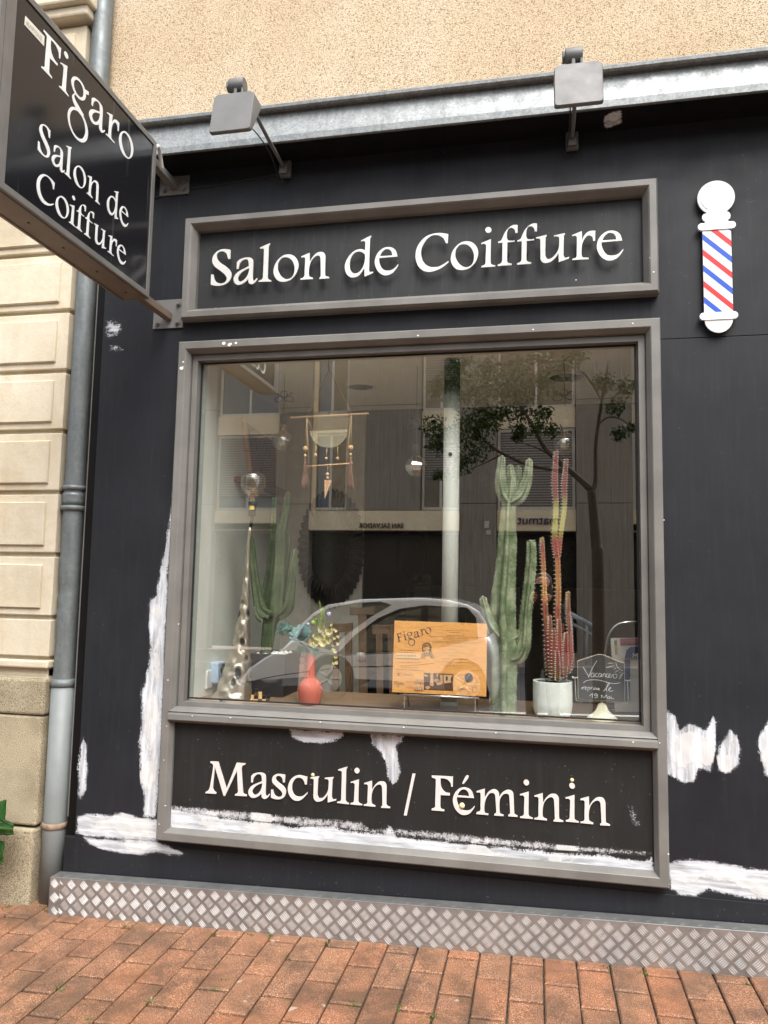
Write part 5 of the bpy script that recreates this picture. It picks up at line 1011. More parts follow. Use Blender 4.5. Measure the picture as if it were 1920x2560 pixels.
def petal(m, c, d, L_, w, curl=.3, nrm=None, n=4):
    d = np.array(d, float); d /= np.linalg.norm(d); nrm = np.array(nrm if nrm is not None else (0, -1, .3), float); s_ = np.cross(d, nrm); s_ /= np.linalg.norm(s_)+1e-9; n2 = np.cross(s_, d); vs = []
    for i in range(n+1):
        t = i/n; ww = w*math.sin(math.pi*(.12+.86*t))**.8 if i < n else .0004; p = np.array(c)+d*L_*t+n2*curl*L_*t*t
        vs += [p-s_*ww+n2*ww*.35, p, p+s_*ww+n2*ww*.35]
    m.add(vs, [(3*i+q, 3*i+q+1, 3*i+q+4, 3*i+q+3) for i in range(n) for q in range(2)], 0, True)
m = MB(); c_ = V5(872, 640, -.04); ax = np.array([-.1, -.75, .65]); ax /= np.linalg.norm(ax); e1 = np.cross(ax, [0, 0, 1.0]); e1 /= np.linalg.norm(e1); e2 = np.cross(e1, ax)
for ring_, (nn, L_, lift) in enumerate(((11, 92, .2), (10, 80, .45), (9, 66, .8), (8, 50, 1.3), (7, 36, 2.2), (5, 24, 4))):
    for i in range(nn):
        a = 6.283*(i+.5*ring_)/nn; d = math.cos(a)*e1+math.sin(a)*e2+lift*ax*.6; petal(m, c_+ax*ring_*.004, d, L_*vu, 25*vu*(1-.1*ring_), .35, nrm=ax)
obj('rosette', m, MT['succulent'], fb, fix=False)
m = MB()
for bx_, by_ in ((735, 570), (765, 595), (790, 610), (740, 615), (715, 600), (870, 720), (900, 735), (945, 745), (810, 600), (750, 560), (725, 590), (775, 570), (850, 735), (930, 720), (970, 740)):
    c_ = V5(bx_, by_, random.uniform(-.03, .03)); m.tube([V5(880, 700), c_], .0016, 5)
    for i in range(16): d = np.array([random.gauss(0, 1), random.gauss(-.3, .8), random.gauss(.2, .8)]); petal(m, c_, d, random.uniform(26, 40)*vu, 4.5*vu, .1)
obj('fern', m, MT['bluefern'], fb, fix=False)
m = MB()
for bx_, by_ in ((1010, 600), (1040, 640), (990, 650), (1020, 690), (1060, 610), (1085, 590), (970, 690), (940, 680), (1095, 650), (1095, 730), (1100, 745), (1090, 825), (1110, 820), (1120, 690), (1075, 560), (1105, 600), (1000, 575), (1030, 615), (955, 710), (1050, 665), (1010, 655), (975, 640), (1120, 640), (1085, 700), (1105, 780)):
    c_ = V5(bx_, by_, random.uniform(-.05, .03)); big = bx_ < 1070 and by_ < 700
    for i in range(7 if big else 12):
        d = np.array([math.cos(i*.9+bx_), random.uniform(-.6, .1), math.sin(i*.9+bx_)*.9]); petal(m, c_, d, (34 if big else 15)*vu*random.uniform(.8, 1.1), (17 if big else 6)*vu, .25)
obj('blossoms', m, MT['petal'], fb, fix=False)
m = MB()
for P_ in ([(985, 560), (1000, 500), (998, 440), (990, 398)], [(1005, 560), (1020, 520), (1018, 470), (1005, 440)], [(975, 560), (975, 520), (950, 503), (940, 505)]):
    S_ = spline([V5(*p) for p in P_], 7); m.tube(S_, .003, 6)
    for i, p in enumerate(S_):
        for q in range(5): petal(m, p, (random.gauss(0, 1), random.gauss(-.2, .7), .9), 13*vu*(1-.5*i/len(S_)), 4*vu, .2)
m.ball(V5(948, 545, -.04), 19*vu, 12); m.tube([V5(1030, 570), V5(1050, 510)], .0018, 6); m.tube([V5(925, 740), V5(950, 650), V5(1000, 600)], .002, 6); m.tube([V5(945, 740), V5(1010, 700), V5(1075, 720), V5(1098, 810)], .0014, 6)
obj('spikes', m, MT['leafgreen'], fb, fix=False)
for bx_, by_, r_ in ((1057, 487, 27), (912, 556, 20), (1000, 612, 16)):
    m = MB(); c_ = V5(bx_, by_, -.02); m.ball(c_, r_*.7*vu, 10)
    for i in range(150): d = rng.normal(size=3); d /= np.linalg.norm(d); s_ = np.cross(d, [.3, .5, .8])*.0009; m.add([c_+d*r_*.6*vu-s_, c_+d*r_*.6*vu+s_, c_+d*r_*vu*random.uniform(.9, 1.05)], [(0,1,2)])
    obj('thistle', m, MT['thistle'], fb, fix=False)

# wooden menu board
by_ = .13
def Bd(x, y): q = W(*k8(x, y), by_); return (q[0], q[2])
bt = W(*k8(820, 1215), by_)
mbd = thing('menu_board', 'golden plywood price board standing left of the tall green cactus', 'notice board', bt)
m = MB(); m.prism([[Bd(155, 128), Bd(1525, 175), Bd(1515, 1255), Bd(118, 1187)]], wall_fn, by_, by_+.006); obj('panel', m, MT['ply'], mbd, bevel=.001)
m = MB()                                                         # wordmark and small print, cut as thin dark print
ang = math.atan2(-(235-300), 500); ub = px(by_)/5.925
def rot_fn(ox, oy, an): 
    o = W(*k8(ox, oy), by_); return lambda a, b, d: (o[0]+a*math.cos(an)-b*math.sin(an), d, o[2]+a*math.sin(an)+b*math.cos(an))
pf = by_-.0006
for ch, ox, oy in (('F', 205, 447), ('i', 300, 422), ('g', 352, 398), ('a', 452, 385), ('r', 552, 352), ('o', 622, 328)):
    letters(m, [(ch, 0)], 0, 92*ub, 92*ub, rot_fn(ox, oy, R(14)), pf, pf)
obj('wordmark', m, MT['print'], mbd, fix=False); m, m2 = MB(), MB()
for ch, x in (('F', 0), ('i', .95), ('g', 1.45), ('a', 2.35), ('r', 3.25), ('o', 3.95)):
    letters(m, [(ch, x*31*ub)], 0, 31*ub, 31*ub, rot_fn(148, 1072, R(-2)), pf, pf); letters(m2, [(ch, x*22*ub)], 0, 22*ub, 24*ub, rot_fn(1090, 1150, R(-2)), pf, pf)
obj('wordmark', m, MT['print'], mbd, fix=False); obj('wordmark', m2, MT['print'], mbd, fix=False); m = MB()
def dash(x0, x1, y, h=5, skew=.03):
    x = x0
    while x < x1:
        w = min(random.uniform(8, 34), x1-x); yy = y+(x-x0)*skew; hh = h*random.uniform(.7, 1.1); m.add([(lambda q: (q[0], pf, q[1]))(Bd(*p)) for p in ((x, yy+hh), (x+w, yy+hh+w*skew), (x+w, yy-hh*.4+w*skew), (x, yy-hh*.4))], [(0,1,2,3)]); x += w+7
for x0, x1, y in ((845, 1260, 268), (970, 1130, 298), (930, 1180, 345), (655, 1450, 358), (870, 1240, 385), (880, 1220, 410), (660, 1440, 428), (720, 1380, 450), (855, 1235, 500), (1000, 1090, 553), (885, 1210, 600), (950, 1145, 645), (845, 1245, 690), (755, 1335, 735), (850, 1240, 785), (920, 1165, 810), (1205, 1285, 1136), (1230, 1265, 1175)): dash(x0, x1, y, 3.4)
for x0, x1, y in ((230, 520, 560), (285, 465, 598), (210, 525, 740), (245, 485, 815), (160, 570, 850), (370, 430, 1005), (330, 465, 1030), (365, 425, 1103), (330, 460, 1122)): dash(x0, x1, y, 4.5)
text_mb('09 83 06 42 76', 34*ub, rot_fn(280, 938, R(-2)), pf, pf, .75, mb=m)
o_ = obj('small_print', m, MT['print'], mbd, fix=False); o_['kind'] = 'stuff'
def strokes(mb_, segs, fn, wd, yy):
    for S_ in segs:
        P_ = spline([(*fn(*p),) for p in S_], 5) if len(S_) > 2 else [np.array(fn(*p)) for p in S_]
        P_ = [np.array(p) for p in P_]; L_ = []; Rr_ = []
        for i, p in enumerate(P_):
            t = P_[min(i+1, len(P_)-1)]-P_[max(i-1, 0)]; t = t/(np.linalg.norm(t)+1e-9); nn = np.array([-t[1], t[0]])*wd; L_.append(p+nn); Rr_.append(p-nn)
        mb_.add([(a[0], yy, a[1]) for a in L_]+[(a[0], yy-.00005, a[1]) for a in Rr_], [(i, i+1, len(P_)+i+1, len(P_)+i) for i in range(len(P_)-1)])
m = MB()                                                         # line drawing of a woman, engraved photo, hands drawing
strokes(m, [[(575, 590), (570, 540), (575, 500), (600, 470), (640, 460), (680, 480), (695, 520), (695, 570), (700, 600)], [(590, 560), (595, 600), (615, 640), (640, 650), (665, 630), (680, 590), (684, 540)]], Bd, 7*ub, pf)
strokes(m, [[(590, 500), (620, 490), (660, 490), (688, 530)], [(585, 530), (610, 505), (650, 510)], [(600, 570), (612, 566), (622, 570)], [(652, 570), (664, 566), (674, 571)], [(620, 610), (636, 606), (652, 610), (636, 620), (620, 610)], [(555, 690), (560, 650), (575, 610)], [(570, 695), (585, 660), (590, 620)], [(600, 690), (600, 660), (585, 630)], [(700, 610), (720, 640), (745, 690)], [(690, 620), (700, 650), (720, 690)], [(680, 640), (690, 660), (700, 680)]], Bd, 4.5*ub, pf)
obj('portrait_drawing', m, MT['print'], mbd, fix=False); m = MB()
m.prism([[Bd(1200+62*math.cos(a)+55, 975+72*math.sin(a)) for a in np.linspace(0, 6.28, 24)[:-1]]], wall_fn, pf, pf)
strokes(m, [[(1105, 945), (1150, 925), (1200, 930), (1230, 950)], [(1105, 945), (1130, 985), (1190, 990)], [(1375, 990), (1330, 980), (1310, 1010), (1300, 1060)], [(1375, 1000), (1370, 1050), (1330, 1090)], [(1195, 1010), (1190, 1065), (1140, 1085)], [(1290, 1050), (1300, 1080)]], Bd, 2*ub, pf)
obj('hair_drawing', m, MT['print'], mbd, fix=False); m = MB()
strokes(m, [[(1310, 1115), (1375, 1118), (1372, 1185), (1312, 1182), (1310, 1115)], [(190, 925), (200, 912), (215, 908), (232, 912), (243, 925)], [(205, 930), (215, 918), (228, 930), (216, 940), (205, 930)]], Bd, 3*ub, pf)
obj('phone_and_badge_drawing', m, MT['print'], mbd, fix=False)
m = MB(); m.prism([[Bd(592, 900), Bd(1028, 918), Bd(1022, 1170), Bd(590, 1152)]], wall_fn, pf, pf); obj('photo_print', m, MT['printbrown'], mbd, fix=False)
m = MB(); pf2 = pf-.0004
for P_ in ([(690, 905), (730, 905), (735, 1100), (680, 1090)], [(780, 915), (800, 915), (800, 960), (780, 960)], [(740, 1000), (800, 985), (860, 1070), (790, 1085)], [(880, 930), (1015, 930), (1010, 1040), (890, 1060)], [(830, 930), (870, 930), (870, 1060), (835, 1055)], [(600, 920), (640, 935), (660, 960), (600, 950)], [(610, 1110), (660, 1090), (690, 1120), (640, 1150)], [(760, 1030), (830, 1010), (845, 1020), (770, 1045)]): m.prism([[Bd(*p) for p in P_]], wall_fn, pf2, pf2)
obj('photo_light_areas', m, MT['dowel'], mbd, fix=False)
m = MB(); pf3 = pf2-.0004
for cx_, cy2, rx_, ry2 in ((930, 985, 14, 40), (1005, 1000, 16, 42)): m.prism([[Bd(cx_+rx_*math.cos(a), cy2+ry2*math.sin(a)) for a in np.linspace(0, 6.28, 20)[:-1]]], wall_fn, pf3, pf3)
obj('photo_mirrors', m, MT['print'], mbd, fix=False)
for (x0, y0, x1, y1), tx in (((465, 985, 590, 1050), '43'), ((462, 1090, 588, 1160), '32')):
    m = MB(); m.prism([[Bd(x0, y0), Bd((x0+x1)/2-2, y0+3), Bd((x0+x1)/2-4, y1-3), Bd(x0-2, y1-6)]], wall_fn, by_-.004, by_); m.prism([[Bd((x0+x1)/2+2, y0+3), Bd(x1, y0+5), Bd(x1-3, y1), Bd((x0+x1)/2+1, y1-2)]], wall_fn, by_-.004, by_); t_ = obj('number_tile', m, MT['dowel'], mbd)
    m = MB()
    for i, ch in enumerate(tx): text_mb(ch, 52*ub, rot_fn(x0+18+i*64, y1-16+i*3, R(-2)), by_-.0045, by_-.0045, 1, mb=m)
    o_ = obj('number', m, MT['print'], mbd, fix=False)
m = MB(); m.prism([[Bd(185, 612), Bd(540, 640), Bd(530, 692), Bd(182, 678)]], wall_fn, by_-.003, by_); obj('pale_strip', m, MT['bead'], mbd)
m = MB()
for i in range(6): m.prism([[Bd(195+i*50, 636), Bd(230+i*50, 638), Bd(212+i*50, 664)]], wall_fn, by_-.0034, by_-.0034)
obj('strip_triangles', m, MT['sage'], mbd, fix=False)
m = MB(); bl_, br_ = W(*k8(300, 1200), by_), W(*k8(1350, 1245), by_)
m.box((bl_[0], by_-.012, bl_[2]-.012), (br_[0], by_+.03, bl_[2]-.001)) if 0 else None
for q in (bl_, br_): m.tube([(q[0], by_+.012, LZ), (q[0], by_+.012, q[2]+.16)], .004, 8); m.tube([(q[0], by_+.012, q[2]+.1), (q[0], by_+.13, LZ)], .004, 8)
z_ = min(Bd(300, 1200)[1], Bd(1350, 1245)[1]); m.tube([(bl_[0]-.02, by_-.003, z_-.006), (br_[0]+.02, by_-.003, z_-.006)], .004, 8); obj('stand', m, MT['silver'], mbd)

# chalkboard sign
hy = .15
def Hd(x, y): q = W(*k7(x, y), hy); return (q[0], q[2])
cf = W(*k7(800, 1515), hy); uh = px(hy)/7.541
cb = thing('chalkboard_sign', 'swivel chalkboard on a fluted cream foot reading Vacances', 'chalkboard', (cf[0], hy, LZ))
out = smooth([(335, 405, 0), (400, 375, 0), (560, 325, 0), (680, 285, 0), (760, 277, 0), (850, 295, 0), (1000, 365, 0), (1120, 415, 0), (1190, 440, 0), (1208, 470, 0), (1215, 800, 0), (1215, 1120, 0), (1200, 1155, 0), (1100, 1158, 0), (800, 1140, 0), (400, 1118, 0), (360, 1105, 0), (345, 1050, 0), (340, 700, 0), (333, 450, 0)], 4)
op = [Hd(*p) for p in out]
m = MB(); m.prism([op], wall_fn, hy-.003, hy+.004); obj('slate', m, MT['chalk'], cb)
m = MB(); pts = [(a, hy-.001, b) for a, b in op]; m.tube(pts+[pts[0], pts[1]], 7*uh, 8, cap=False)
def T7(P_, r=6, n_=8, dy=0): m.tube(spline([(lambda q: (q[0], hy+dy, q[1]))(Hd(*p)) for p in P_], 4), r*uh, n_)
T7([(340, 712), (270, 708)], 8); T7([(1215, 758), (1300, 766)], 8); T7([(282, 712), (290, 860), (305, 1110), (318, 1142), (345, 1155), (560, 1160), (800, 1172), (1100, 1195), (1255, 1208), (1282, 1200), (1292, 1180), (1288, 1000), (1280, 768)], 6, dy=.012)
for q in ((245, 706), (1315, 766)): p = Hd(*q); m.ball((p[0], hy, p[1]), 20*uh, 12)
obj('swivel_frame', m, MT['cream'], cb)
zf = lambda y: Hd(800, y)[1]-LZ
m = MB(); m.lathe(spline([(.02, 0), (262*uh, .0005), (262*uh, zf(1478)), (235*uh, zf(1450)), (165*uh, zf(1390)), (105*uh, zf(1310)), (66*uh, zf(1215)), (66*uh, zf(1205)), (26*uh, zf(1200)), (24*uh, zf(1150))], 4), (cf[0], hy+.01, LZ), 72, sy=.55, wob=lambda th, z: 1-.05*(zf(1440) < z < zf(1225))*abs(math.sin(th*11))); obj('foot', m, MT['cream'], cb)
m = MB(); ws = 3.4*uh; yy_ = hy-.0036
strokes(m, [[(437, 505), (540, 690)], [(540, 705), (560, 640), (620, 510), (695, 388)], [(645, 625), (610, 622), (582, 655), (590, 692), (625, 690), (645, 640), (640, 680), (662, 690)], [(705, 625), (675, 630), (668, 670), (690, 695), (712, 680)], [(778, 628), (742, 630), (726, 665), (738, 695), (765, 685), (780, 640), (778, 685), (795, 692)], [(805, 640), (806, 695)], [(806, 665), (825, 632), (850, 640), (852, 690), (868, 690)], [(905, 632), (878, 645), (872, 680), (898, 700), (918, 685)], [(915, 680), (950, 655), (940, 630), (918, 655), (925, 700), (965, 705)], [(965, 690), (1010, 640), (1000, 700), (1040, 715), (1075, 690), (1060, 650), (1030, 640)], [(1195, 610), (1150, 690), (1115, 735)], [(1165, 620), (1120, 700)], [(1140, 600), (1120, 612)]], Hd, ws, yy_)
strokes(m, [[(440, 805), (500, 765), (600, 748), (720, 752), (850, 785), (950, 812), (1050, 820), (1135, 800)], [(1050, 415), (1062, 470), (1100, 530), (1150, 565), (1188, 577)], [(905, 437), (1000, 433)], [(875, 517), (1025, 480)], [(1010, 550), (1060, 530)], [(1030, 608), (1095, 570)]], Hd, ws*1.1, yy_)
strokes(m, [[(400, 918), (425, 885), (432, 930)], [(432, 905), (450, 880), (470, 885)], [(470, 915), (500, 895), (490, 880), (472, 900), (480, 935), (505, 930)], [(525, 895), (525, 970)], [(525, 900), (555, 885), (565, 915), (535, 930)], [(580, 930), (595, 890), (615, 895)], [(632, 900), (625, 930), (645, 932)], [(632, 880), (640, 876)], [(665, 895), (650, 920), (675, 935), (690, 910), (665, 900)], [(700, 935), (725, 900), (720, 940), (745, 935)], [(725, 925), (748, 912)], [(820, 962), (890, 880), (935, 815), (915, 810), (880, 880), (870, 945), (890, 960)], [(900, 945), (950, 915), (955, 890), (925, 910), (925, 955), (960, 965), (1000, 950)]], Hd, ws, yy_)
strokes(m, [[(555, 1055), (610, 1010), (610, 1085)], [(695, 1015), (660, 1010), (648, 1040), (680, 1052), (700, 1020), (702, 1070), (680, 1090), (650, 1085)], [(785, 1095), (780, 1035), (830, 1085), (875, 1030), (885, 1100)], [(935, 1060), (905, 1065), (900, 1100), (930, 1098), (940, 1065), (945, 1105)], [(965, 1065), (970, 1108), (990, 1095), (1015, 1112)], [(968, 1040), (972, 1042)]], Hd, ws, yy_)
obj('chalk_writing', m, MT['chalkline'], cb, fix=False)

# leaflet rack at the right edge
ky = .34
def K6(x, y, dy=0): return W(*k6(x, y), ky+dy)
rk = thing('leaflet_rack', 'chrome rack of leaflets behind the chalkboard sign', 'rack', (K6(1450, 1180)[0], ky, LZ))
m = MB(); a_ = [K6(1308, 800), K6(1322, 690), K6(1345, 610), K6(1395, 558), K6(1470, 542), K6(1600, 541), K6(1660, 560), K6(1690, 620), K6(1700, 800)]; lo1, lo2 = K6(1308, 800), K6(1700, 800)
m.tube(spline([(a_[0][0]-.004, ky, LZ)]+a_+[(lo2[0], ky, LZ)], 6), .0075, 12); m.tube([(lo1[0]-.003, ky, LZ+.02), (lo2[0], ky, LZ+.02)], .005, 8); m.tube([K6(1330, 790), K6(1700, 790)], .004, 8); obj('tube', m, MT['chrome'], rk)
def sheet(mat, P_, dy, name='leaflet'): mm = MB(); mm.prism([[(lambda q: (q[0], q[2]))(K6(*p, dy)) for p in P_]], wall_fn, ky+dy, ky+dy+.002); return obj(name, mm, mat, rk)
sheet(MT['paper'], [(1345, 650), (1620, 648), (1625, 1160), (1375, 1160)], -.012); sheet(MT['pink'], [(1410, 655), (1620, 650), (1620, 698), (1412, 700)], -.0145, 'header')
sheet(MT['sage'], [(1368, 668), (1388, 665), (1392, 760), (1378, 760)], -.0145, 'print_block'); sheet(MT['yellow'], [(1375, 700), (1386, 698), (1390, 755), (1382, 756)], -.0152, 'print_block'); sheet(MT['navy'], [(1442, 790), (1455, 735), (1480, 712), (1620, 706), (1620, 792)], -.02, 'blue_leaflet'); sheet(MT['navy'], [(1442, 800), (1480, 800), (1480, 1080), (1445, 1080)], -.02, 'blue_leaflet')
q = K6(1428, 693, -.016); m = text_mb('NOUS VALORISONS', 22*px(ky)/2.765, lambda a, b, d: (q[0]+a, d, q[2]+b), ky-.0165, ky-.0165, .82); obj('header_writing', m, MT['print'], rk, fix=False)
q2 = K6(1494, 790, -.022); m = text_mb('M', 50*px(ky)/2.765, lambda a, b, d: (q2[0]+a, d, q2[2]+b), ky-.0225, ky-.0225, 1); obj('letter', m, MT['paper'], rk, fix=False)

# wooden chairs behind the ledge
chy = .95
def chair(P, label):
    y = chy; t = thing('wooden_chair', label, 'chair', (W(*k5(P[0], 900), y)[0], y, .14), 'wooden chairs behind the window ledge')
    x0, x1, yt, yb2, sl = P[1:]
    a, b, c_, d_ = W(*k5(x0, yt), y), W(*k5(x1, yt-4), y), W(*k5(x1-4, yb2), y), W(*k5(x0+4, yb2), y); m = MB(); n_ = 8; V = []
    for i in range(n_+1):
        f = i/n_; dy = .03*math.sin(math.pi*f); tp = a+(b-a)*f; bt_ = d_+(c_-d_)*f; V += [(tp[0], y+dy, tp[2]-.006*math.sin(math.pi*f)), (bt_[0], y+dy, bt_[2]), (bt_[0], y+dy+.02, bt_[2]), (tp[0], y+dy+.02, tp[2]-.006*math.sin(math.pi*f))]
    m.add(V, [(4*i+j, 4*i+4+j, 4*i+4+(j+1) % 4, 4*i+(j+1) % 4) for i in range(n_) for j in range(4)]+[(0,1,2,3), (4*n_+3, 4*n_+2, 4*n_+1, 4*n_)]); obj('top_rail', m, MT['chairwood'], t, bevel=.004)
    for xt, xb2, w_ in sl:
        p, q_ = W(*k5(xt, yb2-8), y), W(*k5(xb2, 1150), y); k_ = w_*px(y)/2.765/2; m = MB(); zt2 = .145; f = (p[2]-zt2)/(p[2]-q_[2]); xz = p[0]+(q_[0]-p[0])*min(f, 1.4)
        m.hexa([(xz-k_, y-.03, zt2), (xz+k_, y-.03, zt2), (xz+k_, y-.01, zt2), (xz-k_, y-.01, zt2), (p[0]-k_*.8, y+.012, p[2]), (p[0]+k_*.8, y+.012, p[2]), (p[0]+k_*.8, y+.03, p[2]), (p[0]-k_*.8, y+.03, p[2])]); obj('slat', m, MT['chairwood'], t, bevel=.003)
    xa2, xb3 = a[0]-.02, b[0]+.02; m = MB(); m.box((xa2, y+.02, .50), (xb3, y+.36, .53)); obj('seat', m, MT['chairwood'], t, bevel=.006)
    for xx in (xa2+.02, xb3-.05): m = MB(); m.box((xx, y+.31, .14), (xx+.03, y+.34, .50)); obj('leg', m, MT['chairwood'], t, bevel=.003)
chair((1140, 1055, 1222, 545, 612, [(1100, 1118, 50), (1185, 1215, 62)]), 'wooden chair behind the coral vase, leftmost of the three')
chair((1285, 1198, 1372, 436, 492, [(1282, 1310, 70)]), 'wooden chair with the single broad slat, tallest of the three')
chair((1430, 1352, 1520, 556, 625, [(1400, 1425, 56), (1480, 1530, 56)]), 'wooden chair half hidden behind the plywood board')

# oval mirrors on the back wall
def oval(c, rx_, rz_, label, feathers=True):
    yb2 = 3.36 if not feathers else 2.6
    t = thing('oval_mirror', label, 'mirror', c, 'dark oval mirrors'); m = MB(); y = c[1]
    rings = [(1, 1, -.004), (.98, .98, -.02), (.64, .70, -.03), (.60, .66, -.012)]; n_ = 72; V = []
    for i, (a, b, d) in enumerate(rings): V += [(c[0]+rx_*a*math.cos(q), y+d, c[2]+rz_*b*math.sin(q)) for q in np.linspace(0, 6.2832, n_+1)[:-1]]
    m.add(V, [(i*n_+j, i*n_+(j+1) % n_, (i+1)*n_+(j+1) % n_, (i+1)*n_+j) for i in range(3) for j in range(n_)], 0, True)
    if feathers:
        for j in range(44):
            q = 6.2832*j/44; d = np.array([math.cos(q)*rx_, 0, math.sin(q)*rz_]); cc = np.array(c); s_ = np.array([-math.sin(q), 0, math.cos(q)])*.018
            V = [cc+d*.66+[0, -.03, 0]-s_*.5, cc+d*.66+[0, -.03, 0]+s_*.5, cc+d*1.0+[0, -.018, 0]+s_*1.1, cc+d*1.07+[0, -.012, 0], cc+d*1.0+[0, -.018, 0]-s_*1.1, cc+d*.84+[0, -.05, 0]]; m.add(V, [(0,1,5),(1,2,5),(2,3,5),(3,4,5),(4,0,5)])
    obj('frame', m, MT['mirrorframe'], t)
    m = MB(); m.prism([[(c[0]+rx_*.62*math.cos(q), c[2]+rz_*.68*math.sin(q)) for q in np.linspace(0, 6.2832, 49)[:-1]]], wall_fn, y-.011, y-.008); obj('mirror_glass', m, MT['mirror'], t)
q = W(829, 1371, 1.32); s_ = px(1.32); mb = MB(); mb.box((XW+.002, 1.322, .14), (q[0]+.20, 1.352, 2.525)); tag(obj('partition', mb, plain('partition_paint', srgb(205, 200, 186), .8), origin=(q[0], 1.34, .14)), 'grey partition behind the feathered oval mirror', 'partition')
oval((q[0], 1.318, q[2]), 86*s_, 146*s_, 'big feather framed oval mirror left of the column')
q = W(1030, 1385, 3.3); s_ = px(3.3); oval((q[0], 3.355, q[2]), 48*s_, 95*s_, 'plain dark oval mirror beside the pale column', False)
# board and shelf on the cream side wall
sb = thing('wall_board', 'dark wooden script board leaning on a shelf of the cream side wall', 'board', (XW, .8, 2.04))
def sw_(y, z, d=.03): return (XW+d, y, z)
m = MB(); c4_ = [(.60, 2.325), (1.09, 2.30), (1.09, 2.02), (.73, 2.02)]; m.hexa([sw_(y, z, .004) for y, z in c4_]+[sw_(y, z, .02) for y, z in c4_]); obj('panel', m, MT['shelfwood'], sb)
m = MB(); m.hexa([sw_(y, z, .004) for y, z in ((.575, 2.345), (.60, 2.325), (.73, 2.02), (.705, 2.02))]+[sw_(y, z, .026) for y, z in ((.575, 2.345), (.60, 2.325), (.73, 2.02), (.705, 2.02))]); obj('edge_strip', m, MT['dowel'], sb)
m = MB()
for S_ in ([(.64, 2.20), (.66, 2.28), (.69, 2.20), (.71, 2.27)], [(.73, 2.21), (.76, 2.27), (.78, 2.2), (.81, 2.26), (.84, 2.2)], [(.86, 2.2), (.89, 2.28), (.92, 2.2), (.95, 2.25), (1.0, 2.2)], [(.76, 2.13), (.82, 2.18), (.85, 2.08), (.90, 2.16), (.95, 2.1), (1.02, 2.17)], [(.62, 2.17), (.8, 2.19), (1.05, 2.19)]): m.tube(spline([(XW+.021, a, b) for a, b in S_], 5), .004, 5)
obj('script', m, MT['print'], sb)
m = MB(); m.box((XW+.001, .52, 1.985), (XW+.09, 1.2, 2.012)); tag(obj('wall_shelf', m, MT['shelfwood'], origin=(XW, .85, 2.0)), 'narrow brown shelf on the cream side wall under the script board', 'shelf')
q = W(1056, 1470, 3.33); m = MB(); m.box((q[0]-.075, 3.33, q[2]-.11), (q[0]+.075, 3.334, q[2]+.11)); m.box((q[0]-.05, 3.3295, q[2]+.02), (q[0]+.05, 3.3301, q[2]+.03), 1); m.box((q[0]-.05, 3.3295, q[2]+.05), (q[0]+.03, 3.3301, q[2]+.065), 1); tag(obj('notice', m, [MT['paper'], MT['print']], origin=q), 'white paper notice hanging in the dark room behind the green cactus', 'notice')
# ------------------------------------------------------------------ across the street: what the glass mirrors
BY = -14.0
def N(u, v, y=BY): q = M(u, v, y); return (q[0], q[2])
ob_ = thing('apartment_building', 'ribbed concrete apartment block with beige bands mirrored in the shop glass', 'building', (0, BY, 0))
z_gf = N(1000, 1326)[1]; z_b1 = N(1000, 1276)[1]; step_h = N(1000, 1026)[1]-N(1000, 1274)[1]
X = lambda u: N(u, 1200)[0]
bays = [(X(534), X(693)), (X(776), X(867)), (X(1050), X(1150)), (X(1241), X(1441)), (X(1582), X(1760))]
mb = MB(); edges_ = [-22]+[e for b in bays for e in b]+[24]; TOP = 7.8
lows = [-.2, -.2, z_b1, -.2, -.2, -.2]
for i in range(0, len(edges_), 2):
    a, b = edges_[i], edges_[i+1]; zb = lows[i//2]; z = zb
    zs_ = [zb]+[z_b1+.16+k*step_h for k in range(0, 2) if z_b1+.16+k*step_h > zb+.3]+[TOP]
    for q, r in zip(zs_, zs_[1:]): mb.box((a, BY-.30, q+.008), (b, BY, r-.008))
mb.box((-22, BY-.7, z_gf), (24, BY-.32, TOP)); obj('concrete_wall', mb, MT['concrete'], ob_)
mb = MB(); mb.box((X(776), BY-.30, z_gf), (X(1150), BY+.05, z_b1-.01))
for a, b in bays:
    for k in range(0, 3):
        z0 = z_b1+k*step_h; mb.box((a+.01, BY-.31, z0-.46+(.0 if k else 0)), (b-.01, BY-.12, z0+.02)) if k or a != bays[1][0] and a != bays[2][0] else None
for a, b in (bays[0], bays[4]): mb.box((a, BY-.31, z_gf), (b, BY-.12, z_b1-.3))
mb.box((bays[1][0]-.001, BY-.3, z_b1), (bays[1][0]+.10, BY-.10, TOP)); obj('beige_band', mb, MT['beige'], ob_)
mb = MB(); mb.box((-22, BY-1.2, -.2), (24, BY-1.1, z_gf)); mb.box((-22, BY-1.1, z_gf-.02), (24, BY-.31, z_gf-.001)); obj('ground_floor_void', mb, MT['shade'], ob_)
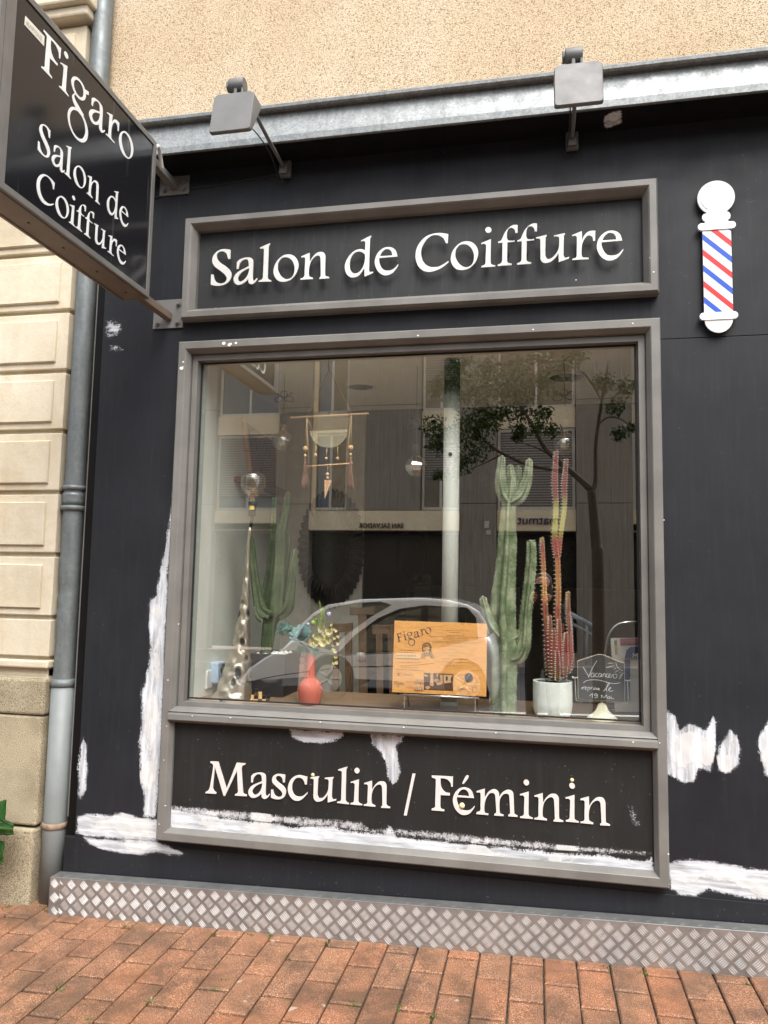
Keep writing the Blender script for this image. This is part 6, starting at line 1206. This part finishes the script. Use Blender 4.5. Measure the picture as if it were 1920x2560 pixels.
for (a, b), kind_ in zip(bays, ('blind', 'glass', 'half', 'shut', 'shut')):
    for k in range(0, 2):
        z0, z1 = z_b1+k*step_h+.03, z_b1+(k+1)*step_h-.47; yb2 = BY-.2
        fr = MB(); w_ = .06
        fr.box((a+.02, yb2-.04, z0), (a+.02+w_, yb2+.03, z1)); fr.box((b-.02-w_, yb2-.04, z0), (b-.02, yb2+.03, z1)); fr.box((a+.08, yb2-.04, z0), (b-.08, yb2+.03, z0+w_)); fr.box((a+.08, yb2-.04, z1-w_), (b-.08, yb2+.03, z1)); fr.box(((a+b)/2-.03, yb2-.04, z0+w_), ((a+b)/2+.03, yb2+.02, z1-w_)) if k or kind_ != 'shut' else None
        f_ = obj('window', fr, MT['frameW'], ob_)
        sh = 1.0 if (kind_ == 'shut' and k == 0) else (.62 if kind_ == 'half' else (.85 if kind_ == 'blind' and k == 0 else (.3 if k == 2 else 0)))
        zs1 = z1-w_-(z1-z0-2*w_)*sh
        if sh: m = MB(); m.box((a+.085, yb2-.02, zs1), (b-.085, yb2+.035, z1-w_-.003)); o_ = obj('roller_shutter', m, MT['shutter'], ob_); 
        if sh < 1: m = MB(); m.box((a+.08, yb2-.02, z0+w_), (b-.08, yb2-.01, zs1-.002)); obj('pane', m, MT['smoke'], ob_); m = MB(); m.box((a+.08, yb2-.10, z0+w_), (b-.08, yb2-.09, zs1)); obj('curtain', m, MT['curtain'] if k else MT['shade'], ob_)
def street_text(s, u_first, u_last, v_base, capw, m, name):
    p, q = N(u_first, v_base), N(u_last, v_base); t = text_mb(s, 1, lambda a, b, d: (a, 0, b), 0, 0); w0 = max(v[0] for v in t.v); k_ = abs(p[0]-q[0])/w0
    t = text_mb(s, capw, lambda a, b, d: (p[0]-a*k_/capw, d, p[1]+b), BY+.09, BY+.052); return obj(name, t, m, ob_, fix=False)
street_text('SAN SALVADOR', 1010, 899, 1321, .17, MT['print'], 'lettering'); street_text('matmut', 1399, 1293, 1310, .30, MT['signblue'], 'lettering')
for c in [o for o in bpy.data.objects if o.parent == ob_ and o.name.startswith('lettering')][-1:]: c.location.y -= .16
mb = MB(); p = N(1040+490/2.765, 860+1250/2.765); mb.box((p[0]-.05, BY, p[1]-.08), (p[0]+.05, BY+.08, p[1]+.08)); p = N(1040+502/2.765, 860+1302/2.765); mb.box((p[0]-.05, BY, p[1]-.05), (p[0]+.05, BY+.06, p[1]+.05)); obj('wall_box', mb, MT['frameW'], ob_)

# tree on the pavement behind the photographer
TY = -4.85
def TT(x, y, dy=0): return M(*k4(x, y), TY+dy)
tb_ = M(*k4(1250, 1900), TY); tr = thing('street_tree', 'thin forked street tree mirrored at the right of the glass', 'tree', (TT(1250, 1382)[0], TY, gz(tb_[0])))
ut = 8.2/1880/2.765
mb = MB(); base_ = np.array([TT(1262, 1800)[0], TY, gz(TT(1262, 1800)[0])-.05])
for P_, r_ in (([base_, TT(1258, 1550), TT(1245, 1382), TT(1225, 1150), TT(1212, 1010)], [44, 40, 34, 30, 27]), ([TT(1212, 1010), TT(1100, 905), TT(960, 790), TT(880, 700), TT(820, 590), TT(750, 470), TT(690, 380)], [24, 20, 18, 16, 13, 10, 6]), ([TT(1015, 880), TT(900, 862), TT(760, 830), TT(650, 780), TT(560, 735), TT(450, 640), TT(330, 520)], [13, 13, 12, 11, 10, 7, 4]),
               ([TT(1215, 1020), TT(1240, 950), TT(1242, 720), TT(1258, 570), TT(1280, 420), TT(1300, 300), TT(1330, 120)], [18, 13, 12, 11, 10, 8, 5]), ([TT(1255, 560), TT(1330, 505), TT(1430, 525), TT(1500, 600)], [7, 6, 5, 3]), ([TT(1290, 400), TT(1200, 250), TT(1100, 150), TT(1000, 80)], [7, 6, 4, 3]), ([TT(950, 780), TT(840, 720), TT(760, 690), TT(690, 680)], [6, 5, 4, 2]),
               ([TT(800, 560), TT(860, 540), TT(950, 560)], [5, 4, 2]), ([TT(600, 760), TT(480, 820), TT(380, 860)], [6, 4, 3])): mb.tube(spline(P_, 5), np.interp(np.linspace(0, 1, (len(P_)-1)*5+1), np.linspace(0, 1, len(r_)), r_)*ut, 10)
obj('trunk', mb, MT['bark'], tr)
cl = [(120,560,90),(200,640,100),(400,500,120),(330,620,120),(480,560,100),(420,720,110),(520,480,90),(330,820,80),(250,900,55),(150,700,70),(620,470,80),(750,470,80),(880,470,70),(720,590,60),(850,570,70),(950,590,55),(700,640,45),(300,330,130),(450,300,130),(600,280,130),(750,330,110),(880,260,95),(250,230,110),(500,180,110),(150,300,80),(1400,620,50),(1380,430,70),(1480,580,40),(150,900,40),(1300,250,80),(1450,300,70),(980,180,80),(700,150,90),(300,120,90),(1100,60,90),(850,60,100)]
mb = MB(); lv, lf = [], []
for x, y, r in cl:
    c = TT(x, y, random.uniform(-.35, .35)); rr = r*ut
    for i in range(int(2.6*r)):
        d = rng.normal(size=3); d /= np.linalg.norm(d); p = c+d*rr*random.random()**.5*np.array([1.1, 1.3, .95]); a = rng.normal(size=3); a[2] -= .5; a /= np.linalg.norm(a); b = np.cross(a, rng.normal(size=3)); b /= np.linalg.norm(b); L_, w_ = random.uniform(.038, .07), random.uniform(.008, .013)
        mb.add([p-b*w_*.3, p+a*L_*.5-b*w_, p+a*L_, p+a*L_*.5+b*w_], [(0,1,2,3)])
obj('crown', mb, MT['leaf'], tr, fix=False)

# silver hatchback parked on the road
CY = -7.1; CW = .84
def C(u, v): q = M(u, v, CY); return (q[0], q[2])
x_mid = C(900, 1700)[0]; zr = gz(x_mid)-.13
car = thing('parked_car', 'silver hatchback parked on the road, mirrored behind the coral vase', 'car', (x_mid, CY-.84, zr))
side = [C(*p) for p in ((592, 1770), (584, 1735), (592, 1702), (615, 1672), (655, 1645), (700, 1622), (722, 1600))]
belt = [C(*p) for p in ((722, 1600), (800, 1632), (855, 1640), (1050, 1630), (1190, 1600), (1225, 1592))]
rear = [C(*p) for p in ((1225, 1592), (1240, 1640), (1243, 1720), (1238, 1775))]
roof = [C(*p) for p in ((722, 1600), (748, 1558), (775, 1532), (809, 1513), (892, 1499), (1040, 1495), (1112, 1500), (1167, 1513), (1195, 1530), (1212, 1556), (1225, 1592))]
zb_c = zr+.20
def car_loft(poly, ins):
    m = MB(); cy = CY-CW; ctr = np.mean(poly, 0); V = []; n = len(poly)
    ys = [(1.0, ins), (.96, ins*.35), (.85, 0), (-.85, 0), (-.96, ins*.35), (-1.0, ins)]
    for f, k_ in ys: V += [(ctr[0]+(x-ctr[0])*(1-k_), cy+CW*f, ctr[1]+(z-ctr[1])*(1-k_)) for x, z in poly]
    m.add(V, [(i*n+j, i*n+(j+1) % n, (i+1)*n+(j+1) % n, (i+1)*n+j) for i in range(5) for j in range(n)], 0, True); m.add(V[:n], [tuple(range(n))]); m.add(V[-n:], [tuple(range(n))]); return m
def arch(cx, r, z0): return [(cx+r*math.cos(a), z0+r*math.sin(a)) for a in np.linspace(math.pi, 0, 11)]
xf, xb_c = C(592, 1770)[0], C(1238, 1775)[0]; wr = .31; wx = (C(820, 1770)[0], C(1165, 1770)[0]); bot = [(xf+.02, zb_c)]
low = [(side[0][0], zb_c)]+[(x, z) for cx in wx for x, z in arch(cx, wr+.05, zr+wr) if z > zb_c]+[(rear[-1][0], zb_c)]
body_poly = low+rear[::-1]+belt[::-1][1:]+side[::-1][1:]
obj('body', car_loft(body_poly, .05), MT['carpaint'], car)
def cabin(poly, tin, extra=0):
    m = MB(); cy = CY-CW; V = []; n = len(poly); zlo, zhi = min(p[1] for p in poly), max(p[1] for p in poly)
    for s_ in (1, -1): V += [(x, cy+s_*(CW+extra-.03-tin*max(0, (z-zlo)/(zhi-zlo))), z) for x, z in poly]
    m.add(V, [(j, (j+1) % n, n+(j+1) % n, n+j) for j in range(n)]+[tuple(range(n)), tuple(range(2*n-1, n-1, -1))]); return m
cab_poly = roof+belt[::-1][1:-1]
obj('cabin', cabin(cab_poly, .17), MT['carpaint'], car, bevel=.04)
zlo, zhi = min(p[1] for p in cab_poly), max(p[1] for p in cab_poly)
def sidepane(P_, name, mat, off=.004):
    m = MB(); V = [C(*p) for p in P_]; n = len(V)
    a = [(x, CY-CW+(CW-.03-.17*max(0, (z-zlo)/(zhi-zlo)))+off, z) for x, z in V]; b = [(x, y-.02, z) for x, y, z in a]; m.add(a+b, [tuple(range(n))]+[(i, (i+1) % n, n+(i+1) % n, n+i) for i in range(n)]); return obj(name, m, mat, car)
sidepane([(842, 1634), (884, 1588), (940, 1546), (992, 1523), (1056, 1514), (1165, 1520), (1188, 1545), (1194, 1598), (1050, 1627), (855, 1637)], 'window_trim', MT['blackplastic'], .003)
sidepane([(738, 1598), (754, 1563), (780, 1540), (815, 1521), (880, 1508), (945, 1504), (972, 1513), (925, 1541), (866, 1584), (822, 1626), (775, 1612)], 'windscreen', MT['smoke'], .006)
sidepane([(858, 1634), (905, 1586), (955, 1548), (1000, 1529), (1048, 1521), (1048, 1624), (860, 1635)], 'side_window', MT['smoke'], .009)
sidepane([(1066, 1519), (1135, 1521), (1152, 1545), (1160, 1604), (1066, 1622)], 'side_window', MT['smoke'], .009)
m = MB(); cy = CY-CW; a, b = roof[0], roof[3]; V = []
for t in np.linspace(.08, .97, 8):
    i = t*3; j = min(int(i), 2); f = i-j; x, z = roof[j][0]+(roof[j+1][0]-roof[j][0])*f-.004, roof[j][1]+(roof[j+1][1]-roof[j][1])*f+.006; w_ = CW-.09-.17*max(0, (z-zlo)/(zhi-zlo)); V += [(x, cy-w_, z), (x, cy+w_, z)]
m.add(V, [(2*i, 2*i+1, 2*i+3, 2*i+2) for i in range(7)], 0, True); obj('windscreen', m, MT['smoke'], car)
for cx in wx:
    for s_ in (1, -1):
        m = MB(); yy_ = CY-CW+s_*(CW-.10); w_ = obj('wheel', MB().tube([(cx, yy_-.09, zr+wr), (cx, yy_+.09, zr+wr)], wr, 28), MT['tyre'], car, bevel=.02)
        r_ = MB(); r_.tube([(cx, yy_+s_*.085, zr+wr), (cx, yy_+s_*.098, zr+wr)], wr*.62, 20)
        for q in range(5): an = 6.283*q/5; r_.tube([(cx, yy_+s_*.10, zr+wr), (cx+wr*.58*math.cos(an), yy_+s_*.10, zr+wr+wr*.58*math.sin(an))], .022, 6)
        o_ = obj('rim', r_, MT['silver'], car); o_.parent = w_
for s_ in (1, -1):
    m = MB(); p = C(672, 1700); m.lathe([(.001, -.06), (.07, -.05), (.10, 0), (.07, .05), (.001, .06)], (p[0]-.02, CY-CW+s_*(CW-.14), p[1]), 16, sx=1.5, sy=.9); obj('headlight', m, MT['carlamp'], car)
    m = MB(); p = C(905, 1640); m.lathe([(.001, -.075), (.08, -.06), (.10, 0), (.08, .05), (.001, .06)], (p[0], CY-CW+s_*(CW+.08), p[1]), 16, sx=.7, sy=1.0); m.box((p[0]-.03, CY-CW+s_*(CW-.06)-.05, p[1]-.06), (p[0]+.03, CY-CW+s_*(CW-.06)+.05, p[1]-.02)); obj('wing_mirror', m, MT['carpaint'], car)
for P_ in ([(1058, 1512), (1056, 1625), (1050, 1740)], [(862, 1640), (868, 1700), (880, 1752)], [(600, 1712), (690, 1690), (862, 1668)], [(862, 1668), (1050, 1662), (1200, 1640)], [(880, 1752), (1050, 1752), (1130, 1752)]):
    m = MB(); V = [C(*q_) for q_ in P_]; m.tube(spline([(x, CY-CW+(CW-.03-.17*max(0, (z-zlo)/(zhi-zlo)) if z > zlo+.02 else CW)+.002, z) for x, z in V], 5), .006, 6); obj('seam', m, MT['blackplastic'], car)
m = MB(); p = C(1000, 1668); m.box((p[0]-.08, CY-.012, p[1]-.02), (p[0]+.08, CY+.02, p[1]+.012)); obj('door_handle', m, MT['carpaint'], car, bevel=.008)
m = MB(); p, q = C(598, 1748), C(592, 1725); m.box((p[0]-.05, CY-1.5, zb_c+.08), (p[0]-.005, CY-.18, zb_c+.24)); obj('grille', m, MT['blackplastic'], car)

# handrail in front of the far building
HY = -11.6
def HR(x, y): return M(*k6(x, y), HY)
hp_ = HR(1180, 600); hrl = thing('handrail', 'grey metal handrail before the far building, mirrored behind the red plant', 'handrail', (hp_[0], HY, gz(hp_[0])))
m = MB(); m.tube([HR(1060, 478), HR(1290, 606)], .045, 10); m.tube([HR(1060, 540), HR(1290, 668)], .03, 8); obj('rail', m, MT['curtain'], hrl)
for x_, y_ in ((1075, 486), (1180, 545), (1285, 603)): q = HR(x_, y_); obj('post', MB().tube([(q[0], HY, gz(q[0])-.02), q], .03, 8), MT['curtain'], hrl)

# the photographer, dressed in black, holding the phone up
gx = .03; gzp = gz(gx); yP = YC-.30
pe = thing('person', 'person in black clothes holding a phone up, mirrored between the two tall plants', 'person', (gx, yP, gzp))
vs_, es_, rs_ = [], [], []
def jt(p, r, par=None):
    vs_.append((gx+p[0], yP+p[1], gzp+p[2])); rs_.append(r)
    if par is not None: es_.append((par, len(vs_)-1))
    return len(vs_)-1
hs_ = 1.585/1.70
def H_(x, y, z): return (x*hs_, y*hs_, z*hs_)
pel = jt(H_(0, 0, .92), (.155, .11)); w1 = jt(H_(0, 0, 1.08), (.135, .10), pel); ch = jt(H_(0, .0, 1.27), (.165, .115), w1); nb_ = jt(H_(0, .0, 1.42), (.07, .065), ch); nk_ = jt(H_(0, .02, 1.47), (.052, .055), nb_); hd_ = jt(H_(0, .035, 1.55), (.07, .085), nk_); ht_ = jt(H_(0, .03, 1.62), (.068, .085), hd_); 
for s_ in (1, -1):
    sh = jt(H_(s_*.17, 0, 1.36), (.062, .06), ch); el = jt(H_(s_*.22, .10, 1.13), (.045, .045), sh); wr_ = jt((s_*.062, .245, 1.385), (.028, .03), el); 
    hp = jt(H_(s_*.09, 0, .86), (.085, .085), pel); kn = jt(H_(s_*.10, .02, .48), (.058, .06), hp); an_ = jt(H_(s_*.11, 0, .09), (.042, .045), kn); jt(H_(s_*.12, .15, .035), (.04, .032), an_)
me = bpy.data.meshes.new('body'); me.from_pydata([tuple(np.array(v)-np.array(pe.location)) for v in vs_], es_, []); me.materials.append(MT['cloth']); bo = bpy.data.objects.new('body', me); COL.objects.link(bo); bo.parent = pe
md = bo.modifiers.new('skin', 'SKIN'); md.use_smooth_shade = True; 
me.skin_vertices[0].data[0].use_root = True
for i, r in enumerate(rs_): me.skin_vertices[0].data[i].radius = r
sb_ = bo.modifiers.new('sub', 'SUBSURF'); sb_.levels = 2; sb_.render_levels = 2
pc_ = np.array([gx, yP, gzp])
hc = pc_+np.array([0, .035*hs_, 1.56*hs_])
m = MB(); m.lathe([(.0005, -.118), (.035, -.112), (.055, -.085), (.066, -.04), (.073, .01), (.074, .05), (.062, .085), (.035, .108), (.0005, .115)], hc, 28, sy=1.22)
m.lathe([(.0005, -.02), (.012, -.012), (.009, .012), (.0005, .03)], hc+[0, .092, -.015], 12, sy=1.6)
for s_ in (1, -1): m.ball(hc+[s_*.075, -.005, .0], .018, 10, rz=.03); m.ball(hc+[s_*.030, .078, .012], .011, 10)
obj('face', m, MT['skin'], pe)
m = MB(); m.ball(hc+[.030, .088, .012], .006, 8); m.ball(hc+[-.030, .088, .012], .006, 8); m.tube([hc+[-.024, .086, -.058], hc+[0, .092, -.060], hc+[.024, .086, -.058]], .004, 6); obj('features', m, plain('lip_and_eye', srgb(110, 60, 52), .5), pe)
m = MB(); m.lathe([(.0005, .128), (.045, .118), (.075, .085), (.086, .03), (.088, -.05), (.080, -.13), (.05, -.17), (.0005, -.18)], hc+[0, -.016, .004], 28, sy=1.12); obj('hair', m, MT['hair'], pe)
ph = np.array([.0, YC-.020, 1.41])
m = MB(); m.box(ph-[.037, .004, .075], ph+[.037, .004, .075]); po = tag(obj('phone', m, MT['blackplastic'], origin=ph, bevel=.004), 'black phone held upright in both hands of the photographer', 'phone')
for s_ in (1, -1):
    w0 = pc_+np.array([s_*.062, .245, 1.385-gzp*0]); m = MB(); pm = np.array([s_*.056, YC-.040, 1.345])
    m.tube(spline([w0, (w0+pm)/2+[s_*.004, 0, 0], pm], 4), [.027, .028, .028, .028, .029, .03, .03, .028, .024], 14, flat=.62)
    for k_ in range(4):
        z_ = 1.335+.022*k_; L_ = (.046, .056, .058, .050)[k_]; m.tube(spline([pm+[0, -.004, z_-1.345], np.array([s_*.052, YC-.020, z_+.004]), np.array([s_*.044, YC-.010, z_+.006]), np.array([s_*(.070-L_), YC-.0105, z_+.004])], 4), [.0092]*8+[.0088, .0085, .008, .0078, .007], 10)
    m.tube(spline([pm+[0, -.006, -.012], np.array([s_*.046, YC-.038, 1.34]), np.array([s_*.034, YC-.033, 1.362]), np.array([s_*.022, YC-.0315, 1.385])], 4), [.012]*6+[.011]*4+[.010, .0095, .008], 10)
    obj('hand', m, MT['skin'], pe)

# vine-like plant at the foot of the stone wall
vp = thing('leafy_plant', 'green lobed plant growing against the granite plinth', 'plant', (-2.62, -.04, gz(-2.6)))
def leaf(outline, tip, basep, name='leaf', y=-.10, bend=.05):
    P_ = [(lambda q: (q[0], q[2]))(W(u, v, y)) for u, v in outline]; b0 = np.array((lambda q: (q[0], q[2]))(W(*basep, y))); t0 = np.array((lambda q: (q[0], q[2]))(W(*tip, y)))
    lo, hi = np.min(P_, 0), np.max(P_, 0); n = 34; m = MB(); idx = {}; d = (t0-b0)/np.linalg.norm(t0-b0); s_ = np.array([-d[1], d[0]]); LL = np.linalg.norm(t0-b0); vein = []
    sm_ = smooth([(a, b, 1 if i % 2 == 0 else 0) for i, (a, b) in enumerate(P_)], 4); tri = tessellate_polygon([[Vector((a, b, 0)) for a, b in sm_]])
    bm = bmesh.new(); V = [bm.verts.new((a, 0, b)) for a, b in sm_]
    for t_ in tri:
        try: bm.faces.new([V[i] for i in t_])
        except ValueError: pass
    bmesh.ops.subdivide_edges(bm, edges=bm.edges, cuts=5, use_grid_fill=True); bm.verts.ensure_lookup_table()
    for v in bm.verts:
        q = np.array([v.co.x, v.co.z])-b0; l, w_ = q@d, q@s_
        vein.append(min(abs(w_)/LL*3, abs(((l-abs(w_)*.9)/LL*6) % 1-.5)*.9+.02)); v.co.y = y+.25*abs(w_)-bend*(l/LL)**2+.006*math.sin(l*90)
    bm.verts.index_update(); m.v = [tuple(v.co) for v in bm.verts]; m.f = [[v.index for v in f.verts] for f in bm.faces]; m.m = [0]*len(m.f); m.s = [True]*len(m.f); m.at['vein'] = vein; bm.free(); return obj(name, m, MT['vineleaf'], vp, fix=False)
kl = crop(0, 1900, 4.609)
def sh_(P_): return [kl(*p) for p in P_]
leaf(sh_([(-330, 700), (-240, 560), (-160, 590), (-80, 500), (0, 480), (58, 465), (80, 540), (100, 600), (98, 660), (170, 690), (250, 718), (238, 780), (225, 832), (110, 850), (0, 862), (-120, 900), (-260, 860)]), kl(235, 760), kl(-300, 780))
leaf(sh_([(-200, 1000), (-100, 920), (0, 930), (50, 945), (98, 975), (95, 1040), (115, 1125), (92, 1172), (50, 1120), (0, 1060), (-90, 1080)]), kl(108, 1150), kl(-190, 1010), y=-.08)
leaf(sh_([(-120, 1010), (0, 1045), (36, 1085), (30, 1150), (18, 1205), (-40, 1180), (-110, 1120)]), kl(20, 1190), kl(-110, 1030), y=-.12)
leaf(sh_([(-420, 300), (-330, 240), (-250, 300), (-160, 330), (-150, 420), (-210, 520), (-320, 500), (-400, 420)]), kl(-160, 420), kl(-400, 330), y=-.09); leaf(sh_([(-560, 900), (-440, 860), (-340, 930), (-280, 1020), (-340, 1120), (-460, 1090), (-550, 1000)]), kl(-290, 1040), kl(-540, 920), y=-.14)
m = MB(); fb_ = W(*kl(-330, 1640), -.05); fb_ = np.array([fb_[0], -.05, gz(fb_[0])-.01])
for e_ in (kl(-300, 780), kl(-190, 1010), kl(-110, 1030), kl(-400, 330), kl(-540, 920)): q = W(*e_, -.09); m.tube(spline([fb_, (fb_+q)/2+[random.uniform(-.03, .03), -.01, .02], q], 6), .004, 8)
obj('stalk', m, MT['leafgreen'], vp)
